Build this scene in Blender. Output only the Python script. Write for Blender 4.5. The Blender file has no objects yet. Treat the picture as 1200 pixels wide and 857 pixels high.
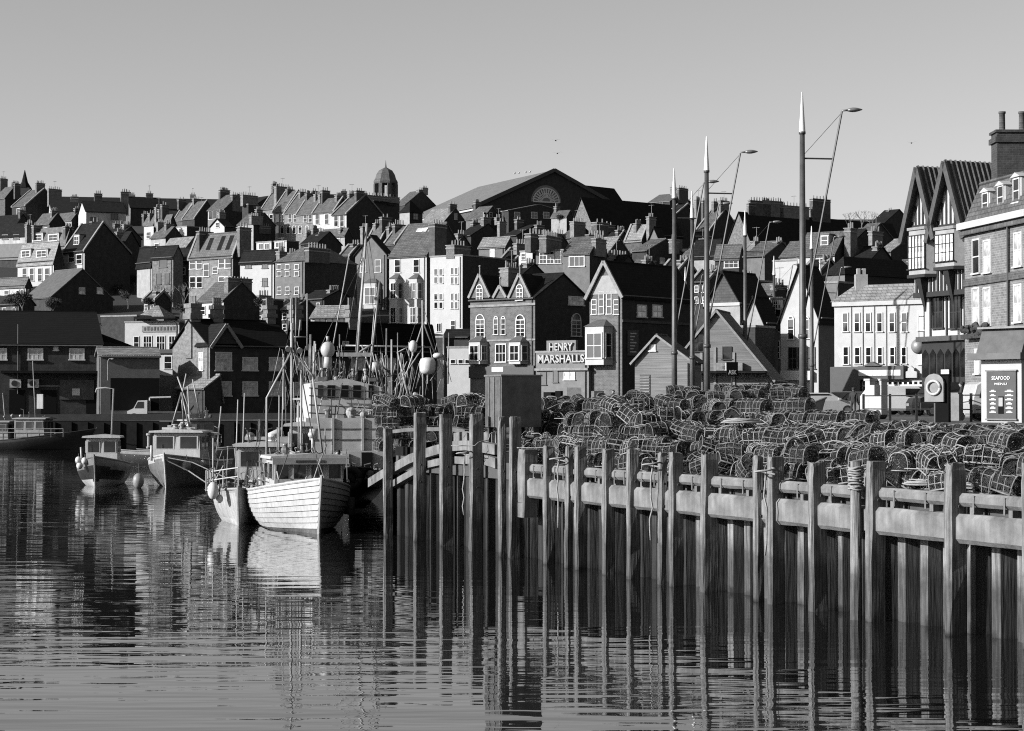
import bpy, bmesh, math, random
from mathutils import Vector, Matrix
random.seed(7)
rnd = random.Random(11)
scn = bpy.context.scene
COL = scn.collection
R = math.radians
# ------------------------------------------------------------------ camera maths (photo pixels 1200 x 857)
E = 4.4; F = 2400.0
TILT = math.atan(44.5 / F); CT, ST = math.cos(TILT), math.sin(TILT)
def ray(px, py):
    a = (px - 600) / F; b = (428.5 - py) / F
    return Vector((a, CT - b * ST, ST + b * CT))
def at(px, py, Y):
    r = ray(px, py); k = Y / r.y
    return Vector((r.x * k, Y, E + r.z * k))
def zat(Y, py): return at(600, py, Y).z
def onplane(px, py, P, n):
    r = ray(px, py); O = Vector((0, 0, E))
    k = (Vector(P) - O).dot(n) / r.dot(n)
    return O + r * k
def atz(px, py, z):
    r = ray(px, py); k = (z - E) / r.z
    return Vector((0, 0, E)) + r * k

# ------------------------------------------------------------------ materials
MATS = {}; KA = .62
def nodemat(name):
    m = bpy.data.materials.new(name); m.use_nodes = True
    nt = m.node_tree; b = nt.nodes['Principled BSDF']
    return m, nt, b
def g(v): return (v, v, v, 1)
def mat(name, base, rough=.8, vary=.25, scale=3.0, bump=.0, metal=0, stretch=(1, 1, 1), kind=None, spec=.4, bscale=None, coat=0):
    if name in MATS: return MATS[name]
    base *= KA
    m, nt, b = nodemat(name); N = nt.nodes; Lk = nt.links
    b.inputs['Roughness'].default_value = rough
    b.inputs['Metallic'].default_value = metal
    b.inputs['Specular IOR Level'].default_value = spec
    if coat: b.inputs['Coat Weight'].default_value = coat
    tc = N.new('ShaderNodeTexCoord'); mp = N.new('ShaderNodeMapping')
    mp.inputs['Scale'].default_value = stretch
    Lk.new(tc.outputs['Object'], mp.inputs['Vector'])
    nz = N.new('ShaderNodeTexNoise'); nz.inputs['Scale'].default_value = scale
    nz.inputs['Detail'].default_value = 6; nz.inputs['Roughness'].default_value = .65
    Lk.new(mp.outputs['Vector'], nz.inputs['Vector'])
    cr = N.new('ShaderNodeValToRGB')
    cr.color_ramp.elements[0].position = .3; cr.color_ramp.elements[1].position = .7
    cr.color_ramp.elements[0].color = g(max(.004, base * (1 - vary))); cr.color_ramp.elements[1].color = g(min(.9, base * (1 + vary)))
    Lk.new(nz.outputs['Fac'], cr.inputs['Fac'])
    out = cr.outputs['Color']; h = nz.outputs['Fac']
    if kind in ('brick', 'tile'):
        br = N.new('ShaderNodeTexBrick')
        br.inputs['Scale'].default_value = 1
        # box-like mapping: use x+y along, z up
        sx = N.new('ShaderNodeSeparateXYZ'); Lk.new(tc.outputs['Object'], sx.inputs[0])
        ad = N.new('ShaderNodeMath'); ad.operation = 'ADD'; Lk.new(sx.outputs[0], ad.inputs[0]); Lk.new(sx.outputs[1], ad.inputs[1])
        cb = N.new('ShaderNodeCombineXYZ'); Lk.new(ad.outputs[0], cb.inputs[0]); Lk.new(sx.outputs[2], cb.inputs[1])
        Lk.new(cb.outputs[0], br.inputs['Vector'])
        if kind == 'brick':
            br.inputs['Brick Width'].default_value = .34; br.inputs['Row Height'].default_value = .13
            br.inputs['Mortar Size'].default_value = .016
        else:
            br.inputs['Brick Width'].default_value = .45; br.inputs['Row Height'].default_value = .26
            br.inputs['Mortar Size'].default_value = .03
        br.inputs['Color1'].default_value = g(.78); br.inputs['Color2'].default_value = g(1.15)
        br.inputs['Mortar'].default_value = g(1.5 if kind == 'brick' else .45)
        mx = N.new('ShaderNodeMix'); mx.data_type = 'RGBA'; mx.blend_type = 'MULTIPLY'
        mx.inputs['Factor'].default_value = 1
        Lk.new(out, mx.inputs['A']); Lk.new(br.outputs['Color'], mx.inputs['B'])
        out = mx.outputs['Result']
    if kind in ('wood', 'wood2'):
        wv = N.new('ShaderNodeTexNoise'); wv.inputs['Scale'].default_value = 14; wv.inputs['Detail'].default_value = 5
        mp2 = N.new('ShaderNodeMapping'); mp2.inputs['Scale'].default_value = (1, 1, .06)
        Lk.new(tc.outputs['Object'], mp2.inputs['Vector']); Lk.new(mp2.outputs['Vector'], wv.inputs['Vector'])
        mr = N.new('ShaderNodeMapRange'); mr.inputs[1].default_value = .35; mr.inputs[2].default_value = .65
        mr.inputs[3].default_value = .5 if kind == 'wood' else .78; mr.inputs[4].default_value = 1.3 if kind == 'wood' else 1.1
        if kind == 'wood2': wv.inputs['Scale'].default_value = 7; wv.inputs['Detail'].default_value = 9
        Lk.new(wv.outputs['Fac'], mr.inputs[0])
        mx = N.new('ShaderNodeMix'); mx.data_type = 'RGBA'; mx.blend_type = 'MULTIPLY'; mx.inputs['Factor'].default_value = 1
        Lk.new(out, mx.inputs['A']); Lk.new(mr.outputs[0], mx.inputs['B']); out = mx.outputs['Result']; h = wv.outputs['Fac']
    if kind == 'tidal':   # weathered timber: pale above, weed-dark below the tide mark
        wv = N.new('ShaderNodeTexNoise'); wv.inputs['Scale'].default_value = 16; wv.inputs['Detail'].default_value = 6
        mp2 = N.new('ShaderNodeMapping'); mp2.inputs['Scale'].default_value = (1, 1, .07)
        Lk.new(tc.outputs['Object'], mp2.inputs['Vector']); Lk.new(mp2.outputs['Vector'], wv.inputs['Vector'])
        mr = N.new('ShaderNodeMapRange'); mr.inputs[1].default_value = .35; mr.inputs[2].default_value = .65
        mr.inputs[3].default_value = .45; mr.inputs[4].default_value = 1.25
        Lk.new(wv.outputs['Fac'], mr.inputs[0])
        mx = N.new('ShaderNodeMix'); mx.data_type = 'RGBA'; mx.blend_type = 'MULTIPLY'; mx.inputs['Factor'].default_value = 1
        Lk.new(out, mx.inputs['A']); Lk.new(mr.outputs[0], mx.inputs['B'])
        geo = N.new('ShaderNodeNewGeometry'); sx = N.new('ShaderNodeSeparateXYZ'); Lk.new(geo.outputs['Position'], sx.inputs[0])
        n3 = N.new('ShaderNodeTexNoise'); n3.inputs['Scale'].default_value = 2.5; n3.inputs['Detail'].default_value = 4
        Lk.new(geo.outputs['Position'], n3.inputs['Vector'])
        ma = N.new('ShaderNodeMath'); ma.operation = 'MULTIPLY_ADD'; ma.inputs[1].default_value = .9; Lk.new(n3.outputs['Fac'], ma.inputs[0]); Lk.new(sx.outputs[2], ma.inputs[2])
        m2 = N.new('ShaderNodeMapRange'); m2.inputs[1].default_value = 1.35; m2.inputs[2].default_value = 1.8; Lk.new(ma.outputs[0], m2.inputs[0])
        m2.inputs[3].default_value = .4; m2.inputs[4].default_value = 1
        m3 = N.new('ShaderNodeMapRange'); m3.inputs[1].default_value = .35; m3.inputs[2].default_value = .55; m3.inputs[3].default_value = .08; m3.inputs[4].default_value = 1
        Lk.new(ma.outputs[0], m3.inputs[0])
        mm = N.new('ShaderNodeMath'); mm.operation = 'MULTIPLY'; Lk.new(m2.outputs[0], mm.inputs[0]); Lk.new(m3.outputs[0], mm.inputs[1])
        mx2 = N.new('ShaderNodeMix'); mx2.data_type = 'RGBA'; mx2.blend_type = 'MULTIPLY'; mx2.inputs['Factor'].default_value = 1
        Lk.new(mx.outputs['Result'], mx2.inputs['A']); Lk.new(mm.outputs[0], mx2.inputs['B']); out = mx2.outputs['Result']; h = wv.outputs['Fac']
    Lk.new(out, b.inputs['Base Color'])
    if bump:
        bp = N.new('ShaderNodeBump'); bp.inputs['Strength'].default_value = bump; bp.inputs['Distance'].default_value = .05
        Lk.new(h, bp.inputs['Height']); Lk.new(bp.outputs['Normal'], b.inputs['Normal'])
    MATS[name] = m
    return m
WHITE = mat('white_render', .45, .8, .10, 1.2, .2)
WHITE2 = mat('weathered_white', .42, .8, .3, 1.0, .2, stretch=(1, 1, .35))
CREAM = mat('cream_render', .32, .85, .22, 1.2, .2)
STONE = mat('stone', .13, .9, .45, 2.2, .5, kind='brick')
BRICK = mat('brick', .075, .9, .4, 1.6, .4, kind='brick')
BRICKL = mat('pale_brick', .17, .9, .35, 1.4, .4, kind='brick')
BRICKD = mat('dark_shade_brick', .028, .9, .5, 1.4, .4, kind='brick')
GREY = mat('grey_render', .14, .85, .25, 1.2, .2)
SLATE = mat('slate', .10, .7, .4, 1.2, .4, kind='tile')
TILE = mat('clay_tile', .05, .75, .45, 1.3, .5, kind='tile')
BLKR = mat('black_slate', .006, .9, .5, 1.2, .3, kind='tile', spec=.08)
DARKR = mat('dark_roof', .013, .9, .45, 1.2, .3, kind='tile', spec=.15)
PALER = mat('pale_roof', .24, .7, .3, 1.3, .3, kind='tile')
LEAD = mat('lead', .10, .6, .25, 1.5, .1)
COPE = mat('coping_stone', .24, .85, .3, 3, .2)
POT = mat('terracotta', .22, .85, .3, 5)
FRAME = mat('window_paint', .64, .5, .06, 3)
DFRAME = mat('dark_paint', .03, .5, .2, 3)
IRON = mat('iron_paint', .025, .45, .3, 6)
STEEL = mat('galvanised', .2, .45, .25, 5, 0, .3)
RUST = mat('rusty_steel', .045, .7, .5, 3.5, .3)
MASTW = mat('mast_paint', .34, .5, .15, 4)
TIMBER = mat('tidal_timber', .21, .85, .35, 2.0, .8, kind='tidal')
SHEET = mat('tidal_sheet_wall', .18, .85, .5, 1.6, .6, kind='tidal')
BEAM = mat('fender_timber', .18, .85, .5, 1.5, .5, kind='wood2')
BOARD = mat('weathered_boards', .12, .85, .4, 2.0, .4, stretch=(.15, .15, 6))
DECKM = mat('quay_concrete', .07, .9, .3, 1.2, .3)
ASPH = mat('asphalt', .06, .9, .3, 2, .2)
GRASS = mat('hillside', .008, .95, .6, .25, .4)
LEAFM = mat('leaf', .035, .8, .5, 1.2)
BARKM = mat('bark', .16, .9, .3, 4)
HULLW = mat('hull_white', .46, .45, .2, 2.4, .05, stretch=(2.5, 2.5, .5))
HULLD = mat('hull_dark', .022, .35, .3, 3)
HULLG = mat('hull_grey', .17, .45, .3, 1.6)
HULLM = mat('hull_mid', .30, .5, .3, 1.6)
BOOT = mat('boot_stripe', .5, .5, .3, 3)
NET = mat('twine_net', .035, .9, .6, 9)
HOOP = mat('wrapped_hoop', .15, .8, .75, 9)
HOOPL = mat('pale_hoop', .27, .8, .4, 7)
ROPE = mat('rope', .3, .9, .3, 12)
DROPE = mat('dark_rope', .08, .9, .4, 12)
BUOY = mat('buoy_plastic', .62, .45, .12, 5)
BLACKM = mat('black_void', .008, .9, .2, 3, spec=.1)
CLOTHD = mat('dark_cloth', .03, .9, .3, 6)
SKINM = mat('skin', .32, .6, .1, 6)
CARD = mat('car_paint_dark', .02, .25, .1, 3, coat=.6)
CARW = mat('car_paint_white', .5, .3, .05, 3, coat=.6)
TYRE = mat('tyre', .02, .8, .3, 8)
def glass(name, base, rough=.08):
    m, nt, b = nodemat(name); b.inputs['Base Color'].default_value = g(base); b.inputs['Roughness'].default_value = rough
    b.inputs['Specular IOR Level'].default_value = .6
    nz = nt.nodes.new('ShaderNodeTexNoise'); nz.inputs['Scale'].default_value = 1.3
    tc = nt.nodes.new('ShaderNodeTexCoord'); nt.links.new(tc.outputs['Object'], nz.inputs['Vector'])
    cr = nt.nodes.new('ShaderNodeValToRGB'); cr.color_ramp.elements[0].position = .42; cr.color_ramp.elements[1].position = .62
    cr.color_ramp.elements[0].color = g(base); cr.color_ramp.elements[1].color = g(min(.8, base * 2.4))
    nt.links.new(nz.outputs['Fac'], cr.inputs['Fac']); nt.links.new(cr.outputs['Color'], b.inputs['Base Color'])
    return m
PANE = glass('window_glass', .006); PANEL = glass('curtain_sky_glass', .3); CARG = glass('car_glass', .004, .03)  # the pale panes carry curtains and reflected sky in their base colour

# ------------------------------------------------------------------ mesh builder
class MB:
    def __init__(s): s.v = []; s.f = []; s.m = []; s.mi = 0
    def add(s, vs, fs, mi=None):
        o = len(s.v); s.v += [tuple(v) for v in vs]; s.f += [tuple(i + o for i in f) for f in fs]
        s.m += [s.mi if mi is None else mi] * len(fs); return s
    def box(s, a, b, mi=None, M=None):
        x0, y0, z0 = a; x1, y1, z1 = b
        vs = [Vector(p) for p in ((x0,y0,z0),(x1,y0,z0),(x1,y1,z0),(x0,y1,z0),(x0,y0,z1),(x1,y0,z1),(x1,y1,z1),(x0,y1,z1))]
        if M: vs = [M @ v for v in vs]
        return s.add(vs, [(0,3,2,1),(4,5,6,7),(0,1,5,4),(1,2,6,5),(2,3,7,6),(3,0,4,7)], mi)
    def prism(s, poly, ax, a, b, mi=None):
        """poly: 2D points; extruded along axis ax from a to b"""
        n = len(poly)
        def mk(p, t):
            if ax == 0: return (t, p[0], p[1])
            if ax == 1: return (p[0], t, p[1])
            return (p[0], p[1], t)
        vs = [mk(p, a) for p in poly] + [mk(p, b) for p in poly]
        fs = [tuple(range(n)), tuple(range(2*n-1, n-1, -1))] + [(i, i+n, (i+1)%n+n, (i+1)%n) for i in range(n)]
        return s.add(vs, fs, mi)
    def bar(s, p, q, w, h=None, mi=None):
        p = Vector(p); q = Vector(q); d = q - p; h = h or w
        if d.length < 1e-6: return s
        d.normalize(); up = Vector((0, 0, 1)) if abs(d.z) < .95 else Vector((0, 1, 0))
        a = d.cross(up).normalized() * w / 2; b = a.cross(d).normalized() * h / 2
        vs = [p-a-b, p+a-b, p+a+b, p-a+b, q-a-b, q+a-b, q+a+b, q-a+b]
        return s.add(vs, [(0,3,2,1),(4,5,6,7),(0,1,5,4),(1,2,6,5),(2,3,7,6),(3,0,4,7)], mi)
    def tube(s, pts, r, n=6, mi=None, cap=True):
        pts = [Vector(p) for p in pts]; rs = r if isinstance(r, (list, tuple)) else [r] * len(pts)
        o = len(s.v); vs = []; prev = None
        for i, p in enumerate(pts):
            d = (pts[min(i+1, len(pts)-1)] - pts[max(i-1, 0)]).normalized()
            if prev is None:
                up = Vector((0, 0, 1)) if abs(d.z) < .9 else Vector((1, 0, 0))
                a = d.cross(up).normalized()
            else:
                a = (prev - d * prev.dot(d)).normalized()
            prev = a; b = d.cross(a)
            for k in range(n):
                t = 2 * math.pi * k / n
                vs.append(p + (a * math.cos(t) + b * math.sin(t)) * rs[i])
        fs = []
        for i in range(len(pts) - 1):
            for k in range(n):
                fs.append((i*n+k, i*n+(k+1)%n, (i+1)*n+(k+1)%n, (i+1)*n+k))
        if cap: fs += [tuple(range(n-1, -1, -1)), tuple(range((len(pts)-1)*n, len(pts)*n))]
        return s.add(vs, fs, mi)
    def ball(s, c, r, n=12, m=8, sz=1.0, mi=None):
        c = Vector(c); vs = [c + Vector((0, 0, r*sz))]
        for i in range(1, m):
            t = math.pi * i / m
            for k in range(n):
                p = 2 * math.pi * k / n
                vs.append(c + Vector((r*math.sin(t)*math.cos(p), r*math.sin(t)*math.sin(p), r*sz*math.cos(t))))
        vs.append(c - Vector((0, 0, r*sz))); fs = []
        for k in range(n): fs.append((0, 1+k, 1+(k+1)%n)); fs.append((len(vs)-1, 1+(m-2)*n+(k+1)%n, 1+(m-2)*n+k))
        for i in range(m-2):
            for k in range(n): fs.append((1+i*n+k, 1+(i+1)*n+k, 1+(i+1)*n+(k+1)%n, 1+i*n+(k+1)%n))
        return s.add(vs, fs, mi)
    def lathe(s, prof, n=16, c=(0, 0, 0), mi=None):
        c = Vector(c); vs = []; fs = []
        for r_, z in prof:
            for k in range(n):
                t = 2*math.pi*(k+.5)/n; vs.append(c + Vector((r_*math.cos(t), r_*math.sin(t), z)))
        for i in range(len(prof)-1):
            for k in range(n): fs.append((i*n+k, i*n+(k+1)%n, (i+1)*n+(k+1)%n, (i+1)*n+k))
        fs += [tuple(range(n-1, -1, -1)), tuple(range((len(prof)-1)*n, len(prof)*n))]
        return s.add(vs, fs, mi)
    def mesh(s, name, mats, smooth=False, fix=True):
        me = bpy.data.meshes.new(name); me.from_pydata(s.v, [], s.f)
        for m in (mats if isinstance(mats, (list, tuple)) else [mats]): me.materials.append(m)
        me.polygons.foreach_set('material_index', s.m)
        if smooth: me.polygons.foreach_set('use_smooth', [True] * len(s.f))
        me.update()
        if fix:
            bm = bmesh.new(); bm.from_mesh(me); bmesh.ops.recalc_face_normals(bm, faces=bm.faces); bm.to_mesh(me); bm.free()
        return me
    def build(s, name, mats, parent=None, smooth=False, loc=None, rz=0):
        return obj(name, s.mesh(name, mats, smooth), parent, loc, rz)
def obj(name, me, parent=None, loc=None, rz=0):
    o = bpy.data.objects.new(name, me); COL.objects.link(o)
    if parent: o.parent = parent
    if loc is not None: o.location = loc
    if rz: o.rotation_euler = (0, 0, rz)
    return o
def tag(o, label=None, cat=None, group=None, kind=None):
    if label: o['label'] = label
    if cat: o['category'] = cat
    if group: o['group'] = group
    if kind: o['kind'] = kind
    return o
def empty(name, loc, rz=0, label=None, cat=None, group=None):
    o = bpy.data.objects.new(name, None); COL.objects.link(o); o.empty_display_size = .3
    o.location = loc; o.rotation_euler = (0, 0, rz)
    return tag(o, label, cat, group)
def single(mb, name, mats, loc, label, cat, group=None, rz=0, smooth=False):
    return tag(mb.build(name, mats, None, smooth, loc, rz), label, cat, group)
def copy_tree(o, parent=None):
    c = o.copy(); COL.objects.link(c)
    if parent: c.parent = parent
    for ch in list(o.children): copy_tree(ch, c)
    return c
def text_mesh(txt, h, w, depth):
    cu = bpy.data.curves.new('lettering', 'FONT'); cu.body = txt; cu.size = 1; cu.extrude = .02; cu.offset = .015
    cu.resolution_u = 3
    o = bpy.data.objects.new('lettering', cu); COL.objects.link(o)
    bpy.context.view_layer.update()
    me = bpy.data.meshes.new_from_object(o.evaluated_get(bpy.context.evaluated_depsgraph_get()))
    bpy.data.objects.remove(o); bpy.data.curves.remove(cu)
    xs = [v.co.x for v in me.vertices]; ys = [v.co.y for v in me.vertices]
    x0, x1, y0, y1 = min(xs), max(xs), min(ys), max(ys)
    for v in me.vertices:   # stand up facing -y, centred at origin
        x, y, z = v.co
        v.co = ((x - (x0+x1)/2) / (x1-x0) * w, -(z + .02) / .04 * depth, (y - (y0+y1)/2) / (y1-y0) * h)
    return me
ORD = ['first', 'second', 'third', 'fourth', 'fifth', 'sixth', 'seventh', 'eighth', 'ninth', 'tenth', 'eleventh', 'twelfth', 'thirteenth',
       'fourteenth', 'fifteenth', 'sixteenth', 'seventeenth', 'eighteenth', 'nineteenth', 'twentieth'] + ['twenty-' + s for s in
       ('first', 'second', 'third', 'fourth', 'fifth', 'sixth', 'seventh', 'eighth', 'ninth')] + ['thirtieth'] + ['thirty-' + s for s in
       ('first', 'second', 'third', 'fourth', 'fifth', 'sixth', 'seventh', 'eighth', 'ninth')] + ['fortieth'] + ['forty-' + s for s in ('first', 'second', 'third', 'fourth', 'fifth', 'sixth', 'seventh')]

# ------------------------------------------------------------------ ground shape
PB = Vector((8.2, 39.0)); DIR = Vector((-.3937, .9193)); INL = Vector((.9193, .3937))
def deck(s, r, z=0): p = PB + DIR * s + INL * r; return Vector((p.x, p.y, z))
def sstep(a, b, x):
    t = max(0, min(1, (x - a) / (b - a))); return t * t * (3 - 2 * t)
HP = [(200, 2.7), (215, 2.9), (235, 4.6), (280, 14), (330, 22), (390, 31), (480, 44), (560, 55), (620, 58), (700, 58), (1500, 50)]
def land_z(x, y):
    if y < 205:
        r = (Vector((x, y)) - PB).dot(INL)
        return 2.68 + .95 * sstep(9, 22, r) * (1 if x > -4 else 0)
    z = HP[-1][1]
    for (a, za), (b, zb) in zip(HP, HP[1:]):
        if y < b: z = za + (zb - za) * (y - a) / (b - a); break
    return max(z, 2.7 + .95 * sstep(0, 8, x) * (1 if y < 260 else 0))
XL = [(15, None), (68.5, None), (88, -5.0), (203, 4.6)]
BRIGHTG = glass('bright_glass', .2)  # raised base colour stands for reflected sky and light curtains
def xleft(y):
    if y <= 68.5: return PB.x - .4282 * (y - 39) + .75
    if y <= 88: t = (y - 68.5) / 19.5; return (-4.43 + .75) * (1 - t) + -5.0 * t
    if y <= 203: t = (y - 88) / 115; return -5.0 + t * 9.6
    return -150
def ground():
    mb = MB(); ys = [16 + i * 3 for i in range(17)] + [68.5, 72, 78, 88] + [95 + i * 9 for i in range(12)] + [202.99, 203.0, 204.9]
    nx = 40; rows = []
    for i, y in enumerate(ys):
        xl = xleft(y) if i < len(ys) - 2 else -150
        rows.append([(xl + (170 - xl) * (k / nx) ** 1.8, y) for k in range(nx + 1)])
    vs = [(x, y, land_z(x, y)) for r_ in rows for x, y in r_]
    fs = [(i*(nx+1)+k, i*(nx+1)+k+1, (i+1)*(nx+1)+k+1, (i+1)*(nx+1)+k) for i in range(len(ys)-1) for k in range(nx)]
    mb.add(vs, fs); qg = mb.build('quay_ground', [DECKM, mat('dark_setts', .018, .9, .4, 1)]); [setattr(pl, 'material_index', 1) for pl in qg.data.polygons if pl.center.y > 202 and pl.center.x < 12]; tag(qg, 'flat concrete quayside behind the timber fenders', None, None, 'structure')
    mb = MB(); xs = [-420 + 14 * i for i in range(80)]; ys = [204.9 + 6 * i for i in range(12)] + [285 + 14 * i for i in range(30)] + [760, 900, 1200, 1600, 2400]
    vs = [(x * (1 if y < 800 else 3), y, land_z(x, y)) for y in ys for x in xs]; nx = len(xs)
    fs = [(i*nx+k, i*nx+k+1, (i+1)*nx+k+1, (i+1)*nx+k) for i in range(len(ys)-1) for k in range(nx-1)]
    mb.add(vs, fs); tag(mb.build('hill', GRASS, smooth=True), 'hillside under the terraced houses', None, None, 'structure')
ground()
def water():
    mb = MB(); mb.add([(-900, -60, 0), (900, -60, 0), (900, 206, 0), (-900, 206, 0)], [(0, 1, 2, 3)])
    m, nt, b = nodemat('harbour_water'); N = nt.nodes; Lk = nt.links
    b.inputs['Base Color'].default_value = g(.006); b.inputs['Roughness'].default_value = .015; b.inputs['IOR'].default_value = 2.2
    geo = N.new('ShaderNodeNewGeometry')
    def layer(sx, sy, sc, det, rot=0):
        mp = N.new('ShaderNodeMapping'); mp.inputs['Scale'].default_value = (sx, sy, 1); mp.inputs['Rotation'].default_value = (0, 0, rot)
        Lk.new(geo.outputs['Position'], mp.inputs['Vector'])
        nz = N.new('ShaderNodeTexNoise'); nz.inputs['Scale'].default_value = sc; nz.inputs['Detail'].default_value = det
        nz.inputs['Roughness'].default_value = .45
        Lk.new(mp.outputs['Vector'], nz.inputs['Vector']); return nz.outputs['Fac']
    def mathn(op, a, b_):
        n = N.new('ShaderNodeMath'); n.operation = op
        for i, v in enumerate((a, b_)):
            if isinstance(v, (int, float)): n.inputs[i].default_value = v
            else: Lk.new(v, n.inputs[i])
        return n.outputs[0]
    a = layer(.16, 1.0, 1.1, 2.0, .05); c = layer(.3, 1.0, 3.2, 1.5, -.06); d = layer(.05, .35, .5, 1, .1)
    patch = layer(.03, .08, .6, 2)
    amp = N.new('ShaderNodeMapRange'); amp.inputs[1].default_value = .35; amp.inputs[2].default_value = .65; amp.inputs[3].default_value = .25; amp.inputs[4].default_value = 1.2
    Lk.new(patch, amp.inputs[0])
    h = mathn('ADD', mathn('MULTIPLY', a, WA), mathn('ADD', mathn('MULTIPLY', c, WC), mathn('MULTIPLY', d, WD)))
    h = mathn('MULTIPLY', h, amp.outputs[0])
    bp = N.new('ShaderNodeBump'); bp.inputs['Strength'].default_value = 1; bp.inputs['Distance'].default_value = 1
    Lk.new(h, bp.inputs['Height']); Lk.new(bp.outputs['Normal'], b.inputs['Normal'])
    tag(mb.build('water', m), 'calm dark harbour water with fine ripples', None, None, 'structure')
WA, WC, WD = .022, .004, .03
water()
# quay front under the far houses, and the two other faces of the pier
def vwall(name, pts, ztop, mtl, label, rib=.9, zb=-2.5, cat='quay wall'):
    mb = MB()
    for (x0, y0), (x1, y1) in zip(pts, pts[1:]):
        d = Vector((x1-x0, y1-y0)); L = d.length; d.normalize(); n = Vector((d.y, -d.x)); k = int(L / rib)
        mb.add([(x0, y0, zb), (x1, y1, zb), (x1, y1, ztop), (x0, y0, ztop), (x0-n.x*.5, y0-n.y*.5, zb), (x1-n.x*.5, y1-n.y*.5, zb), (x1-n.x*.5, y1-n.y*.5, ztop), (x0-n.x*.5, y0-n.y*.5, ztop)],
               [(0,1,2,3),(4,5,6,7),(3,2,6,7)])
        for i in range(k + 1):
            p = Vector((x0, y0)) + d * (i * L / max(1, k)) + n * .12
            mb.bar((p.x, p.y, zb), (p.x, p.y, ztop - .05 - .1 * rnd.random()), .28, .24)
    return single(mb, name, mtl, (0, 0, 0), label, cat)
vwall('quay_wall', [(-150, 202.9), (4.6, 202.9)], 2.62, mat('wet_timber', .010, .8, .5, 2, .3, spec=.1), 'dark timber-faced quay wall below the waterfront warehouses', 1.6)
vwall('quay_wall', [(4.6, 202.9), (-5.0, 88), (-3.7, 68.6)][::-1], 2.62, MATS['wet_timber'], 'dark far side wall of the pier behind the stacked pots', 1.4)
def sheetwall():
    mb = MB(); prof = []; s = -22.0; per = .78
    while s < 32.2:
        prof += [(s, .62), (s + .27, .62), (s + .37, .92), (s + .68, .92)]; s += per
    prof.append((32.2, .62)); vs = []; fs = []
    for s_, r_ in prof:
        vs += [deck(s_, r_, -2.5), deck(s_, r_, 2.2)]
    for i in range(len(prof) - 1): fs.append((2*i, 2*i+2, 2*i+3, 2*i+1))
    mb.add([], []); mb.v += [tuple(v) for v in vs]; mb.f += fs; mb.m += [2 if (prof[i][0] > 11.5 or (i % 4 == 3) or (i % 11 == 0)) else 0 for i in range(len(fs))]  # darker along the far stretch and on one flank of each corrugation
    for i in range(-22, 32, 6):
        a, b = deck(i, .95, 2.2), deck(i + 5.98, .95, 2.2)
        mb.add([deck(i, .55, 2.18), deck(i+5.98, .55, 2.18), deck(i+5.98, 1.3, 2.18), deck(i, 1.3, 2.18), deck(i, .55, 2.66), deck(i+5.98, .55, 2.66), deck(i+5.98, 1.3, 2.66), deck(i, 1.3, 2.66)],
               [(0,1,2,3),(4,5,6,7),(0,1,5,4),(1,2,6,5),(2,3,7,6),(3,0,4,7)], 1)
    single(mb, 'quay_wall', [SHEET, DECKM, mat('dark_sheet_wall', .032, .85, .6, 1.6, .6, kind='tidal')], (0, 0, 0), 'corrugated sheet-pile quay wall standing behind the timber fender piles', 'quay wall')
sheetwall()
# ------------------------------------------------------------------ timber piles (photo: left px, right px, top px)
def pile_s(px):     # distance along the pier where pixel column px meets the pile line
    n = Vector((-INL.x, -INL.y, 0)); p = onplane(px, 600, (PB.x, PB.y, 0), n)
    return (Vector((p.x, p.y)) - PB).dot(DIR)
def pile_mesh(w, d, h, seed, rnd_top=False):
    r_ = random.Random(seed); mb = MB(); lv = [-3.0, -1, 0, .6, 1.2, 1.8, 2.4, h - .35, h - .12, h]
    vs = []; n = 8
    c = .035
    base = [(c, 0), (w - c, 0), (w, c), (w, d - c), (w - c, d), (c, d), (0, d - c), (0, c)]
    lean = (r_.uniform(-.03, .03), r_.uniform(-.03, .03))
    for i, z in enumerate(lv):
        k = 1 - (.05 if i >= len(lv) - 2 else 0) - (.16 if (rnd_top and i == len(lv) - 1) else 0)
        for x, y in base:
            x = (x - w/2) * k * (1 + r_.uniform(-.015, .015)) + lean[0] * z / h + r_.uniform(-.012, .012)
            y = (y - d/2) * k * (1 + r_.uniform(-.015, .015)) + lean[1] * z / h + r_.uniform(-.012, .012)
            vs.append((x + w/2, y + d/2, z + (r_.uniform(-.03, .03) if i == len(lv) - 1 else 0)))
    fs = [(i*n+k, i*n+(k+1)%n, (i+1)*n+(k+1)%n, (i+1)*n+k) for i in range(len(lv)-1) for k in range(n)]
    fs += [tuple(range((len(lv)-1)*n, len(lv)*n))]
    mb.add(vs, fs); return mb
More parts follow.
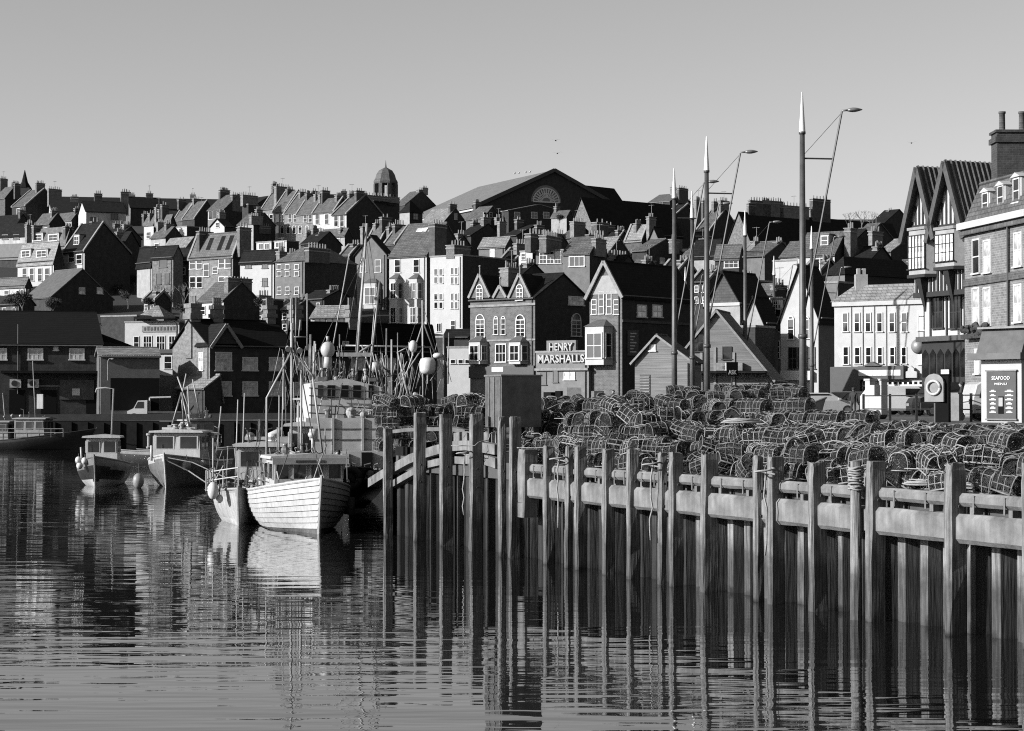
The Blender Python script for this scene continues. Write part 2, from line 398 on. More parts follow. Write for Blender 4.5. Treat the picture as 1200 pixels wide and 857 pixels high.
PILES = [(1197, 1228, 544, 'timber fender pile cut by the right edge of the picture', 0), (1105, 1134, 544, 'broad timber pile with a worn rounded top beside the rightmost pale fender beam', 1),
 (1012, 1038, 542, 'square timber pile with a split top, touching the rope-bound thin pile', 0), (946, 970, 542, 'timber pile with a pale round scar on its face', 0),
 (897, 920, 535.5, 'wide timber pile with a bright edge, right one of the tallest-looking close pair', 0), (883, 896, 535, 'slim timber pile tied with a short rope, left one of a close pair', 0),
 (818, 841, 533, 'single timber pile draped with netting between two close pairs of piles', 0), (782, 801, 531, 'timber pile hung with rope, right one of the middle close pair', 0), (771, 780, 531, 'narrow timber pile, left one of the middle close pair', 0),
 (733, 750, 527, 'timber pile with a rounded worn top standing alone left of the middle pair', 1), (704, 720, 527, 'flat-topped timber pile standing alone under a leaning lobster pot', 0),
 (672, 688, 524, 'timber pile, right one of the far close pair', 0), (661, 670, 524, 'narrow timber pile, left one of the far close pair', 0), (635, 650, 523, 'timber pile right beside the short pale fender post', 0),
 (594, 640 - 31, 489, 'tall timber pile directly in front of the black steel cabinet, right one of its pair', 0), (585, 592, 489, 'thin tall timber pile left of the black steel cabinet pile', 0),
 (547, 565, 485.5, 'tall timber pile with a rounded post behind it, above the curved rail', 0), (513, 530, 485, 'tall timber pile in the middle of the curved rail', 0), (482, 498, 484, 'tall timber pile where the curved rail slopes down', 0),
 (448, 460, 502, 'timber pile at the far end corner of the pier', 0)]
for i, (l, r_, t, lab, rt) in enumerate(PILES):
    s = pile_s(l + (r_ - l) * .28)
    P = deck(s, 0); D = P.y; ppm = F / D
    w = (r_ - l) / ppm / ((.9193 - .3937 * P.x / D) + .55 * (.3937 + .9193 * P.x / D)); w = max(.2, min(.56, w)); d = max(.2, w * .55)
    h = zat(D, t)
    mb = pile_mesh(w, d, h, i + 40, rt)
    # local x -> inland, local y -> -DIR side: build at origin then rotate so +x = INL
    a = math.atan2(INL.y, INL.x)
    root = mb.build('timber_pile', TIMBER, None, False, (P.x, P.y, 0), a)
    tag(root, lab, 'timber pile', 'timber fender piles along the quay')
    if h > 2:
        for zz in (1.9, 2.45):
            b = MB(); b.tube([(w*.5, -.03, zz), (w*.5, -.05, zz)], .035, 8); b.build('bolt', RUST, root)
# thin round pile with rope wraps
s = pile_s(1003); P = deck(s, 0); h = zat(P.y, 541)
mb = MB(); mb.tube([(0, 0, -3), (0, 0, 0), (0, 0, h)], [.13, .125, .11], 10)
root = mb.build('round_pile', TIMBER, None, True, (P.x, P.y, 0)); tag(root, 'thin round timber pile bound with coils of rope near its top', 'timber pile', 'timber fender piles along the quay')
b = MB(); r0 = random.Random(3)
for k in range(9):
    z0 = h - .12 - k * .055; b.tube([(.15*math.cos(t*.7+k), .15*math.sin(t*.7+k), z0 + r0.uniform(-.02, .02)) for t in range(10)], .022, 5)
b.build('rope_binding', ROPE, root, True)
# short square fender post
s0 = pile_s(613); P = deck(s0, 0)
single(pile_mesh(.46, .46, zat(P.y, 527), 77), 'fender_post', BEAM, (P.x, P.y, 0), 'short pale square fender post left of the first far timber pile', 'fender post', rz=math.atan2(INL.y, INL.x))
for o in [o for o in bpy.data.objects if o.name == 'fender_post']:
    for v in o.data.vertices:
        if v.co.z < 1: v.co.z = 1.62
# ------------------------------------------------------------------ bays: kerb rail, fender beam between piles
edges = [1260, 1197, 1105, 1012, 946, 883, 818, 771, 733, 704, 661, 635, 611]
ZR = 2.70
def beam_mb(L, d, h, c=.07):
    """x = along beam, y = thickness, z = height with chamfered ends"""
    mb = MB(); n = max(2, int(L / .5)); r_ = random.Random(int(L * 1000))
    prof = [(0, c), (c, 0), (d - c, 0), (d, c), (d, h - c), (d - c, h), (c, h), (0, h - c)]
    xs = [0, c] + [c + (L - 2*c) * i / n for i in range(1, n)] + [L - c, L]; vs = []
    for i, x in enumerate(xs):
        k = .72 if i in (0, len(xs)-1) else 1
        for y, z in prof: vs.append((x, d/2 + (y - d/2) * k + r_.uniform(-.006, .006), h/2 + (z - h/2) * k + r_.uniform(-.008, .008)))
    m = 8; fs = [(i*m+k, i*m+(k+1)%m, (i+1)*m+(k+1)%m, (i+1)*m+k) for i in range(len(xs)-1) for k in range(m)]
    fs += [tuple(range(m)), tuple(range((len(xs)-1)*m, len(xs)*m))]
    return mb.add(vs, fs)
ang = math.atan2(DIR.y, DIR.x)
for i in range(len(edges) - 1):
    s1 = pile_s(edges[i]); s2 = pile_s(edges[i + 1]); s1 += .02; s2 -= .02; L = s2 - s1
    o = ORD[i]
    P = deck(s1, .12)
    # local x along DIR; local y = DIR rotated +90 -> toward the water (negative inland); so thickness goes to -y ... shift inland
    b = beam_mb(L, .26, .25); 
    root = single(b, 'kerb_rail', BEAM, (P.x + INL.x*.34, P.y + INL.y*.34, ZR - .25), 'pale squared timber kerb rail, %s bay from the right' % o, 'kerb rail', 'kerb rails on the quay edge', ang)
    bb = MB()
    for q in (.25, .75):
        bb = MB(); bb.box((L*q - .06, .02, -.14), (L*q + .06, .24, -.004)); bb.build('packing_block', BEAM, root)
    for q in (.3, .7): ss = MB(); ss.box((L*q, .262, -.10), (L*q + .05, .275, .22)); ss.build('strap', STEEL, root)
    P = deck(s1, .06)
    root = single(beam_mb(L, .30, .56, .08), 'fender_beam', BEAM, (P.x + INL.x*.36, P.y + INL.y*.36, ZR - .39 - .56), 'deep pale chamfered fender beam, %s bay from the right' % o, 'fender beam', 'fender beams between the piles', ang)
# curved rails at the pier head
def W3(px, py, r=0.0):
    n = Vector((-INL.x, -INL.y, 0)); q = deck(0, r)
    return onplane(px, py, (q.x, q.y, 0), n)
def rail(pts, w, h, r, mtl, name, lab, cat):
    P3 = [W3(x, y, r) for x, y in pts]; o = P3[-1].copy(); mb = MB(); vs = []; fs = []
    for i, p in enumerate(P3):
        for a_, b_ in ((-w/2, -h/2), (w/2, -h/2), (w/2, h/2), (-w/2, h/2)):
            vs.append(Vector((p.x - o.x + INL.x*a_, p.y - o.y + INL.y*a_, p.z - o.z + b_)))
    for i in range(len(P3)-1):
        for k in range(4): fs.append((i*4+k, i*4+(k+1)%4, (i+1)*4+(k+1)%4, (i+1)*4+k))
    fs += [(0,1,2,3), tuple(range(len(vs)-4, len(vs)))]
    mb.add(vs, fs); return single(mb, name, mtl, o, lab, cat)
rail([(436, 566), (452, 556), (468, 547), (484, 538), (500, 532), (517, 527), (534, 523), (550, 522), (567, 524), (585, 527)], .3, .3, .5, BEAM, 'curved_rail', 'upper pale curved timber rail sweeping down the pier head', 'timber rail')
rail([(462, 568), (474, 561), (488, 553), (502, 545), (520, 541), (536, 539), (548, 540)], .26, .22, .55, BEAM, 'curved_rail', 'lower short timber rail under the curved rail', 'timber rail')
rail([(550, 538), (566, 537), (585, 543)], .26, .3, .55, BEAM, 'curved_rail', 'short level timber rail beneath the cabinet piles', 'timber rail')
rail([(536, 513), (552, 511)], .26, .3, .8, BEAM, 'kerb_block', 'small pale kerb block behind the tall piles', 'kerb block')
rail([(568, 513), (586, 513)], .26, .32, .9, BEAM, 'kerb_block', 'pale kerb block under the steel cabinet', 'kerb block')
rail([(462, 506), (478, 504), (500, 503), (530, 503), (548, 506)], .2, .12, 1.0, mat('dull_timber', .12, .85, .4, 2, .4), 'edge_rail', 'dull timber rail along the deck edge behind the tall piles', 'timber rail')
# dark face of the raised pier head
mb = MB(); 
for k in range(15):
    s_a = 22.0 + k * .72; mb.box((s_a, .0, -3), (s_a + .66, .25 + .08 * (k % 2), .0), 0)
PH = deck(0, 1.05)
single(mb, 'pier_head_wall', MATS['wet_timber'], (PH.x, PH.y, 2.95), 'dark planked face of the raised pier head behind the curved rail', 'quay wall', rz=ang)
# dark steel cabinet
C0 = at(588, 500, 60.5)
zt = zat(60.5, 441); zb_ = zat(60.5, 501); zd = 2.70
root = empty('steel_cabinet', (C0.x, C0.y, zd), math.atan2(INL.y, INL.x), 'black steel cabinet with a pale left side standing on the pier head', 'cabinet')
mb = MB(); mb.box((0, 0, zb_ - zd), (1.28, 1.28, zt - zd)); mb.build('casing', mat('cabinet_steel', .10, .5, .5, 2.2, .1), root)
mb = MB(); mb.box((-.03, -.03, zt - zd), (1.31, 1.31, zt - zd + .05)); mb.build('lid', STEEL, root)
mb = MB()
for k in range(3): mb.box((-.025, .1 + k*.42, zb_ - zd + .02), (-.004, .16 + k*.42, zt - zd - .02))
mb.build('rib', STEEL, root)
for x_, y_ in ((.05, .05), (1.1, .05), (.05, 1.1), (1.1, 1.1)):
    mb = MB(); mb.box((x_, y_, 0), (x_ + .12, y_ + .12, zb_ - zd)); mb.build('leg', RUST, root)
Pd = W3(556, 470, 1.2)
mb = MB(); mb.tube([(0,0,0), (0,0,1.15)], .17, 12); mb.tube([(0,0,1.15), (0,0,1.22)], [.17,.1], 12)
single(mb, 'mooring_post', STEEL, (Pd.x, Pd.y, 2.7), 'round-topped pale mooring post behind the tallest left piles', 'mooring post', smooth=True)

# ------------------------------------------------------------------ lobster pots
def pot_meshes(k):
    r_ = random.Random(100 + k); L, Wd, H = .74 * r_.uniform(.9, 1.06), .50 * r_.uniform(.92, 1.08), .40 * r_.uniform(.93, 1.08)
    ph = [r_.uniform(0, 6) for _ in range(4)]
    def warp(me):
        for v in me.vertices:
            x, y, z = v.co; q = z / .4
            v.co = (x + .035*q*math.sin(5*y + ph[0]) + .03*q*math.sin(ph[1]), y + .03*q*math.sin(6*x + ph[2]) + .02*math.sin(4*x + ph[3]), z + .02*math.sin(7*x + ph[1]) * q)
        me.update(); return me
    fr = MB()
    nh = 4 if k % 2 == 0 else 5
    arcs = []
    sag = r_.uniform(-.02, .03)
    for i in range(nh):
        x = -L/2 + L * i / (nh - 1); lean = r_.uniform(-.012, .012)
        pts = [(x, -Wd/2, 0)] + [(x + lean * math.sin(t), -Wd/2 * math.copysign(abs(math.cos(t)) ** .7, math.cos(t)), .1 + (H - .1 - sag) * math.sin(t) ** .85) for t in [math.pi * j / 10 for j in range(11)]] + [(x, Wd/2, 0)]
        fr.tube(pts, .012 if i not in (0, nh-1) else .016, 5)
    for y, z, rr in ((-Wd/2, 0, .02), (Wd/2, 0, .02), (0, 0, .014), (-Wd/2*.97, .14, .012), (Wd/2*.97, .14, .012), (-Wd*.36, H*.83, .012), (Wd*.36, H*.83, .012), (0, H - sag, .014)):
        fr.tube([(-L/2, y, z), (0, y + r_.uniform(-.01, .01), z), (L/2, y, z)], rr, 5)
    for i in range(5):
        x = -L/2 + L * i / 4; fr.tube([(x, -Wd/2, 0), (x, Wd/2, 0)], .014, 5)
    # netting: diagonal twine grid on the vault and both ends
    nt_ = MB(); nu, nv = 15, 17
    def vault(u, v):
        t = math.pi * v; x = -L/2 + L * u
        y = -Wd/2 * math.copysign(abs(math.cos(t)) ** .7, math.cos(t)) * .985; z = .05 + (H - .065 - sag) * math.sin(t) ** .8
        return Vector((x, y, z + .012 * math.sin(u * 9.4) * math.sin(t)))
    for dsg in (1, -1):
        for st in range(-nv, nu + nv, 1):
            pts = []
            for j in range(nv + 1):
                u = (st + dsg * j) / nu
                if 0 <= u <= 1: pts.append(vault(u, j / nv) + Vector((r_.uniform(-.011, .011), r_.uniform(-.011, .011), r_.uniform(-.013, .007))))
            if len(pts) > 1: nt_.tube(pts, .0045, 3, cap=False)
    for xe in (-L/2, L/2):
        for dsg in (1, -1):
            for st in range(-9, 20):
                pts = []
                for j in range(11):
                    y = -Wd/2 + Wd * (st + dsg * j) / 11; z = H * j / 11
                    lim = Wd/2 * .97 * (1 - max(0, (z - .12) / (H - .12)) ** 2) ** .5 if z < H else 0
                    if abs(y) <= lim: pts.append((xe - math.copysign(.05 * (1 - abs(y) / (Wd/2)), xe), y, z))
                if len(pts) > 1: nt_.tube(pts, .0056, 3, cap=False)
    # funnel and bait string inside
    for q in range(9):
        c = Vector((r_.uniform(-.25, .25), r_.uniform(-.1, .1), .2)); pts = [c]
        for j in range(14):
            c = c + Vector((r_.uniform(-.16, .16), r_.uniform(-.13, .13), r_.uniform(-.12, .12))); c.x = max(-.33, min(.33, c.x)); c.y = max(-.2, min(.2, c.y)); c.z = max(.02, min(.33, c.z)); pts.append(c.copy())
        nt_.tube(pts, .013, 4)
    rp = MB()
    for q in range(4 + k % 4):
        c = Vector((r_.uniform(-.3, .3), r_.uniform(-.15, .15), H * .7)); pts = [c]
        for j in range(9):
            c = c + Vector((r_.uniform(-.14, .14), r_.uniform(-.12, .12), r_.uniform(-.08, .05))); c.z = max(.02, min(H + .03, c.z)); c.x = max(-.4, min(.4, c.x)); c.y = max(-.27, min(.27, c.y)); pts.append(c.copy())
        rp.tube(pts, .012, 4)
    return (warp(fr.mesh('frame', [HOOPL if k % 3 == 0 else HOOP], True)), warp(nt_.mesh('netting', [NET], False, False)), rp.mesh('rope', [ROPE if k % 2 else DROPE], True))
POTM = [pot_meshes(k) for k in range(12)]
def put_pot(p, yaw, tilt, k, label, group='lobster pots stacked on the quay'):
    root = empty('lobster_pot', p, 0, label, 'lobster pot', group)
    root.rotation_euler = (tilt[0], tilt[1], yaw); k_s = .84 + ((k * 37 + int(p[0] * 91)) % 10) * .014; root.scale = (k_s * 1.02, k_s, k_s * (.9 + ((k * 13) % 7) * .03))
    for nme, me in zip(('frame', 'netting', 'rope'), POTM[k]): obj(nme, me, root)
    return root
pr = random.Random(5)
spots = []
rows = [.95, 1.75, 2.6, 3.5, 4.5, 5.6, 6.8, 8.2, 9.8]
for ri, r_ in enumerate(rows):
    s = -3.2
    while s < 33:
        s += pr.uniform(.62, .76)
        P = deck(s, r_)
        px = 600 + F * P.x / P.y
        if px > 1222 or px < 612: continue
        top = 2 + (1 if ri >= 2 else 0) + (1 if (s > 17 and ri >= 2) else 0) + (1 if (s > 21 and ri >= 3) else 0)
        if ri >= 5 and s < 7: top = 3
        if ri >= 6 and s < 16: top = 3
        if ri == 0 and pr.random() < .28: top = 1
        if pr.random() < .18 and ri > 0: top -= 1
        if 25 < s < 27 and ri < 2: top = 2
        for ly in range(top):
            hidden = (ri >= 2 and ly < top - 1) or (ri == 1 and ly == 0)
            if ri >= 2 and ly < top - 2: continue
            jit = Vector((pr.uniform(-.12, .12), pr.uniform(-.12, .12), 0))
            spots.append([s, ri, ly, P + jit + Vector((0, 0, land_z(P.x, P.y) + .03 + ly * .35)), hidden, top])
vis = [q for q in spots if not q[4]]; hid = [q for q in spots if q[4]]
vis.sort(key=lambda q: (q[1] > 6, q[3].y + q[1] * .0))
ind = vis[:270]; rest = vis[262:] + hid
names_row = ['front row', 'second row back', 'third row back', 'fourth row back', 'fifth row back', 'sixth row back', 'seventh row back', 'eighth row back', 'ninth row back']
lay = ['on the deck', 'second layer up', 'third layer up', 'fourth layer up', 'fifth layer up']
cnt = {}
for q in sorted(ind, key=lambda q: q[0]):
    key = (q[1], q[2]); cnt[key] = cnt.get(key, 0) + 1; n = cnt[key]
    yaw = ang + pr.gauss(0, .42) + (math.pi/2 if pr.random() < .13 else 0)
    tl = (pr.gauss(0, .12), pr.gauss(0, .1))
    if q[2] == q[5] - 1 and pr.random() < .35: tl = (pr.uniform(-.7, .7), pr.uniform(-.5, .5)); q[3].z += .1
    side = pr.random() < .05 and q[2] == q[5] - 1
    look = 'tilted ' if abs(tl[0]) + abs(tl[1]) > .3 else ''
    put_pot(q[3], yaw, tl, pr.randrange(12), '%slobster pot, %s, %s, %s from right' % (look, names_row[q[1]], lay[q[2]], ORD[min(n - 1, 46)]))
# the remainder under and behind them as one mass
def merge_pots(items, name, label):
    vs = []; fs = []; ms = []; mats = [HOOP, NET]
    for p, yaw, k in items:
        M = Matrix.Translation(p) @ Matrix.Rotation(yaw, 4, 'Z')
        for mi, me in ((0, POTM[k][0]), (1, POTM[k][1])):
            o = len(vs); vs += [tuple(M @ v.co) for v in me.vertices]
            fs += [tuple(i + o for i in pl.vertices) for pl in me.polygons]; ms += [mi] * len(me.polygons)
    me = bpy.data.meshes.new(name); me.from_pydata(vs, [], fs); me.materials.append(HOOP); me.materials.append(NET); me.polygons.foreach_set('material_index', ms)
    return tag(obj(name, me), label, 'lobster pots', None, 'stuff')
merge_pots([(q[3], ang + pr.gauss(0, .3), pr.randrange(12)) for q in rest], 'heaped_pots', 'dense lower mass of lobster pots under and behind the front stacks')
# pallet row of pots (upper middle) and the heap on the pier head
k_ = 0
C1 = at(846, 462, 74)
for lyr in range(2):
    for i in range(6):
        p = at(850 + i * 18, 478 - lyr * 14, 74); p.z = 3.62 + lyr * .42
        put_pot(p, .15 + pr.gauss(0, .06) + math.pi/2, (0, 0), pr.randrange(12), 'lobster pot on the plank rack, %s row, %s from the left' % (('lower', 'upper')[lyr], ORD[i])); k_ += 1
mb = MB(); a_ = at(838, 480, 73.6); b_ = at(944, 480, 73.6); mb.box((-.1, -.45, .82), (b_.x - a_.x + .1, .45, .9))
for q in (0, .5, 1): mb.box((q * (b_.x - a_.x) - .06, -.4, 0), (q * (b_.x - a_.x) + .06, .4, .82))
single(mb, 'pot_rack', BOARD, (a_.x, a_.y + .4, 2.75), 'low plank rack carrying two rows of lobster pots', 'rack')
heap = []
for i in range(34):
    px = pr.uniform(446, 566); D = pr.uniform(70, 86); lyv = pr.randrange(0, 5)
    top = 461 + (10 if px < 480 else 0) 
    p = at(px, 500, D); p.z = 2.72 + min(lyv, int((zat(D, top) - 2.75) / .41)) * .4
    heap.append((p, px))
heap.sort(key=lambda q: q[1])
for i, (p, px) in enumerate(heap):
    put_pot(p, pr.uniform(0, 6.28), (pr.gauss(0, .12), pr.gauss(0, .12)), pr.randrange(12), 'lobster pot in the far heap left of the black cabinet, %s from the left' % ORD[i])
merge_pots([(Vector((at(px, 500, D).x, D, 2.72 + l * .4)), pr.uniform(0, 6.28), pr.randrange(12)) for px, D, l in [(pr.uniform(452, 575), pr.uniform(74, 90), pr.randrange(0, 4)) for _ in range(150)]], 'heaped_pots', 'jumbled mass of lobster pots on the pier head')
merge_pots([(Vector((at(px, 500, D).x, D, land_z(at(px, 500, D).x, D) + l * .4)), pr.uniform(0, 6.28), pr.randrange(12)) for px, D, l in [(pr.uniform(640, 940), pr.uniform(76, 92), pr.randrange(0, 4)) for _ in range(190)]], 'heaped_pots', 'back mass of lobster pots reaching the lamp masts')
for i, s0_ in enumerate(sorted(pr.uniform(-2.5, 27) for _ in range(44))):
    s0_ = s0_; r0_ = pr.choice([1.0, 1.6, 2.4, 3.4, 4.4]); zz = 3.5 + (.42 if r0_ > 2 else 0) + (.4 if s0_ > 18 and r0_ > 2 else 0)
    c = deck(s0_, r0_, zz); mb = MB(); p = Vector((0, 0, .05)); pts = [p.copy()]; vel = Vector((pr.uniform(-.12, .12), pr.uniform(-.12, .12), 0))
    for j in range(26):
        vel = vel * .7 + Vector((pr.gauss(0, .07), pr.gauss(0, .07), 0)); p = p + vel; p.z = max(-.35, .04 + .06*math.sin(j*.9 + i) - .22 * p.xy.length**2); pts.append(p.copy())
    mb.tube(pts, pr.choice([.008, .011, .015]), 5)
    single(mb, 'loose_rope', ROPE if i % 3 else HOOPL, c, 'loose rope strewn over the lobster pots, %s from the right' % ORD[i], 'rope', smooth=True)
# rope coils in the front
for px, D, z, lab in ((1088, 41.2, 2.75, 'grey rope coil lying flat on the quay edge by the broad pile'), (1150, 39.6, 2.75, 'rope coil on the quay edge near the right side'), (870, 50.5, 3.9, 'pale rope coil heaped on pots behind the close pair of piles')):
    p = at(px, 570, D); mb = MB(); r0 = random.Random(px)
    for k in range(9):
        rr = .12 + .035 * k; mb.tube([(rr*1.3*math.cos(t*.45), rr*math.sin(t*.45), .03 + .03 * ((k*7)%4) + r0.uniform(-.01, .015)) for t in range(15)], .016, 5)
    single(mb, 'rope_coil', ROPE, (p.x, p.y, z), lab, 'rope coil', smooth=True)

# ------------------------------------------------------------------ mast lamps
MASTS = [(940, 108, 100, 'tallest mast lamp, nearest and farthest forward, thick dark pole with white tip'), (828, 160, 117, 'second tallest mast lamp, its lamp head high over the chimneys'),
 (790, 197, 133, 'mast lamp left of the second tallest, white tip against the sky'), (811, 224, 147, 'slim mast lamp between the two tall masts, tip just above the roofs'),
 (873, 247, 162, 'mast lamp standing alone in front of the long dark roof'), (951, 265, 176, 'mast lamp just right of the tallest mast'), (961, 302, 190, 'dark mast lamp in front of the white corner wall'),
 (907, 300, 212, 'short-looking mast lamp beside the narrow brick house'), (732, 320, 240, 'mast lamp beside the tall gabled bay house'), (630, 330, 257, 'mast lamp in front of the shop with big lettering'),
 (803, 313, 236, 'distant mast lamp between the two tall poles')]
MAT_SPIRE = mat('spire_white', .8, .5, .02, 2)
for i, (px, ty, D, lab) in enumerate(MASTS):
    P = at(px, ty, D); z0 = land_z(P.x, P.y); H = P.z - z0; tip = 1.95
    root = empty('mast_lamp', (P.x, P.y, z0), 0, lab, 'lamp mast', 'mast lamps along the harbour road')
    r0 = .2
    mb = MB(); mb.tube([(0, 0, -.5), (0, 0, 4), (0, 0, H - tip)], [r0, r0*.9, r0*.62], 10); mb.tube([(0,0,3.95),(0,0,4.15)], r0*1.15, 10); mb.tube([(0,0,H-tip-.12),(0,0,H-tip)], r0*.85, 10)
    mb.build('pole', mat('mast_steel', .07, .45, .3, 2.5), root, True)
    mb = MB(); mb.tube([(0, 0, H - tip), (0, 0, H)], [r0*.8, .03], 12, cap=False); mb.build('spire', MAT_SPIRE, root, True)
    hz = H - 1.0; f = .0 if i in (3,) else 0; sgn = 1
    top = Vector((1.9, -.25, hz)); foot = Vector((.12, 0, H - 10.6))
    mb = MB(); mb.tube([foot, top], .055, 6); mb.build('boom', IRON, root)
    q = foot.lerp(top, .76); mb = MB(); mb.tube([(.1, 0, q.z + .05), q], .045, 6); mb.build('strut', IRON, root); mb = MB(); mb.tube([(.1, 0, H - 10.3), foot.lerp(top, .035)], .04, 6); mb.build('strut', IRON, root)
    mb = MB(); mb.tube([(.1, 0, q.z + .25), top - Vector((.05, 0, .1))], .012, 4); mb.build('stay', IRON, root)
    mb = MB(); c = top + Vector((.0, 0, .05)); mb.tube([c, c + Vector((.3, 0, .02))], .05, 6)
    vs = []; n = 10
    for j in range(7):
        u = j / 6; rr = .13 * math.sin(math.pi * min(1, .18 + u * .8)) + .02
        for k in range(n):
            t = 2*math.pi*k/n; vs.append(c + Vector((.28 + u*.72, math.cos(t)*rr*1.3, .03 + math.sin(t)*rr*.75 + .02*u)))
    fs = [(j*n+k, j*n+(k+1)%n, (j+1)*n+(k+1)%n, (j+1)*n+k) for j in range(6) for k in range(n)] + [tuple(range(n)), tuple(range(6*n, 7*n))]
    mb.add(vs, fs); mb.build('lamp_head', STEEL, root, True)
# ------------------------------------------------------------------ houses
WCACHE = {}
def window_mesh(w, h, cols, rows, style, near):
    key = (round(w, 1), round(h, 1), cols, rows, style)
    if key in WCACHE: return WCACHE[key]
    w, h = max(.35, key[0]), max(.4, key[1]); f = max(.07, min(.12, w * .09)); fr = MB(); t = -.07
    if style in ('n', 'b', 'c', 'a'):
        fr.box((-w/2 - f, t, -h/2), (-w/2, .02, h/2)); fr.box((w/2, t, -h/2), (w/2 + f, .02, h/2))
        fr.box((-w/2 - f, t, h/2), (w/2 + f, .02, h/2 + f)); fr.box((-w/2 - f - .08, t - .08, -h/2 - f), (w/2 + f + .08, .02, -h/2))
        for c in range(1, cols): x = -w/2 + w * c / cols; fr.box((x - .03, -.05, -h/2), (x + .03, 0, h/2))
        for r_ in range(1, rows): z = -h/2 + h * r_ / rows; fr.box((-w/2, -.053, z - .03), (w/2, 0, z + .03))
        if style == 'a':
            n = 8; pts = [(w/2 * math.cos(math.pi*j/n), h/2 + .9 * w/2 * math.sin(math.pi*j/n)) for j in range(n+1)]
            for a_, b_ in zip(pts, pts[1:]): fr.bar((a_[0], -.03, a_[1] + f), (b_[0], -.03, b_[1] + f), f*1.6, .09)
    pn = MB(); pn.box((-w/2, -.03, -h/2), (w/2, 0, h/2))
    if style == 'a': pn.prism([(w/2 * math.cos(math.pi*j/8), h/2 + .9*w/2*math.sin(math.pi*j/8)) for j in range(9)], 1, -.03, 0)
    fm = DFRAME if style == 'b' else FRAME
    if near: res = (fr.mesh('window', fm), pn.mesh('pane', PANEL if style == 'c' else PANE))
    else:
        o = len(fr.f); fr.add(pn.v, pn.f, 1); res = (fr.mesh('window', [fm, PANEL if style == 'c' else PANE]), None)
    WCACHE[key] = res; return res
class House: pass
def solve_pt(px, C, t):   # distance along horizontal direction t from C to pixel column px
    q = onplane(px, 470, C, Vector((t.y, -t.x, 0))); return (q - C).dot(t)
NH = [0]
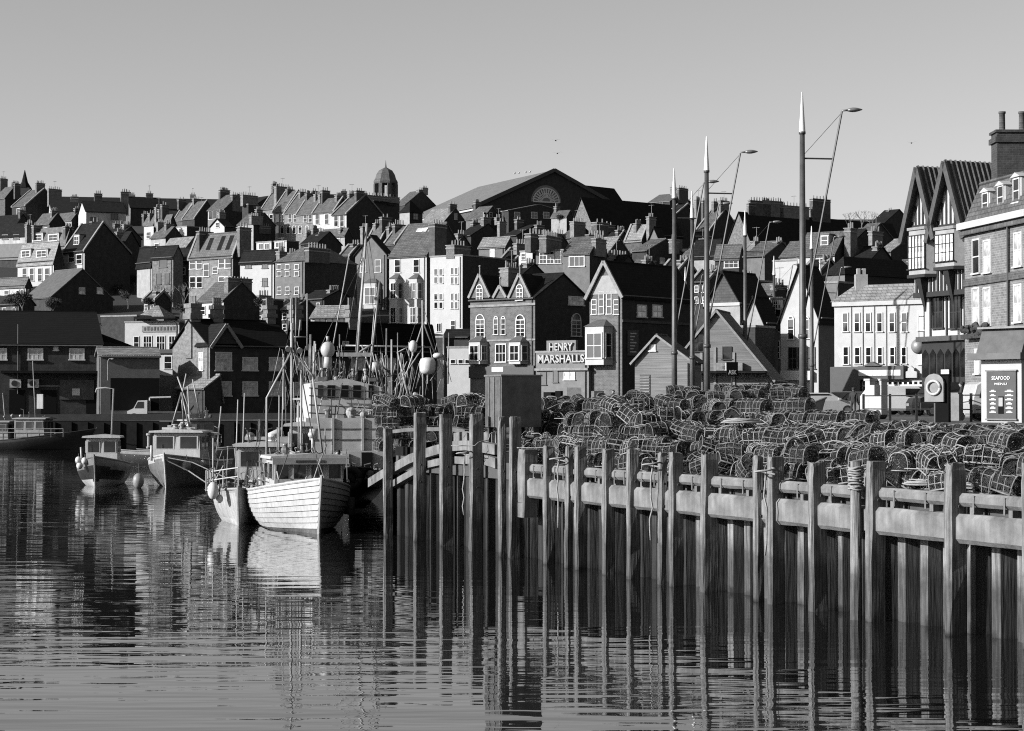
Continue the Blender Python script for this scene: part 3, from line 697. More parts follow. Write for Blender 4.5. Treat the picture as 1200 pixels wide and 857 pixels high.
def house(label, L, S, Rr, eave, ridge, D, th=42, roof='x', wm=None, rm=None, wins=(), chim=(), par=False, dep=8, over=.25, name='house', cat='house', rid=.5, zfoot=None, side=None):
    wm = wm or BRICK; rm = rm or SLATE
    H = House(); a = R(th); H.near = D < 235
    C = at(S, eave, D); n1 = Vector((-math.sin(a), -math.cos(a), 0)); t = Vector((math.cos(a), -math.sin(a), 0)); s = Vector((math.sin(a), math.cos(a), 0))
    W = -solve_pt(L, C, t); Dp = solve_pt(Rr, C, s) if Rr is not None and Rr > S + .5 else dep
    if not (1.0 < W < 90): print('BAD W', label, W); W = max(2, min(60, abs(W)))
    if not (1.0 < Dp < 90): print('BAD Dp', label, Dp); Dp = max(2, min(45, abs(Dp)))
    cc = Vector((C.x, C.y, 0)) - t * W / 2 + s * Dp / 2
    z0 = land_z(cc.x, cc.y) if zfoot is None else zfoot
    ze = C.z - z0
    root = empty(name, (C.x, C.y, z0), -a, label, cat)
    H.root, H.C, H.t, H.s, H.n1, H.W, H.Dp, H.ze, H.z0, H.D = root, C, t, s, n1, W, Dp, ze, z0, D
    if roof == 'x': A = C + s * Dp * rid
    elif roof == 'y': A = C - t * W * rid
    else: A = cc
    zr = zat(A.y, ridge) - z0 if ridge is not None else ze + .3
    H.zr = zr; zb = -3.0
    mb = MB()
    if roof == 'x':
        mb.prism([(0, zb), (Dp, zb), (Dp, ze), (Dp*rid, zr), (0, ze)], 0, -W, 0)
    elif roof == 'y':
        mb.prism([(-W, zb), (0, zb), (0, ze), (-W*rid, zr), (-W, ze)], 1, 0, Dp)
    else:
        mb.box((-W, 0, zb), (0, Dp, ze))
    if side is None: side = BRICKD if wm in (WHITE, WHITE2, CREAM, GREY) and roof != 'he' else (BRICKD if wm in (BRICK, BRICKL) else wm)  # brick sides and backs, darkened so walls turned from the sun read shaded
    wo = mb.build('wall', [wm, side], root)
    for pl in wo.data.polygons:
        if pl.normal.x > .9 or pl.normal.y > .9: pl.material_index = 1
    o = over; th_ = .16; rb = MB()
    if roof == 'x':
        for y0, y1 in ((-o, Dp*rid), (Dp + o, Dp*rid)):
            k = (zr - ze) / (Dp*rid if y0 < 0 else Dp*(1-rid)); z0_ = ze - k * o
            rb.prism([(y0, z0_), (y1, zr), (y1, zr + th_), (y0, z0_ + th_)], 0, -W - o*.5, o*.5)
        if D < 330:
            rb.tube([(-W - o*.4, Dp*rid, zr + th_), (o*.4, Dp*rid, zr + th_)], .11, 6)
    elif roof == 'y':
        for x0, x1 in ((-W - o, -W*rid), (o, -W*rid)):
            k = (zr - ze) / (W*(1-rid) if x0 < -W/2 else W*rid); z0_ = ze - k * o
            rb.prism([(x0, z0_), (x1, zr), (x1, zr + th_), (x0, z0_ + th_)], 1, -o, Dp + o*.5)
        if D < 330: rb.tube([(-W*rid, -o*.9, zr + th_), (-W*rid, Dp, zr + th_)], .11, 6)
    elif roof == 'h':
        m = min(W, Dp) / 2; o2 = o
        b4 = [(-W-o2, -o2, ze), (o2, -o2, ze), (o2, Dp+o2, ze), (-W-o2, Dp+o2, ze)]
        if W >= Dp: r2 = [(-W + m, Dp/2, zr), (-m, Dp/2, zr)]
        else: r2 = [(-W/2, m, zr), (-W/2, Dp - m, zr)]
        if W >= Dp: fs = [(0,1,5,4), (1,2,5), (2,3,4,5), (3,0,4), (3,2,1,0)]
        else: fs = [(0,1,4), (1,2,5,4), (2,3,5), (3,0,4,5), (3,2,1,0)]
        rb.add([(x, y, z + .02) for x, y, z in b4] + r2, fs)
    elif roof == 'he':   # long roof along y hipped only at its far end
        m = W / 2
        rb.add([(-W-o, -o, ze+.02), (o, -o, ze+.02), (o, Dp+o, ze+.02), (-W-o, Dp+o, ze+.02), (-m, -o, zr), (-m, Dp-m, zr)], [(0,1,4),(1,2,5,4),(2,3,5),(3,0,4,5),(3,2,1,0)])
    elif roof == 'f':
        rb.box((-W + .25, .25, ze - .4), (-.25, Dp - .25, ze + .02))
        pp = MB()
        for a_, b_ in (((-W-.06, -.08, ze+.02), (.08, .3, ze+.22)), ((-W-.06, Dp-.3, ze+.02), (.08, Dp+.06, ze+.22)), ((-W-.06, .301, ze+.02), (-W+.3, Dp-.301, ze+.22)), ((-.3, .301, ze+.02), (.08, Dp-.301, ze+.22))): pp.box(a_, b_)
        pp.build('coping', COPE, root)
    H.roof = rb.build('roof', rm, root)
    if roof in 'xy' and D < 420:
        gt = MB()
        if roof == 'x': gt.tube([(-W, -o - .06, ze - .05), (0, -o - .06, ze - .05)], .07, 5)
        else: gt.tube([(o + .06, 0, ze - .05), (o + .06, Dp, ze - .05)], .07, 5)
        gt.build('gutter', LEAD, root)
    if par:
        for xx in (-W, 0) if roof == 'x' else (0, Dp):
            pm = MB()
            if roof == 'x':
                for y0, y1 in ((-o, Dp*rid), (Dp + o, Dp*rid)):
                    k = (zr - ze) / (Dp*rid if y0 < 0 else Dp*(1-rid)); z_ = ze - k * o
                    pm.prism([(y0, z_ + .1), (y1, zr + .1), (y1, zr + .42), (y0, z_ + .42)], 0, xx - .18, xx + .18)
            else:
                for x0, x1 in ((-W - o, -W*rid), (o, -W*rid)):
                    k = (zr - ze) / (W*rid); z_ = ze - k * o
                    pm.prism([(x0, z_ + .1), (x1, zr + .1), (x1, zr + .42), (x0, z_ + .42)], 1, xx - .18, xx + .18)
            pm.build('parapet', COPE, root)
    for wn in wins: add_win(H, *wn)
    for ch in chim: add_chim(H, roof, *ch)
    if D > 338 and roof in 'xy' and W > 3 and not label.startswith(('great', 'stone chapel', 'long', 'second', 'far')):
        hr_ = random.Random(label)
        if hr_.random() < .75:
            e_ = hr_.random() < .5; l_ = hr_.uniform(1.2, 2.4); np_ = hr_.randrange(2, 5); hs_ = hr_.uniform(1.6, 2.6)
            st_, pots_ = chimney_geo(.6, l_, hs_, np_, .6, BRICK, int(hr_.random()*1e6))
            for y_, h_, r_ in pots_: st_.tube([(0, y_, hs_ + .08), (0, y_, hs_ + .08 + h_)], [r_, r_*.8], 6, 2)
            if roof == 'x': lc = (-W + .4 if e_ else -.4, Dp * hr_.uniform(.3, .7), zr - hs_ + hr_.uniform(.6, 1.4))
            else: lc = (-W * hr_.uniform(.3, .7), Dp - .5, zr - hs_ + hr_.uniform(.6, 1.4))
            st_.build('chimney', [(BRICKL, STONE, BRICK)[hr_.randrange(3)], COPE, POT], root, loc=lc)
    # drainpipe on the lit face
    if D < 340 and W > 4:
        dp = MB(); dp.tube([(-.35, -.09, ze - .1), (-.35, -.09, 0)], .05, 5); dp.build('drainpipe', LEAD if wm in (WHITE, CREAM) else IRON, root)
    return H
def face(H, f):
    if f == 'L': return H.C, H.n1, H.t
    return H.C, H.t, H.s
def loc_on(H, f, px, py, off=.0):
    P, n, u = face(H, f); q = onplane(px, py, P + n * off, n); d = q - P
    lu = d.dot(u); z = q.z - H.z0
    return (lu, -off, z) if f == 'L' else (off, lu, z)
def add_win(H, f, pxs, pys, w, h, cols=1, rows=2, style='n', skip=()):
    for j, py in enumerate(pys):
        for i, px in enumerate(pxs):
            if (i, j) in skip: continue
            a_ = loc_on(H, f, px - w/2, py - h/2); b_ = loc_on(H, f, px + w/2, py + h/2)
            ax = 0 if f == 'L' else 1; ww = abs(b_[ax] - a_[ax]); hh = abs(a_[2] - b_[2])
            ww = min(ww, 4.5)
            c = loc_on(H, f, px, py, .01)
            fm, pm = window_mesh(ww, hh, cols, rows, style, H.near)
            o = obj('window', fm, H.root, c, 0 if f == 'L' else math.pi/2)
            if pm: obj('pane', pm, o)
def chimney_geo(thx, ly, hs, npots, ph, wm, seed=0):
    st = MB(); st.box((-thx/2, -ly/2, 0), (thx/2, ly/2, hs)); 
    st.box((-thx/2-.07, -ly/2-.07, hs-.45), (thx/2+.07, ly/2+.07, hs-.28), 1); st.box((-thx/2-.1, -ly/2-.1, hs-.02), (thx/2+.1, ly/2+.1, hs+.1), 1)
    r_ = random.Random(seed); pots = []
    for i in range(npots):
        y = (-ly/2 + .2 + (ly - .4) * (i + .5) / npots) if npots > 1 else 0
        pots.append((y, ph * r_.uniform(.85, 1.15), r_.uniform(.11, .15)))
    return st, pots
def add_chim(H, roof, px, ytop, npots=4, ly=1.8, f=.5, thx=.6, ph=.7, down=2.0, along='y'):
    """stack with its pot tips at pixel (px, ytop)"""
    NH[0] += 1
    if roof in ('x', 'h', 'f'):
        P = H.C + H.s * H.Dp * f; q = onplane(px, ytop, P, H.n1); lx = (q - H.C).dot(H.t); l = (lx, H.Dp * f); zt = q.z
    else:
        P = H.C - H.t * H.W * f; q = onplane(px, ytop, P, H.t); l = (-H.W * f, (q - H.C).dot(H.s)); zt = q.z
    hs = max(1.0, min(zt - ph - H.z0, 60) - (H.ze - .3)) 
    zb = H.ze - .3
    if zt - ph - H.z0 < zb + .6: zb = zt - ph - H.z0 - 1.5; hs = 1.5
    st, pots = chimney_geo(thx, ly, hs, npots, ph, BRICK, NH[0])
    if NH[0] % 3 == 0:
        st.bar((.1, 0, hs), (.1, 0, hs + 2.1), .05, None, 1); st.bar((-.5, 0, hs + 2.0), (.6, 0, hs + 2.0), .05, None, 1)
        for q_ in (-.4, -.1, .2, .5): st.bar((q_, -.25, hs + 2.0), (q_, .25, hs + 2.0), .04, None, 1)
    wmt = (BRICKL, BRICK, STONE)[NH[0] % 3]
    if not H.near:
        for y, h_, r_ in pots: st.tube([(0, y, hs + .08), (0, y, hs + .08 + h_)], [r_, r_ * .8], 6, 2)
        c = st.build('chimney', [wmt, COPE, POT], H.root, loc=(l[0], l[1], zb))
    else:
        c = st.build('chimney', [wmt, COPE], H.root, loc=(l[0], l[1], zb))
        for y, h_, r_ in pots:
            pm = MB(); pm.lathe([(r_*1.1, 0), (r_, .1), (r_*.85, h_-.1), (r_, h_-.06), (r_, h_)], 8); pm.build('chimney_pot', POT, c, loc=(0, y, hs + .08))
    if along == 'x': c.rotation_euler = (0, 0, math.pi/2)
def dormer(H, px, py, w, h, wm=WHITE, front=True):
    """flat-fronted dormer box standing through the left-lit roof slope; px,py = centre of its front"""
    sl = (H.zr - H.ze) / (H.Dp * .5); P = H.C
    q = onplane(px, py, H.C + H.s * 1.0, H.n1); lx = (q - H.C).dot(H.t); z = q.z - H.z0
    ppm = F / q.y; ww = w / (ppm * abs(H.t.x) + 1e-6); hh = h / ppm
    yy = max(.1, min(H.Dp * .5, (z - hh/2 - H.ze) / sl))
    mb = MB(); mb.box((lx - ww/2, yy, z - hh/2 - .4), (lx + ww/2, yy + hh/sl + .8, z + hh/2), 0); mb.box((lx - ww/2 - .12, yy - .12, z + hh/2 + .002), (lx + ww/2 + .12, yy + hh/sl + .8, z + hh/2 + .12), 1)
    d = mb.build('dormer', [wm, LEAD], H.root)
    fm, pm = window_mesh(ww * .74, hh * .66, 2 if ww > 1.4 else 1, 2, 'n', False)
    obj('window', fm, d, (lx, yy - .01, z))
def bay(H, f, px, y0, y1, w, proj=.9, levels=1, cap=True, wm=WHITE, capm=None):
    """canted bay from pixel y0 (top) to y1 (bottom)"""
    a_ = loc_on(H, f, px, y0); b_ = loc_on(H, f, px, y1); ww = w / (F / H.D) / (abs(H.t.x) if f == 'L' else abs(H.s.x))
    hh = a_[2] - b_[2]; c = (a_[0], a_[1], b_[2])
    mb = MB(); i = .45
    poly = [(-ww/2, 0), (-ww/2 + i*.6, -proj), (ww/2 - i*.6, -proj), (ww/2, 0)]
    mb.prism(poly, 2, 0, hh); o = mb.build('bay_window', wm, H.root, loc=c, rz=0 if f == 'L' else math.pi/2)
    if cap:
        cm = MB(); e = .12; cm.add([(-ww/2-e, 0, hh), (-ww/2+i*.6-e, -proj-e, hh), (ww/2-i*.6+e, -proj-e, hh), (ww/2+e, 0, hh), (-ww/5, 0, hh+.7), (ww/5, 0, hh+.7)], [(0,1,4),(1,2,5,4),(2,3,5),(3,0,4,5),(3,2,1,0)])
        cm.build('bay_roof', capm or LEAD, o)
    for lv in range(levels):
        zc = hh * (lv + .5) / levels; wh = hh / levels * .62
        fm, pm = window_mesh(ww - i*1.2 - .5, wh, 2, 2, 'n', True); p = obj('pane_front', pm, o, (0, -proj - .01, zc)); obj('sash', fm, o, (0, -proj - .01, zc))
        for sg in (-1, 1):
            an = math.atan2(proj, i*.6) * sg
            fm, pm = window_mesh(.55, wh, 1, 2, 'n', True); q = (sg * (ww/2 - i*.3), -proj/2, zc)
            obj('sash', fm, o, (q[0] + sg*.02, q[1] - .01, q[2]), sg * (math.pi/2 - .27)); obj('pane_side', pm, o, (q[0] + sg*.02, q[1] - .01, q[2]), sg * (math.pi/2 - .27))
    return o

# -------- far skyline rows
house('long dark terrace along the far skyline with tiny white dormers', 60, 66, 262, 243, 231, 640, 80, 'y', BRICKD, DARKR, dep=100, chim=[(150, 223, 3), (155, 226, 4), (226, 226, 3)], wins=[('R', [78, 84, 90, 96], [240], 3, 3, 1, 1)])
house('second long dark roof on the far skyline behind the centre houses', 255, 300, 330, 240, 230, 650, 50, 'x', BRICKD, DARKR)
house('far dark roof between the crescent and the cupola', 372, 380, 440, 240, 228, 620, 72, 'y', BRICKD, DARKR, chim=[(403, 222, 4), (427, 224, 4)])
house('skyline house at the far left edge with a stout stack', -12, 6, 26, 232, 219, 560, 42, 'x', BRICK, SLATE, chim=[(4, 207, 4, 2.4), (20, 213, 3)])
house('far left house with a pale sloping roof and dark gable', 13, 30, 72, 241, 222, 520, 42, 'x', BRICKD, SLATE, chim=[(47, 212, 5, 2.6), (64, 219, 6, 4.0)], par=True, wins=[('L', [24], [252], 8, 14, 1, 2)])
house('small house with a very narrow bright white gable', 55, 61.5, 92, 252, 235, 500, 75, 'y', WHITE, DARKR)
house('low house with pale roof slope under the narrow white gable', 62, 84, 97, 258, 249, 480, 42, 'x', CREAM, SLATE)
house('long white-walled house with dark roof on the upper left slope', 91, 101, 147, 248, 236, 470, 68, 'y', WHITE, DARKR, side=WHITE2, wins=[('R', [110, 134], [258, 254], 7, 6, 2, 1, 'b', ((0, 1), (1, 0)))], chim=[(115, 224, 3), (146, 222, 3)])
house('grey-walled house with slate roof right of the long white house', 146, 153, 190, 243, 231, 520, 66, 'y', GREY, DARKR, chim=[(175, 224, 2), (148, 228, 3)])
house('brick house with a pale window high on the far left slope', -14, 20, 34, 262, 252, 470, 30, 'x', BRICKD, DARKR)
house('house with white upper band and two square windows at the left edge', -20, 33, 42, 275, 262, 420, 28, 'x', WHITE2, DARKR, wins=[('L', [6, 19], [278], 6, 5, 2, 1, 'b')], chim=[(35, 258, 3)])
house('dark stone house with long grey roof at the left edge', -20, 27, 36, 301, 286, 380, 26, 'x', BRICKD, LEAD, wins=[('L', [2, 12], [326], 5, 8, 1, 2)])
house('small white outbuilding low at the left edge', -8, 30, 36, 334, 326, 325, 35, 'x', WHITE, SLATE, wins=[('L', [8, 22], [345], 5, 8, 1, 2)])
# mansard house
H = house('white house with two rows of dormers in a steep mansard roof', 20, 63, 74, 305, 284, 326, 40, 'x', WHITE, PALER, wins=[('L', [29, 37.5, 47, 55.5], [322], 4.5, 14, 1, 2)])
for px_, py_, w_, h_ in ((35, 298, 15, 10), (54, 298, 17, 10)): dormer(H, px_, py_, w_, h_)
H = house('upper part of the mansard row with a pair of broad white dormers', 36, 76, 88, 288, 266, 372, 40, 'x', BRICK, SLATE, chim=[(35, 260, 3), (80, 262, 4)])
for px_, py_ in ((47, 279), (66, 279)): dormer(H, px_, py_, 16, 10)
H = house('white-fronted house with a tall dark blank gable and one small dormer', 73, 99, 152, 294, 262, 326, 42, 'x', WHITE, DARKR, par=True, rid=.4, wins=[('L', [84, 93], [302, 304], 6, 10, 1, 2, 'n', ((0, 1), (1, 0)))], chim=[(112, 256, 2)])
dormer(H, 90, 282, 8, 13)
H = house('dark gable house with a long grey roof slope and two small lit windows', 28, 60, 132, 348, 316, 300, 48, 'x', BRICKD, LEAD, wins=[('R', [96, 117], [341], 6, 7, 2, 1, 'c')], par=False)
house('tall dark house behind the blank gable', 132, 139, 168, 296, 272, 334, 42, 'x', BRICKD, DARKR, chim=[(141, 268, 4)])
# 150-235
house('narrow white house with tall chimneys at the top of the left lane', 168, 180, 187, 262, 252, 440, 38, 'x', WHITE, SLATE, wins=[('L', [174], [276], 4, 7)], chim=[(171, 248, 3), (178, 247, 2)])
house('white house second in the lane row with dark stone side', 183, 198, 206, 263, 252, 430, 42, 'x', WHITE, SLATE, wins=[('L', [190], [272], 5, 8)], chim=[(186, 240, 4), (193, 237, 2)])
house('cream cottage stepping down the left lane', 176, 194, 214, 278, 266, 400, 42, 'x', CREAM, SLATE, wins=[('L', [184], [290], 5, 8)], chim=[(198, 259, 3)])
house('house with pale roof behind the small white block', 203, 214, 238, 258, 238, 500, 42, 'x', BRICK, SLATE, par=True, chim=[(236, 238, 3)])
house('slate-roofed house with raised gable stones near the long skyline terrace', 213, 228, 256, 256, 236, 490, 42, 'x', BRICKD, SLATE, par=True)
house('small square white block with a dark side wall', 206, 219, 234, 266, 258, 405, 42, 'f', WHITE, LEAD, wins=[('L', [213], [272], 4, 5)])
house('low grey roof between the white block and the brick terrace', 190, 218, 236, 290, 278, 380, 42, 'x', STONE, PALER)
house('grey stone three-storey house behind the bare trees', 178, 203, 214, 301, 289, 312, 36, 'x', STONE, DARKR, wins=[('L', [191], [309], 8, 8, 1, 1, 'b'), ('L', [186, 196], [327], 5, 12, 1, 2, 'b')])
house('narrow white-sided house left of the grey stone house', 160, 178, 185, 307, 290, 322, 50, 'x', CREAM, DARKR)
house('dark house with stacked balconies between stone house and brick terrace', 203, 221, 232, 305, 292, 316, 34, 'x', BRICKD, DARKR, wins=[('L', [208, 215], [318, 336], 4, 8, 1, 2)])
# 220-300
H = house('brick house on the skyline with pots along its ridge and a broad slate slope', 243, 263, 296, 245, 228, 470, 40, 'x', BRICKL, SLATE, chim=[(262, 220, 5, 2.6), (279, 226, 6, 4)], wins=[('L', [252], [252], 14, 8, 3, 1)])
house('tall dark chimney block house right of the skyline brick house', 287, 291, 302, 240, 236, 455, 40, 'f', BRICKD, LEAD, chim=[(292, 226, 6, 4.5, .5, .8)])
house('tiny white gable house above the brick terrace', 246, 263, 272, 265, 257, 400, 42, 'y', WHITE, DARKR, wins=[('L', [255], [264], 4, 5)])
H = house('brick terrace with sloping skylight strips and white sash windows', 221, 273, 292, 299, 273, 303, 38, 'x', BRICKL, SLATE, par=True, chim=[(240, 267, 5, 2.8), (286, 262, 3, 2.4)],
   wins=[('L', [226, 234], [309, 331], 6, 12, 1, 2), ('L', [242], [317], 6, 14, 1, 2), ('L', [252.5], [317], 5, 7, 1, 2), ('L', [260, 267.5], [309, 330], 6, 10, 1, 2)])
for q0, q1, px_ in ((.25, .8, 243), (.2, .85, 258), (.2, .85, 269)):
    mb = MB(); k = (H.zr - H.ze) / (H.Dp/2); x = -H.W * (273 - px_ + 6) / 58
    mb.add([(x - .45, H.Dp/2*q0, H.ze + k*H.Dp/2*q0 + .2), (x + .45, H.Dp/2*q0, H.ze + k*H.Dp/2*q0 + .2), (x + .45, H.Dp/2*q1, H.ze + k*H.Dp/2*q1 + .2), (x - .45, H.Dp/2*q1, H.ze + k*H.Dp/2*q1 + .2)], [(0,1,2,3)])
    mb.build('roof_strip', DARKR, H.root)
house('house with a low pale roof and a row of pots behind the brick terrace', 278, 297, 322, 262, 250, 425, 40, 'x', CREAM, SLATE, chim=[(300, 250, 5, 3.2, .1, .7), (310, 262, 5, 3, .5)])
H = house('front slate-roofed cottage with white end wall and a broad dark stack', 231, 262, 304, 352, 331, 262, 46, 'x', WHITE, SLATE, chim=[(279, 325, 7, 3.8, .5, .9, .25)], wins=[('L', [238, 252], [364], 5, 9)])
# 280-420
house('plain white house with three small dark windows', 281, 321, 330, 306, 294, 288, 30, 'x', WHITE, DARKR, wins=[('L', [291, 310.5], [311], 6, 6, 2, 1, 'b'), ('L', [310.5], [331], 5, 9, 1, 1, 'b')], chim=[(330, 290, 4)])
house('white attic box behind the plain white house', 300, 318, 330, 284, 280, 352, 36, 'f', WHITE, LEAD, wins=[('L', [306, 313], [289], 5, 6, 2, 1)])
house('second white attic box with small windows', 321, 336, 350, 283, 280, 346, 36, 'f', WHITE2, LEAD, wins=[('L', [328], [287], 9, 5, 3, 1)])
house('grey three-storey house with paired windows and a plain dark side', 322, 357, 418, 306, 290, 282, 38, 'h', GREY, SLATE, wins=[('L', [327.5, 337, 348], [313], 4.5, 5, 1, 1), ('L', [327.5, 337, 348], [321], 4.5, 5, 1, 1), ('L', [327.5, 337, 348], [341], 4.5, 8, 1, 2)], chim=[(372, 286, 7, 4.2, .1, .8), (343, 292, 3)])
T = [(306, 321, 352, 244, 220, 470), (319, 334, 364, 247, 224, 458), (333, 349, 380, 249, 227, 446), (347, 367, 392, 250, 230, 434)]
for i, (l, s_, r_, e, rr, D) in enumerate(T):
    house('crescent terrace house, %s from the left, pale front and stepped slate roof' % ORD[i], l, s_, r_, e, rr, D, 42, 'x', BRICKL, SLATE, par=True, wins=[('L', [s_ - 9, s_ - 3], [256, 269], 3.4, 8, 1, 2)], chim=[(s_ + 6, rr - 5, 4, 2.2)] if i != 0 else [(331, 216, 6, 4.5, .3, .9)])
house('white bay-fronted house at the end of the crescent', 366, 391, 412, 248, 232, 415, 40, 'x', WHITE, SLATE, wins=[('L', [372, 383], [257], 4, 11, 1, 2)], chim=[(381, 220, 3, 2.2), (397, 226, 4)], par=True)
house('white house with a tall dark blank side below the cupola', 389, 406, 450, 251, 229, 402, 42, 'x', WHITE, SLATE, wins=[('L', [394, 401], [259], 4, 12, 1, 2)], chim=[(412, 224, 4), (420, 232, 3)], par=True)
house('dark slab-sided block with a row of pots on its parapet', 424, 430, 468, 234, 230, 455, 42, 'f', BRICKD, LEAD, chim=[(440, 227, 9, 9, .1, .8), (452, 227, 8, 8, .5, .8)])
house('brown brick row under the crescent with arched openings', 326, 366, 376, 262, 257, 425, 36, 'f', BRICKL, LEAD, wins=[('L', [331, 338, 345, 352, 360], [270], 3.5, 7, 1, 1, 'a')])
house('stone-fronted block with a bay below the crescent end', 376, 404, 412, 276, 268, 400, 36, 'x', CREAM, SLATE, wins=[('L', [384, 396], [284], 5, 8)], chim=[(377, 268, 3), (401, 266, 4)])
house('dark side house between crescent and grey three-storey house', 352, 372, 400, 285, 272, 380, 42, 'x', BRICKD, DARKR, chim=[(362, 270, 5), (376, 272, 3)])
house('small slate house with a row of pots beneath the dark slab block', 430, 446, 466, 282, 262, 345, 42, 'x', BRICKD, SLATE, chim=[(443, 258, 3), (428, 262, 3)], par=True)
house('slate house with a tall bright-edged stack left of the bay houses', 450, 463, 492, 286, 266, 330, 42, 'x', BRICKD, SLATE, chim=[(468, 259, 4, 2.6), (459, 262, 3)], par=True)
house('pale small house with a dark hipped roof under the market hall', 468, 480, 495, 249, 236, 440, 44, 'h', CREAM, DARKR, wins=[('R', [487], [254], 5, 7, 2, 2, 'b')])
house('house with a wide pale roof at the foot of the market hall', 494, 521, 546, 259, 244, 450, 44, 'x', CREAM, PALER, wins=[('R', [534], [254], 3, 7)])
house('grey-roofed house with twin attic windows right of the wide pale roof', 546, 566, 588, 256, 242, 430, 42, 'x', GREY, SLATE, wins=[('R', [564 + 4, 575], [252], 3, 6)], chim=[(584, 252, 3)])
house('dark roofed house with pots in the gap behind the bay houses', 536, 552, 592, 276, 263, 362, 42, 'x', BRICKD, DARKR, chim=[(557, 257, 4), (569, 259, 3), (588, 256, 2)])
# bay houses
H = house('grey gable-fronted house with a white ground bay left of the white bay house', 416, 453, 460, 298, 277, 308, 30, 'y', GREY, DARKR, wins=[('L', [426, 443], [312], 6, 14, 1, 2), ('L', [428, 442], [372], 7, 12, 2, 2)], dep=9)
bay(H, 'L', 437, 332, 362, 19, .8, 1)
H = house('tall white house with paired bay towers and a slate slope with skylights', 456, 500, 546, 299, 262, 286, 34, 'x', WHITE, SLATE, wins=[('L', [466, 488], [312], 6, 15, 1, 2)], chim=[(513, 258, 4, 2.8, .12, 1.0)])
for px_ in (465.5, 488.5): bay(H, 'L', px_, 327, 384, 13, .9, 2)
for px_ in (486, 501):
    mb = MB(); k = (H.zr - H.ze) / (H.Dp/2); x = -H.W * (500 - px_ + 8) / 44; y0, y1 = H.Dp*.36, H.Dp*.42
    mb.add([(x-1.2, y0, H.ze+k*y0+.25), (x+.6, y0, H.ze+k*y0+.25), (x+.6, y1, H.ze+k*y1+.25), (x-1.2, y1, H.ze+k*y1+.25)], [(0,1,2,3)]); mb.build('skylight', PANEL, H.root)
H = house('tall white flat-parapet house with small paired windows and a broad dark side', 504, 542, 600, 300, None, 278, 36, 'f', WHITE, LEAD, wins=[('L', [511, 517], [319, 328.5], 3.5, 7, 1, 1), ('L', [530, 535], [318, 329], 3, 8, 1, 1), ('L', [511, 517], [348, 358], 3.5, 7, 1, 1), ('L', [530, 535], [348, 358], 3, 8, 1, 1), ('L', [514.5], [384], 5, 9, 2, 1), ('L', [531], [384], 4.5, 15, 1, 3)], chim=[(537, 283, 5, 3.6, .15, 1.4)])
house('grey-roofed attic house with a bright white door behind the parapet house', 561, 592, 603, 289, 279, 305, 30, 'x', GREY, PALER, wins=[('L', [577], [297], 5, 11, 1, 1, 'c')])
house('square white end house with one high window beside the wide pot-topped stack', 608, 624, 636, 295, None, 272, 40, 'f', WHITE, LEAD, wins=[('L', [613.5], [301], 4, 7)], chim=[(612, 281, 5, 3.0), (634, 270, 8, 5.5, .1, 1.0)])
house('house with a strip of six bright white upper windows', 628, 660, 664, 294, None, 268, 24, 'f', GREY, LEAD, wins=[('L', [636.5, 645, 654], [302], 7, 13, 2, 3)], chim=[(645, 272, 9, 5.2, .9, 1.0)])
house('flat grey-fronted house with one wide white window', 660, 691, 712, 297, 279, 266, 30, 'x', GREY, SLATE, wins=[('L', [676], [306.5], 17, 10, 3, 1)], chim=[(702, 275, 5, 3)])
house('slate-roofed brick house with a pale slope right of the wide window house', 692, 713, 738, 296, 279, 284, 42, 'x', BRICKD, PALER, chim=[(699, 271, 6, 4)])
house('small pale-roofed house below the long dark chapel roof', 733, 752, 766, 281, 264, 335, 42, 'x', BRICK, PALER, chim=[(748, 258, 5), (763, 250, 3)], par=True)
house('little pointed grey gable right of the chapel roof end', 760, 773, 781, 282, 267, 320, 40, 'y', GREY, DARKR)
house('dark brick house with one dim side window and a pale front slope', 741, 758, 802, 294, 281, 300, 42, 'x', BRICKD, SLATE, wins=[('R', [776], [306], 5, 7, 1, 2, 'c')], chim=[(733, 292, 6, 4, .2), (790, 276, 2)])
house('low house full of pots between wide window house and dark brick house', 712, 728, 745, 310, 300, 270, 42, 'x', BRICKD, DARKR, chim=[(722, 294, 8, 5)])
house('dark brick row with small square windows under the market hall gable', 588, 596, 668, 247, 240, 430, 60, 'x', BRICKD, PALER, wins=[('R', [606, 626, 640], [252.5], 6, 7, 2, 2)])
house('white-patched low house beside the chapel gable', 646, 664, 672, 254, 247, 420, 34, 'x', CREAM, SLATE)
house('dark house with four pots before the chapel gable', 590, 606, 650, 276, 264, 352, 44, 'x', BRICKD, DARKR, chim=[(632, 260, 3), (612, 274, 6, 4, .3)])
house('house with a large square stack left of the chapel slope', 655, 670, 700, 279, 268, 340, 42, 'x', BRICK, SLATE, chim=[(677, 256, 4, 3, .2, .9), (703, 257, 2, 3, .5, 1.2)])
H = house('stone chapel with a steep pale gable and a very long dark roof', 667, 697, 800, 270, 232, 400, 50, 'y', STONE, DARKR, name='chapel', cat='chapel')
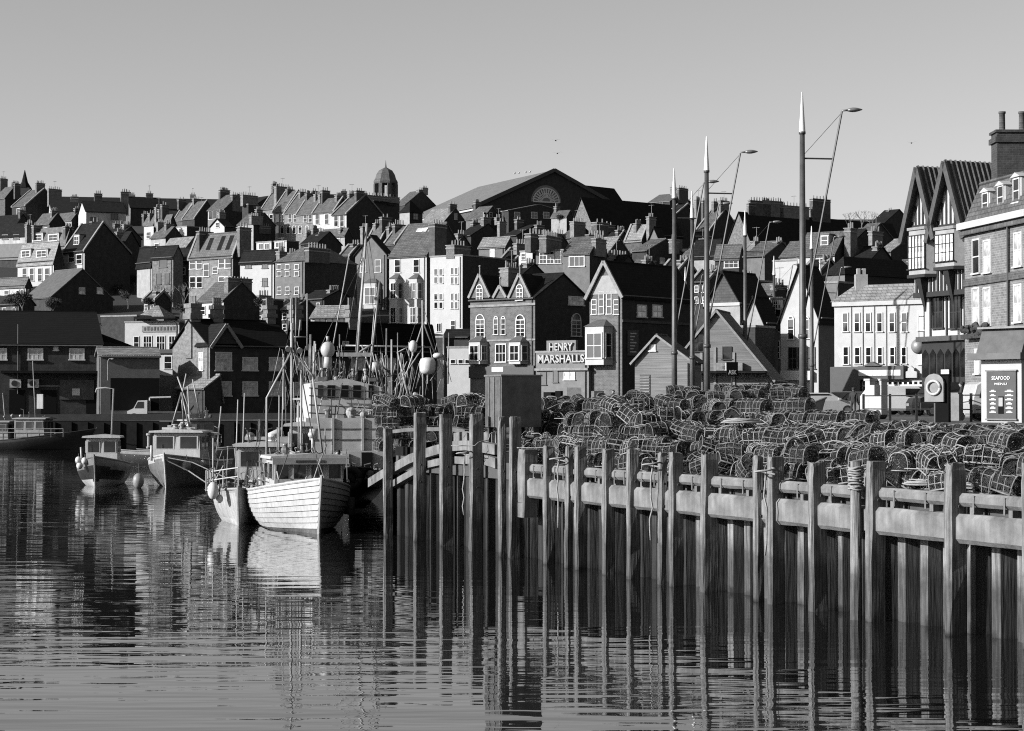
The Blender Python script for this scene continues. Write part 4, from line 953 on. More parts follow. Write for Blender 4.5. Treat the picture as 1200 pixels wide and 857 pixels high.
# market hall
H = house('great brick market hall with a fanlight in its broad gable', 474, 557, 738, 242, 200, 505, 64, 'x', BRICK, mat('market_roof', .17, .6, .2, .8, .1), over=.9, name='market_hall', cat='market hall', par=False)
q = loc_on(H, 'R', 640, 237, .05); mb = MB(); n = 14; Rw = 15 / (F/530) / abs(H.s.x)
for j in range(n + 1):
    a_ = math.pi * j / n; mb.bar((Rw*.35*math.cos(a_), 0, Rw*.35*math.sin(a_)*.95), (Rw*math.cos(a_), 0, Rw*math.sin(a_)*.95), .28, .25)
for rr in (.35, .62, 1.0):
    for j in range(n): mb.bar((Rw*rr*math.cos(math.pi*j/n), 0, Rw*rr*math.sin(math.pi*j/n)*.95), (Rw*rr*math.cos(math.pi*(j+1)/n), 0, Rw*rr*math.sin(math.pi*(j+1)/n)*.95), .28, .25)
mb.bar((-Rw, 0, 0), (Rw, 0, 0), .3, .3)
fan = mb.build('fanlight', FRAME, H.root, loc=q, rz=math.pi/2)
mb = MB(); mb.prism([(Rw*1.15*math.cos(math.pi*j/16), Rw*1.15*math.sin(math.pi*j/16)) for j in range(17)], 1, .03, .06); mb.build('pane', PANE, fan)
mb = MB(); k = (H.zr - H.ze) / (H.Dp/2)
for y0, y1 in ((-.9, H.Dp/2), (H.Dp+.9, H.Dp/2)): mb.bar((.35, y0, H.ze - abs(k)*.9 + .1), (.35, y1, H.zr + .1), .5, .9)
mb.build('bargeboard', RUST, H.root)
mb = MB(); mb.box((0.002, 1, H.ze - 1.6), (.4, H.Dp - 1, H.ze - .7)); mb.build('cornice', BRICKD, H.root)
mb = MB(); mb.box((-H.W, -.5, H.ze - 1.0), (0, -.02, H.ze - .3)); mb.build('eaves_fascia', WHITE, H.root)
house('dark hipped wing at the right end of the market hall', 660, 683, 742, 250, 219, 560, 45, 'h', BRICKD, DARKR, wins=[('R', [714, 719, 724, 729], [243], 3, 4, 1, 1)])
house('dark low roof left of the market hall with a square stack', 462, 475, 512, 240, 224, 545, 50, 'x', BRICKD, SLATE, chim=[(492, 220, 1, 1.5, .5, 1.2)])
# cupola
c = at(452, 234, 462); root = empty('cupola', (c.x, c.y, c.z - 1.5), 0, 'octagonal cupola with open arches and a domed roof above the dark slab block', 'cupola')
u = 462 / F; mb = MB(); mb.lathe([(13.5*u, 0), (13.5*u, 9*u), (14.5*u, 9.5*u), (14.5*u, 10.5*u)], 8); mb.build('base', BRICKD, root)
for k in range(8):
    t_ = 2*math.pi*(k+.5)/8; mb = MB(); mb.box((-.42, -.42, 10.4*u), (.42, .42, 26*u)); o = mb.build('column', BRICK, root, loc=(12.3*u*math.cos(t_), 12.3*u*math.sin(t_), 0), rz=t_)
mb = MB(); mb.lathe([(14.6*u, 26*u), (15*u, 27.5*u), (15*u, 29*u), (13*u, 32*u), (11.5*u, 37*u), (8.5*u, 41.5*u), (4*u, 44*u), (1.2*u, 45.5*u), (.7*u, 49*u), (.15*u, 54*u)], 8); mb.build('dome', SLATE, root)
# right-hand hillside
house('skyline house with a pale roof and a tall pot-topped stack', 760, 785, 812, 236, 227, 520, 40, 'x', BRICKD, LEAD, chim=[(789, 217, 3, 2), (800, 218, 5, 4)])
house('gabled house with a bright verge and stacks left of the second tall mast', 764, 776, 836, 266, 240, 430, 46, 'x', BRICKD, DARKR, par=True, chim=[(775, 237, 2), (818, 231, 4), (826, 232, 3)], rid=.5)
house('house with three stacks behind the two tall masts', 816, 832, 868, 270, 246, 420, 42, 'x', BRICKD, SLATE, par=True, chim=[(838, 233, 2), (848, 232, 5, 3)])
house('very long dark roof with a pale stone gable end and four big stacks', 851, 882, 1062, 288, 249, 385, 52, 'y', STONE, DARKR, chim=[(890, 232, 7, 5.5), (905, 232, 8, 5.5), (930, 238, 9, 8), (961, 230, 5, 5, .5, .9), (880, 235, 3)], name='house', cat='terrace')
house('white-fronted low house with a square many-paned window', 838, 866, 872, 302, 288, 285, 24, 'x', BRICKD, SLATE, wins=[('L', [857], [309], 15, 9, 3, 2)])
house('pale low wing below the gabled house', 812, 841, 850, 300, 282, 292, 30, 'x', CREAM, DARKR)
house('grey house with a bright stack and a sloping slate roof behind the fifth mast', 872, 896, 936, 300, 284, 275, 36, 'x', GREY, SLATE, chim=[(886, 278, 3), (913, 279, 3, 2.2)])
house('slate-roofed house rising to a bright stack behind the tallest mast', 915, 938, 962, 300, 284, 268, 40, 'x', CREAM, SLATE)
house('bright white flat-fronted block with a sloping lead roof left of the tallest mast', 906, 934, 942, 306, None, 255, 30, 'f', WHITE, LEAD)
H = house('white-eaved house with a pointed white dormer and a bright twin-pot stack', 935, 978, 1002, 298, 273, 246, 34, 'x', WHITE, SLATE, chim=[(997, 262, 3, 2, .5, .8)])
dormer(H, 966, 282, 9, 14)
house('dark grey gable house right of the pointed dormer', 985, 999, 1030, 285, 270, 262, 44, 'x', BRICKD, DARKR, chim=[(1026, 266, 4, 2.4)])
house('low black hipped roof building behind the hotel', 968, 990, 1078, 322, 303, 200, 50, 'h', GREY, DARKR)
house('dark block left of the black hipped roof', 957, 982, 1000, 332, None, 195, 42, 'f', GREY, LEAD)
house('brick house with one small white window and grey roof behind the timber-framed pub', 1030, 1044, 1082, 295, 281, 300, 50, 'x', BRICK, PALER, wins=[('R', [1069], [301], 8, 8, 2, 2)])
house('roof with pale ridge on the right skyline', 1020, 1036, 1072, 262, 246, 420, 45, 'x', BRICKD, DARKR, chim=[(1043, 244, 2)])
house('grey gable house by the right skyline tree', 1004, 1018, 1046, 276, 262, 340, 44, 'x', BRICKD, SLATE, chim=[(1010, 268, 4, 2.4)])
# ------------------------------------------------------------------ waterfront, left
def P_(px, py, D): return at(px, py, D)
# long brick warehouse: faces the camera's right
H = house('long dark brick warehouse with white grid windows at the left edge', -60, -50, 120, 404, 366, 205, 76, 'y', BRICKD, BLKR, wins=[('R', [-1, 41.5, 90], [415.5], 15, 12, 3, 2, 'c'), ('R', [65.5], [408.5], 3, 3, 1, 1)], name='warehouse', cat='warehouse', rid=.5)
def on_face(H, f, px, py, mb, name, mtl, off=0.0, par=None):
    q = loc_on(H, f, px, py, 0); return mb.build(name, mtl, par or H.root, loc=q, rz=0 if f == 'L' else math.pi/2)
m_ = 205 / F
mb = MB(); mb.box((-58*m_, -1.3, -.15), (58*m_, -.02, .1)); on_face(H, 'R', 60, 436, mb, 'canopy', DARKR)
for px_, w_ in ((18, 13), (39, 13)):
    mb = MB(); mb.box((-w_/2*m_, -.45, -.42), (w_/2*m_, -.02, .42), 0)
    c_ = on_face(H, 'R', px_, 449.5, mb, 'air_conditioner', mat('ac_paint', .5, .6, .15, 3))
    mb = MB(); mb.lathe([(.3, 0), (.3, .05)], 16); f_ = mb.build('fan_grille', IRON, c_, loc=(-.1, -.45, 0)); f_.rotation_euler = (math.pi/2, 0, 0)
mb = MB(); mb.box((-20*m_, -.12, -1.0), (20*m_, -.01, 1.0)); on_face(H, 'R', 90, 457, mb, 'shopfront', mat('dull_render', .07, .8, .4, 2, .2))
mb = MB(); mb.box((-4.5*m_, -.16, -.35), (4.5*m_, -.121, .35)); on_face(H, 'R', 89, 459.5, mb, 'notice', FRAME)
mb = MB(); mb.box((-20*m_, -.10, -.06), (20*m_, -.02, .06)); on_face(H, 'R', 55, 452.5, mb, 'pipe', STEEL)
for px_ in (20, 57, 110):
    mb = MB(); mb.box((-9*m_, -.06, -1.3), (9*m_, -.01, 1.1)); on_face(H, 'R', px_, 470, mb, 'loading_door', BLACKM)
mb = MB(); mb.tube([(0, -.1, -4), (0, -.1, 3)], .06, 6); on_face(H, 'R', 21, 415, mb, 'drainpipe', DFRAME)
H = house('dark hip-ended warehouse roof behind the pale corrugated shed', 60, 70, 160, 408, 370, 216, 76, 'he', BRICKD, BLKR, name='warehouse', cat='warehouse', dep=9)
H = house('windowless grey shed with a pale corrugated lean-to roof', 113, 118, 187, 418, 409, 203.5, 74, 'y', mat('shed_sheet', .11, .8, .2, 1.5, .1), PALER, name='shed', cat='shed', side=mat('shed_sheet', .11))
mb = MB()
for k in range(24): mb.bar((-H.W - .1, H.Dp * (k + .5) / 24, H.zr*.0 + H.ze + .3), (.3, H.Dp*(k+.5)/24, H.ze + .12), .1, .06)
mb.build('roof_rib', COPE, H.root)
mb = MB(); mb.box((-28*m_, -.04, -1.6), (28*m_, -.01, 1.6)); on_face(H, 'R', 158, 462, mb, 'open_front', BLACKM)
# quay lamp of the shed
q = P_(129, 422, 202); mb = MB(); mb.tube([(0,0,0), (0,0,1.9), (.12,0,2.1), (.45,0,2.12)], .06, 6); mb.ball((.45, 0, 2.1), .15, 8, 6, .6)
single(mb, 'wall_lamp', COPE, (q.x, q.y - 1, zat(202, 446)), 'small white lamp on a thin stem before the grey shed wall', 'lamp')
# white shop behind
H = house('white shopfront building with a lettered band and three tall windows', 146, 210, 222, 378, None, 250, 14, 'f', WHITE, LEAD, wins=[('L', [173, 188.5, 203], [402], 9, 15, 3, 2), ('L', [160], [402], 5, 14, 1, 2), ('L', [197], [425], 8, 14, 1, 2)], name='shop', cat='shop')
m2 = 250 / F
mb = MB(); mb.box((-22*m2, -.12, -.38), (22*m2, -.02, .38)); band = on_face(H, 'L', 187, 385.5, mb, 'sign_band', COPE)
for k in range(10):
    mb = MB(); x = (-19 + k * 4.1) * m2; mb.box((x, -.16, -.2), (x + .22, -.121, .2)); mb.box((x, -.16, .2), (x + .28, -.121, .27)) if k % 2 else None; mb.build('raised_panel', DFRAME, band)
mb = MB(); mb.box((-26*m2, -1.2, -.1), (26*m2, -.02, .15)); on_face(H, 'L', 186, 373, mb, 'cornice', DARKR)
mb = MB(); mb.box((-16*m2, -.3, -.25), (16*m2, -.02, .25)); on_face(H, 'L', 192, 412, mb, 'balcony', DFRAME)
house('low building with a pale hipped slate roof above the white shop', 160, 192, 208, 373, 358, 264, 20, 'h', GREY, PALER)
house('dull low yard building between grey gable house and bare trees', 118, 160, 176, 371, 364, 262, 25, 'f', BRICKD, PALER)
# bright gable building
H = house('brick waterfront house with a sunlit chimney gable and rows of white grid windows', 202, 246, 346, 405, 376, 205, 56, 'y', mat('lit_stone_brick', .155, .9, .35, 2.2, .5, kind='brick'), BLKR, side=BRICKD, cat='house', rid=.52,  # sunlit gable in paler brick, long wall's shade put into darker brick
   wins=[('L', [236], [424], 5, 20, 2, 4), ('R', [262], [424], 17, 20, 4, 3, 'c'), ('R', [293, 324.5], [427], 16, 14, 4, 2, 'c'), ('R', [262, 293, 324.5], [456], 16, 15, 5, 3, 'c')])
def free_chimney(H, px, ytop, w, hpx, npots, pothpx, lab=None, depthf=.5, face_='x', ly=1.0):
    pass
for px_, yt, n_, yb in ((222, 348, 4, 1.4),):
    q = loc_on(H, 'L', px_, yt + 9, .0); st, pots = chimney_geo(1.5, 1.0, 2.6, n_, .75, BRICKL, 3)
    st = MB(); zt = q[2]; st.box((-.75, -.15, zt - 5.5), (.75, .9, zt), 0); st.box((-.9, -.3, zt - 1.5), (.9, 1.05, zt - .9), 0); st.box((-.85, -.25, zt - .35), (.85, 1.0, zt + .1), 0)
    c = st.build('chimney', MATS['lit_stone_brick'], H.root, loc=(q[0], 0, 0))
    for k in range(4):
        pm = MB(); pm.lathe([(.15, 0), (.12, .1), (.1, .7), (.13, .78)], 8); pm.build('chimney_pot', POT, c, loc=(-.5 + k*.34, .4, zt + .1))
def ridge_chimney(H, px, ytip, wpx, npots, down=2.5):
    """square stack on a ridge running along local y; px on the right face side"""
    P = H.C - H.t * H.W * .52; q = onplane(px, ytip + 9, P, H.t); ly = (q - H.C).dot(H.s); zt = q.z - H.z0; w = wpx * H.D / F / abs(H.s.x) * .72
    st = MB(); st.box((-.5, -w/2, zt - down), (.5, w/2, zt)); st.box((-.6, -w/2-.12, zt-.35), (.6, w/2+.12, zt+.08)); st.box((-.62, -w/2-.14, zt-1.2), (.62, w/2+.14, zt-.8))
    c = st.build('chimney', MATS['lit_stone_brick'], H.root, loc=(-H.W*.52, ly, 0))
    for k in range(npots):
        pm = MB(); pm.lathe([(.14, 0), (.11, .1), (.1, .72), (.13, .8)], 8); pm.build('chimney_pot', POT, c, loc=(0, -w/2 + .15 + (w - .3) * k / max(1, npots - 1), zt + .08))
ridge_chimney(H, 254, 350, 14, 4); ridge_chimney(H, 316, 350, 13, 4); 
# cross gable on the dark side
q = loc_on(H, 'R', 263, 402, 0); gw = 14 * m_ / abs(H.s.x); gh = 22 * m_
mb = MB(); mb.prism([(-gw, 0), (gw, 0), (0, gh)], 1, -.05, 3.2, 0); gb = mb.build('cross_gable', BRICKD, H.root, loc=(.3, q[1], q[2] - .1), rz=math.pi/2)
mb = MB(); mb.bar((-gw-.3, -.25, -.4), (0, -.25, gh + .05), .18, .3); mb.bar((gw+.3, -.25, -.4), (0, -.25, gh + .05), .18, .3); mb.build('bargeboard', COPE, gb)
mb = MB(); mb.prism([(-gw-.4, -.3), (0, gh + .05), (gw+.4, -.3), (gw+.4, -.15), (0, gh + .22), (-gw-.4, -.15)], 1, -.15, 3.4); mb.build('gable_roof', DARKR, gb)
H2 = house('second dark long-roofed waterfront house behind the big trawler rigging', 336, 347, 512, 410, 379, 210, 56, 'y', BRICKD, BLKR, wins=[('R', [355, 380, 420, 455], [426], 15, 14, 4, 2, 'c'), ('R', [354, 380], [456], 15, 14, 4, 3, 'c'), ('R', [405], [403], 6, 4, 1, 1, 'c')])
for o_ in H2.root.children:
    if o_.name.startswith('wall'): o_['label'] = 'dark brick wall'
for px_ in (346, 412): ridge_chimney(H2, px_, 350, 13, 4)
house('low white-walled cafe with a pale mottled roof behind the dark long roofs', 364, 406, 420, 372, 360, 250, 18, 'x', WHITE, PALER, wins=[('L', [372, 378, 386, 394, 401], [376], 5, 8, 1, 2, 'b')], name='cafe', cat='cafe')
H = house('lean-to with a pale sloping roof against the sunlit gable', 207, 240, 247, 455, 441, 203.6, 48, 'x', BRICKD, PALER, dep=2, name='lean_to', cat='lean-to', rid=.9)
house('white low building beside the bay-windowed gothic house', 524, 552, 560, 408, None, 232, 16, 'f', WHITE, LEAD, wins=[('L', [531, 540, 548], [424], 5, 4, 1, 1)])
house('grey low flat building above the white low building', 520, 549, 556, 395, 388, 240, 16, 'x', BRICKD, DARKR)
house('dark chimneyed cottage between white tall house and gothic house', 506, 520, 532, 396, 386, 236, 30, 'f', BRICKD, LEAD)
# ------------------------------------------------------------------ gothic brick house
GB = mat('gothic_brick', .11, .9, .3, 1.6, .4, kind='brick')
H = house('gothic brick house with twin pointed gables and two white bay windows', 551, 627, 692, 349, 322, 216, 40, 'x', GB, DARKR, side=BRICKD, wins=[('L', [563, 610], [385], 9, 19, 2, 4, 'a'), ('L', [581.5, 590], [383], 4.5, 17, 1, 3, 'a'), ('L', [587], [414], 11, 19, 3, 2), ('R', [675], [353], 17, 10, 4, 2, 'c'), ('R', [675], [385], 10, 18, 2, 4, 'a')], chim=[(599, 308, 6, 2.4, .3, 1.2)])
for px_, ap, hw in ((563, 322, 12), (610, 322, 12), (587, 336, 7)):
    q = loc_on(H, 'L', px_, 349, 0); k = 216 / F; gw = hw * k / abs(H.t.x); gh = (349 - ap) * k
    mb = MB(); mb.prism([(-gw, -.02), (gw, -.02), (0, gh)], 1, -.12, 2.5, 0); gb = mb.build('gable', GB, H.root, loc=(q[0], 0, q[2]))
    mb = MB(); mb.bar((-gw-.1, -.2, 0), (0, -.2, gh + .1), .22, .3); mb.bar((gw+.1, -.2, 0), (0, -.2, gh+.1), .22, .3); mb.tube([(0, -.1, gh), (0, -.1, gh + .9)], .08, 6); mb.ball((0, -.1, gh+.95), .14, 6, 5); mb.build('gable_coping', COPE, gb)
    if hw > 8:
        fm, pm = window_mesh(.8, 1.2, 2, 3, 'a', True); obj('window', fm, gb, (0, -.13, .35)); obj('pane', pm, gb, (0, -.135, .35))
    mb = MB(); mb.prism([(-gw-.1, 0), (0, gh+.06), (gw+.1, 0), (gw-.1, 0), (0, gh-.1), (-gw+.1, 0)], 1, .2, 3.6); mb.build('gable_roof', DARKR, gb)
mb = MB(); mb.box((-H.W - .1, -.16, -.12), (.12, .0, .12)); mb.build('string_course', COPE, H.root, loc=(0, 0, loc_on(H, 'L', 587, 358, 0)[2]))
mb = MB(); mb.box((-H.W - .06, -.1, -.1), (.08, .0, .1)); mb.build('string_course', COPE, H.root, loc=(0, 0, loc_on(H, 'L', 587, 399, 0)[2]))
for px_ in (563, 610): bay(H, 'L', px_, 401, 427, 18, 1.0, 1)
mb = MB(); mb.box((-H.W, -.25, -.9), (0, -.01, .35)); fs_ = mb.build('shop_fascia', DFRAME, H.root, loc=(0, 0, loc_on(H, 'L', 587, 433, 0)[2]))
mb = MB(); k = 216/F; mb.box((-9*k, -.3, -.25), (9*k, -.251, .25)); mb.build('sign_board', FRAME, fs_, loc=(loc_on(H, 'L', 585, 433, 0)[0], 0, 0))
# shop with the big lettering
H = house('pale shop with a stepped top and big raised lettering', 628, 690, 700, 413, None, 205, 34, 'f', mat('shop_front', .17, .8, .2, 1.4), LEAD, name='shop', cat='shop', dep=6, wins=[('L', [637], [444], 6, 14, 1, 1, 'b'), ('L', [651], [441], 5, 14, 1, 1, 'b'), ('L', [664, 671], [441], 5, 8, 1, 1, 'c')])
k = 205 / F; q = loc_on(H, 'L', 657.5, 406, 0); wq = 34 * k / abs(H.t.x)
mb = MB(); mb.box((-wq/2, 0, -7*k), (wq/2, .4, 7*k)); up = mb.build('upper_sign_panel', MATS['shop_front'], H.root, loc=q)
for txt, px_, py_, wp, hp in (('HENRY', 658.5, 406.5, 27, 9), ('MARSHALLS', 658.5, 420.5, 54, 9.5)):
    q = loc_on(H, 'L', px_, py_, 0); me = text_mesh(txt, hp * k, wp * k / abs(H.t.x), .22); me.materials.clear(); me.materials.append(WHITE)
    obj('lettering', me, H.root, (q[0], -.02, q[2]))
mb = MB(); mb.box((-31*k/abs(H.t.x), -.3, -.12), (31*k/abs(H.t.x), -.01, .12)); mb.build('ledge', COPE, H.root, loc=loc_on(H, 'L', 659, 433, 0))
# tall gabled bay house
H = house('brick house with a pale pointed gable and a two-storey white bay', 691, 729, 812, 346, 308, 203, 40, 'y', GB, DARKR, side=BRICKD, wins=[('L', [696.5, 722.5], [360], 4.5, 16, 1, 3), ('L', [705, 714], [355], 4.5, 26, 1, 3), ('R', [752, 770], [365], 10, 13, 2, 2, 'c')])
q = loc_on(H, 'L', 710, 345, 0); k = 203/F; gw = 17*k/abs(H.t.x)
mb = MB(); mb.prism([(-gw, 0), (gw, 0), (gw*.35, 22*k), (-gw*.35, 22*k)], 1, -.08, -.003); mb.build('gable_panel', CREAM, H.root, loc=(q[0], 0, q[2]))
mb = MB(); zr, ze = H.zr, H.ze
for x0 in (-H.W - .3, .3): mb.bar((x0, -.35, ze - .3), (-H.W/2, -.35, zr + .12), .2, .35)
mb.build('bargeboard', COPE, H.root)
bay(H, 'L', 705, 383, 428, 26, 1.2, 1)
mb = MB(); mb.box((0.001, 0, -.1), (.12, H.Dp, .15)); mb.build('string_course', BRICK, H.root, loc=(0, 0, loc_on(H, 'R', 760, 378, 0)[2]))
q = loc_on(H, 'R', 741, 402, 0); mb = MB(); mb.box((-8*k*1.3, -.12, -15*k), (8*k*1.3, -.02, 15*k)); sg = mb.build('notice_board', mat('notice_dark', .05, .6, .3, 3), H.root, loc=q, rz=math.pi/2)
for j in range(7):
    mb = MB(); mb.box((-6*k, -.14, -.06), (6*k - (j % 3)*.25, -.121, .06)); mb.build('text_line', FRAME, sg, loc=(0, 0, (11 - j*3.6)*k))
# timber sheds
SB = mat('shed_boards', .17, .85, .5, 2.0, .4, stretch=(.15, .15, 6))
H = house('grey boarded shed with a pale verge and slatted door', 744, 812, 822, 424, 395, 150, 28, 'y', SB, TILE, rid=.6, name='shed', cat='shed', par=False, wins=[('L', [765], [408], 5, 4, 1, 1, 'c')], zfoot=3.6)
k = 150/F; mb = MB()
for x0 in (-H.W - .25, .25): mb.bar((x0, -.3, H.ze - .15), (-H.W*.6, -.3, H.zr + .12), .1, .15)
mb.build('bargeboard', COPE, H.root)
q = loc_on(H, 'L', 756, 451, 0); mb = MB(); mb.box((-6.5*k, -.06, -12*k), (6.5*k, -.01, 12*k)); dr = mb.build('door', mat('door_dull', .06, .7, .3, 3), H.root, loc=q)
for j in range(6):
    mb = MB(); mb.box((-6*k, -.1, -.04), (6*k, -.061, .04)); mb.build('slat', COPE, dr, loc=(0, 0, (9 - j*3.4)*k))
H = house('large weathered boarded shed with a broad low gable and wide eaves', 776, 905, 918, 446, 366, 158, 16, 'y', SB, TILE, name='shed', cat='shed', wins=[('L', [818], [402], 12, 20, 2, 2, 'b'), ('L', [852], [414], 9, 13, 1, 2, 'b')], zfoot=3.6, dep=12)
k = 158/F; mb = MB()
for x0 in (-H.W - .25, .25): mb.bar((x0, -.3, H.ze - .1), (-H.W/2, -.3, H.zr + .14), .1, .17)
mb.build('bargeboard', COPE, H.root)
for px_, h_ in ((787, 60), (822, 90), (838, 100), (860, 90)):
    q = loc_on(H, 'L', px_, 460, 0); mb = MB(); mb.box((-.1, -.09, -3), (.1, -.005, (h_ - 14)*k*.62)); mb.build('post', COPE, H.root, loc=q)
q = loc_on(H, 'L', 838, 436, 0); mb = MB(); mb.box((-H.W*.46, -1.2, -.12), (H.W*.46, -.02, .05)); mb.build('canopy', DARKR, H.root, loc=(-H.W*.5, 0, q[2]))
for j, (px_, c_) in enumerate(((778, 0), (786, 1), (846, 0), (853, 1), (866, 0))):
    q = loc_on(H, 'L', px_, 430, 0); mb = MB(); mb.box((-.35, -.5, -.3), (.35, -.02, .3)); mb.build('wall_box', (COPE, FRAME)[c_], H.root, loc=q)
# ASK sign on post
q = at(858, 433, 140); z0 = 3.63; root = empty('sign', (q.x, q.y, z0), .3, 'small black square sign reading ASK on a thin post', 'sign')
mb = MB(); mb.tube([(0, .05, 0), (0, .05, q.z - z0)], .05, 6); mb.build('post', IRON, root)
mb = MB(); mb.box((-.42, -.03, q.z - z0 - .45), (.42, .03, q.z - z0 + .5)); mb.build('board', BLACKM, root)
me = text_mesh('ASK', .3, .6, .03); me.materials.clear(); me.materials.append(FRAME); obj('lettering', me, root, (0, -.05, q.z - z0 - .2))
# gabled boathouse etc
H = house('dark boarded gable house with a broad white band beneath it', 828, 868, 905, 356, 320, 190, 36, 'y', TILE, DARKR, side=BRICKD)
k = 190/F; mb = MB(); mb.box((-H.W - .05, -.25, -16*k), (.05, -.003, 16*k)); q = loc_on(H, 'L', 850, 372, 0); mb.build('white_band', CREAM, H.root, loc=(0, 0, q[2]))
mb = MB(); mb.box((-H.W - .1, -.4, -.15), (.1, -.003, .15)); mb.build('cornice', WHITE, H.root, loc=(0, 0, loc_on(H, 'L', 850, 357, 0)[2]))
H = house('small pale pointed gable house with a steep dark roof', 872, 895, 912, 378, 350, 184, 38, 'y', CREAM, DARKR)
H = house('black-sided block behind the boarded shed', 862, 885, 908, 384, None, 176, 36, 'f', BRICKD, DARKR)
H = house('narrow brick house with tall white windows between black block and white gable', 905, 919, 926, 352, None, 196, 22, 'f', GB, LEAD, wins=[('L', [909, 914.5], [343 + 12], 4, 12, 2, 3), ('L', [912], [376], 6, 26, 1, 3), ('L', [911], [410], 5, 20, 1, 3)])
H = house('white corner house with a tall curved gable and two dark arched windows', 915, 959, 981, 372, 313, 178, 34, 'y', WHITE, DARKR, side=GREY, wins=[('L', [927, 945], [386], 6.5, 22, 1, 2, 'a'), ('L', [929, 940, 951], [420], 8, 24, 2, 2, 'b')])
q = loc_on(H, 'L', 937, 441, 0); k = 178/F; mb = MB(); mb.box((-22*k, -.5, -.35), (18*k, -.02, .45)); mb.build('shop_fascia', FRAME, H.root, loc=q)
# ------------------------------------------------------------------ hotel
H = house('long white hotel with two rows of narrow sash windows', 978, 1088, 1104, 351, 333, 166, 36, 'h', WHITE, PALER, side=WHITE2, name='hotel', cat='hotel', dep=9, wins=[('L', [991, 1004.5, 1017.5, 1031, 1045.5, 1060], [378], 5.2, 21, 1, 2), ('L', [1079.5], [376], 5, 21, 1, 2, 'c'), ('L', [991.5, 1005, 1018, 1031.5, 1046, 1059.5], [417], 4.6, 19, 1, 2), ('L', [1079.5], [418], 4.6, 17, 1, 2, 'c')])
k = 166/F
for px_ in (998, 1011.5, 1025, 1039):
    q = loc_on(H, 'L', px_, 390, 0); mb = MB(); mb.tube([(0, -.06, -6), (0, -.06, H.ze - q[2] - .1)], .03, 5); mb.build('drainpipe', COPE, H.root, loc=q)
mb = MB(); mb.box((-H.W-.1, -.25, -.15), (.1, -.003, .2)); mb.build('cornice', WHITE, H.root, loc=(0, 0, H.ze - .2))
q = loc_on(H, 'L', 994, 447, 0); mb = MB(); mb.box((-16*k/abs(H.t.x), -.6, -1.3), (16*k/abs(H.t.x), -.02, 1.2)); mb.build('shop_fascia', mat('fascia_dark', .035, .6, .2, 2), H.root, loc=q)
q = loc_on(H, 'L', 1036, 437, 0); mb = MB(); mb.box((-24*k/abs(H.t.x), -.7, -.55), (24*k/abs(H.t.x), -.02, .55)); fa = mb.build('shop_fascia', MATS['door_dull'], H.root, loc=q)
for j in range(9):
    mb = MB(); mb.box((-.22, -.76, -.25), (.18, -.71, .22)); mb.build('sign_panel', FRAME, fa, loc=((-20 + j*4.9)*k/abs(H.t.x), 0, 0))
mb = MB(); mb.prism([(-11*k, 0), (11*k, 0), (0, 5*k)], 1, -.9, -.3); mb.build('pediment', MATS['door_dull'], fa, loc=(-10*k, 0, .56))
q = loc_on(H, 'L', 1045, 452, 0); mb = MB(); mb.box((-45*k, -.1, -1.5), (45*k, -.02, .3)); sfw = mb.build('shop_window', PANE, H.root, loc=q)
for j in range(14): mb = MB(); mb.box((-.08, -.16, -1.5), (.08, -.1, .3)); mb.build('mullion', FRAME, sfw, loc=((-44 + j*6.6)*k, 0, 0))
mb = MB(); mb.box((-45*k, -.17, -.08), (45*k, -.161, .08)); mb.build('transom', FRAME, sfw)
q = loc_on(H, 'L', 1070.5, 437, 0); mb = MB(); w2 = 6*k/abs(H.t.x)
mb.prism([(-w2, -6*k), (w2, -6*k), (w2, 1*k), (w2*.55, 2*k), (w2*.5, 5*k), (0, 8*k), (-w2*.5, 5*k), (-w2*.55, 2*k), (-w2, 1*k)], 1, -.5, -.3); mb.build('shaped_sign', WHITE, H.root, loc=q)
ch = MB(); ch.box((-.5, -.4, -1.2), (.5, .4, 1.0)); ch.box((-.35, -.3, 1.0), (-.1, .3, 1.5)); ch.box((.1, -.3, 1.0), (.35, .3, 1.5))
q = at(1009, 336, 171); o_ = single(ch, 'chimney_stack', CREAM, (q.x, q.y, q.z), 'small two-pot stack at the left end of the hotel roof', 'chimney'); 
o_.parent = H.root; o_.matrix_parent_inverse = (Matrix.Translation(H.root.location) @ Matrix.Rotation(H.root.rotation_euler.z, 4, 'Z')).inverted(); del o_['category']; del o_['label']; o_.name = 'chimney'
# metal ball sign
q = at(1077, 406, 150); mb = MB(); mb.ball((0, 0, 0), .58, 24, 16); root = tag(mb.build('hanging_ball', mat('brushed_ball', .26, .45, .15, 3, 0, .2), None, True, q), 'large plain metal ball hanging before the hotel end', 'ball')
mb = MB(); mb.tube([(0, 0, .57), (0, 0, 2.2)], .025, 5); mb.build('hanger', IRON, root); mb = MB(); mb.tube([(0, 0, 2.2), (2.6, 1.8, 2.3)], .035, 5); mb.build('bracket', IRON, root)
# ------------------------------------------------------------------ timber-framed pub: faces left
def quadframe(th, C):
    a = R(th); return Vector((-math.sin(a), -math.cos(a), 0)), Vector((math.cos(a), -math.sin(a), 0)), Vector((math.sin(a), math.cos(a), 0))
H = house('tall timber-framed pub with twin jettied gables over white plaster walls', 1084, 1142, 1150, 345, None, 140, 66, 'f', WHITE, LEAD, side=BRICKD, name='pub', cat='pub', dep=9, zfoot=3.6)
pub = H; k = 140/F; W = H.W
def PL(px, py): return loc_on(pub, 'L', px, py, 0)
x0 = PL(1102, 300)[0]; zj = PL(1110, 322)[2]; zt = PL(1110, 262)[2]
BLK = mat('black_beam', .012, .7, .3, 4)
PTILE = mat('pantile', .05, .6, .4, 2, .3)
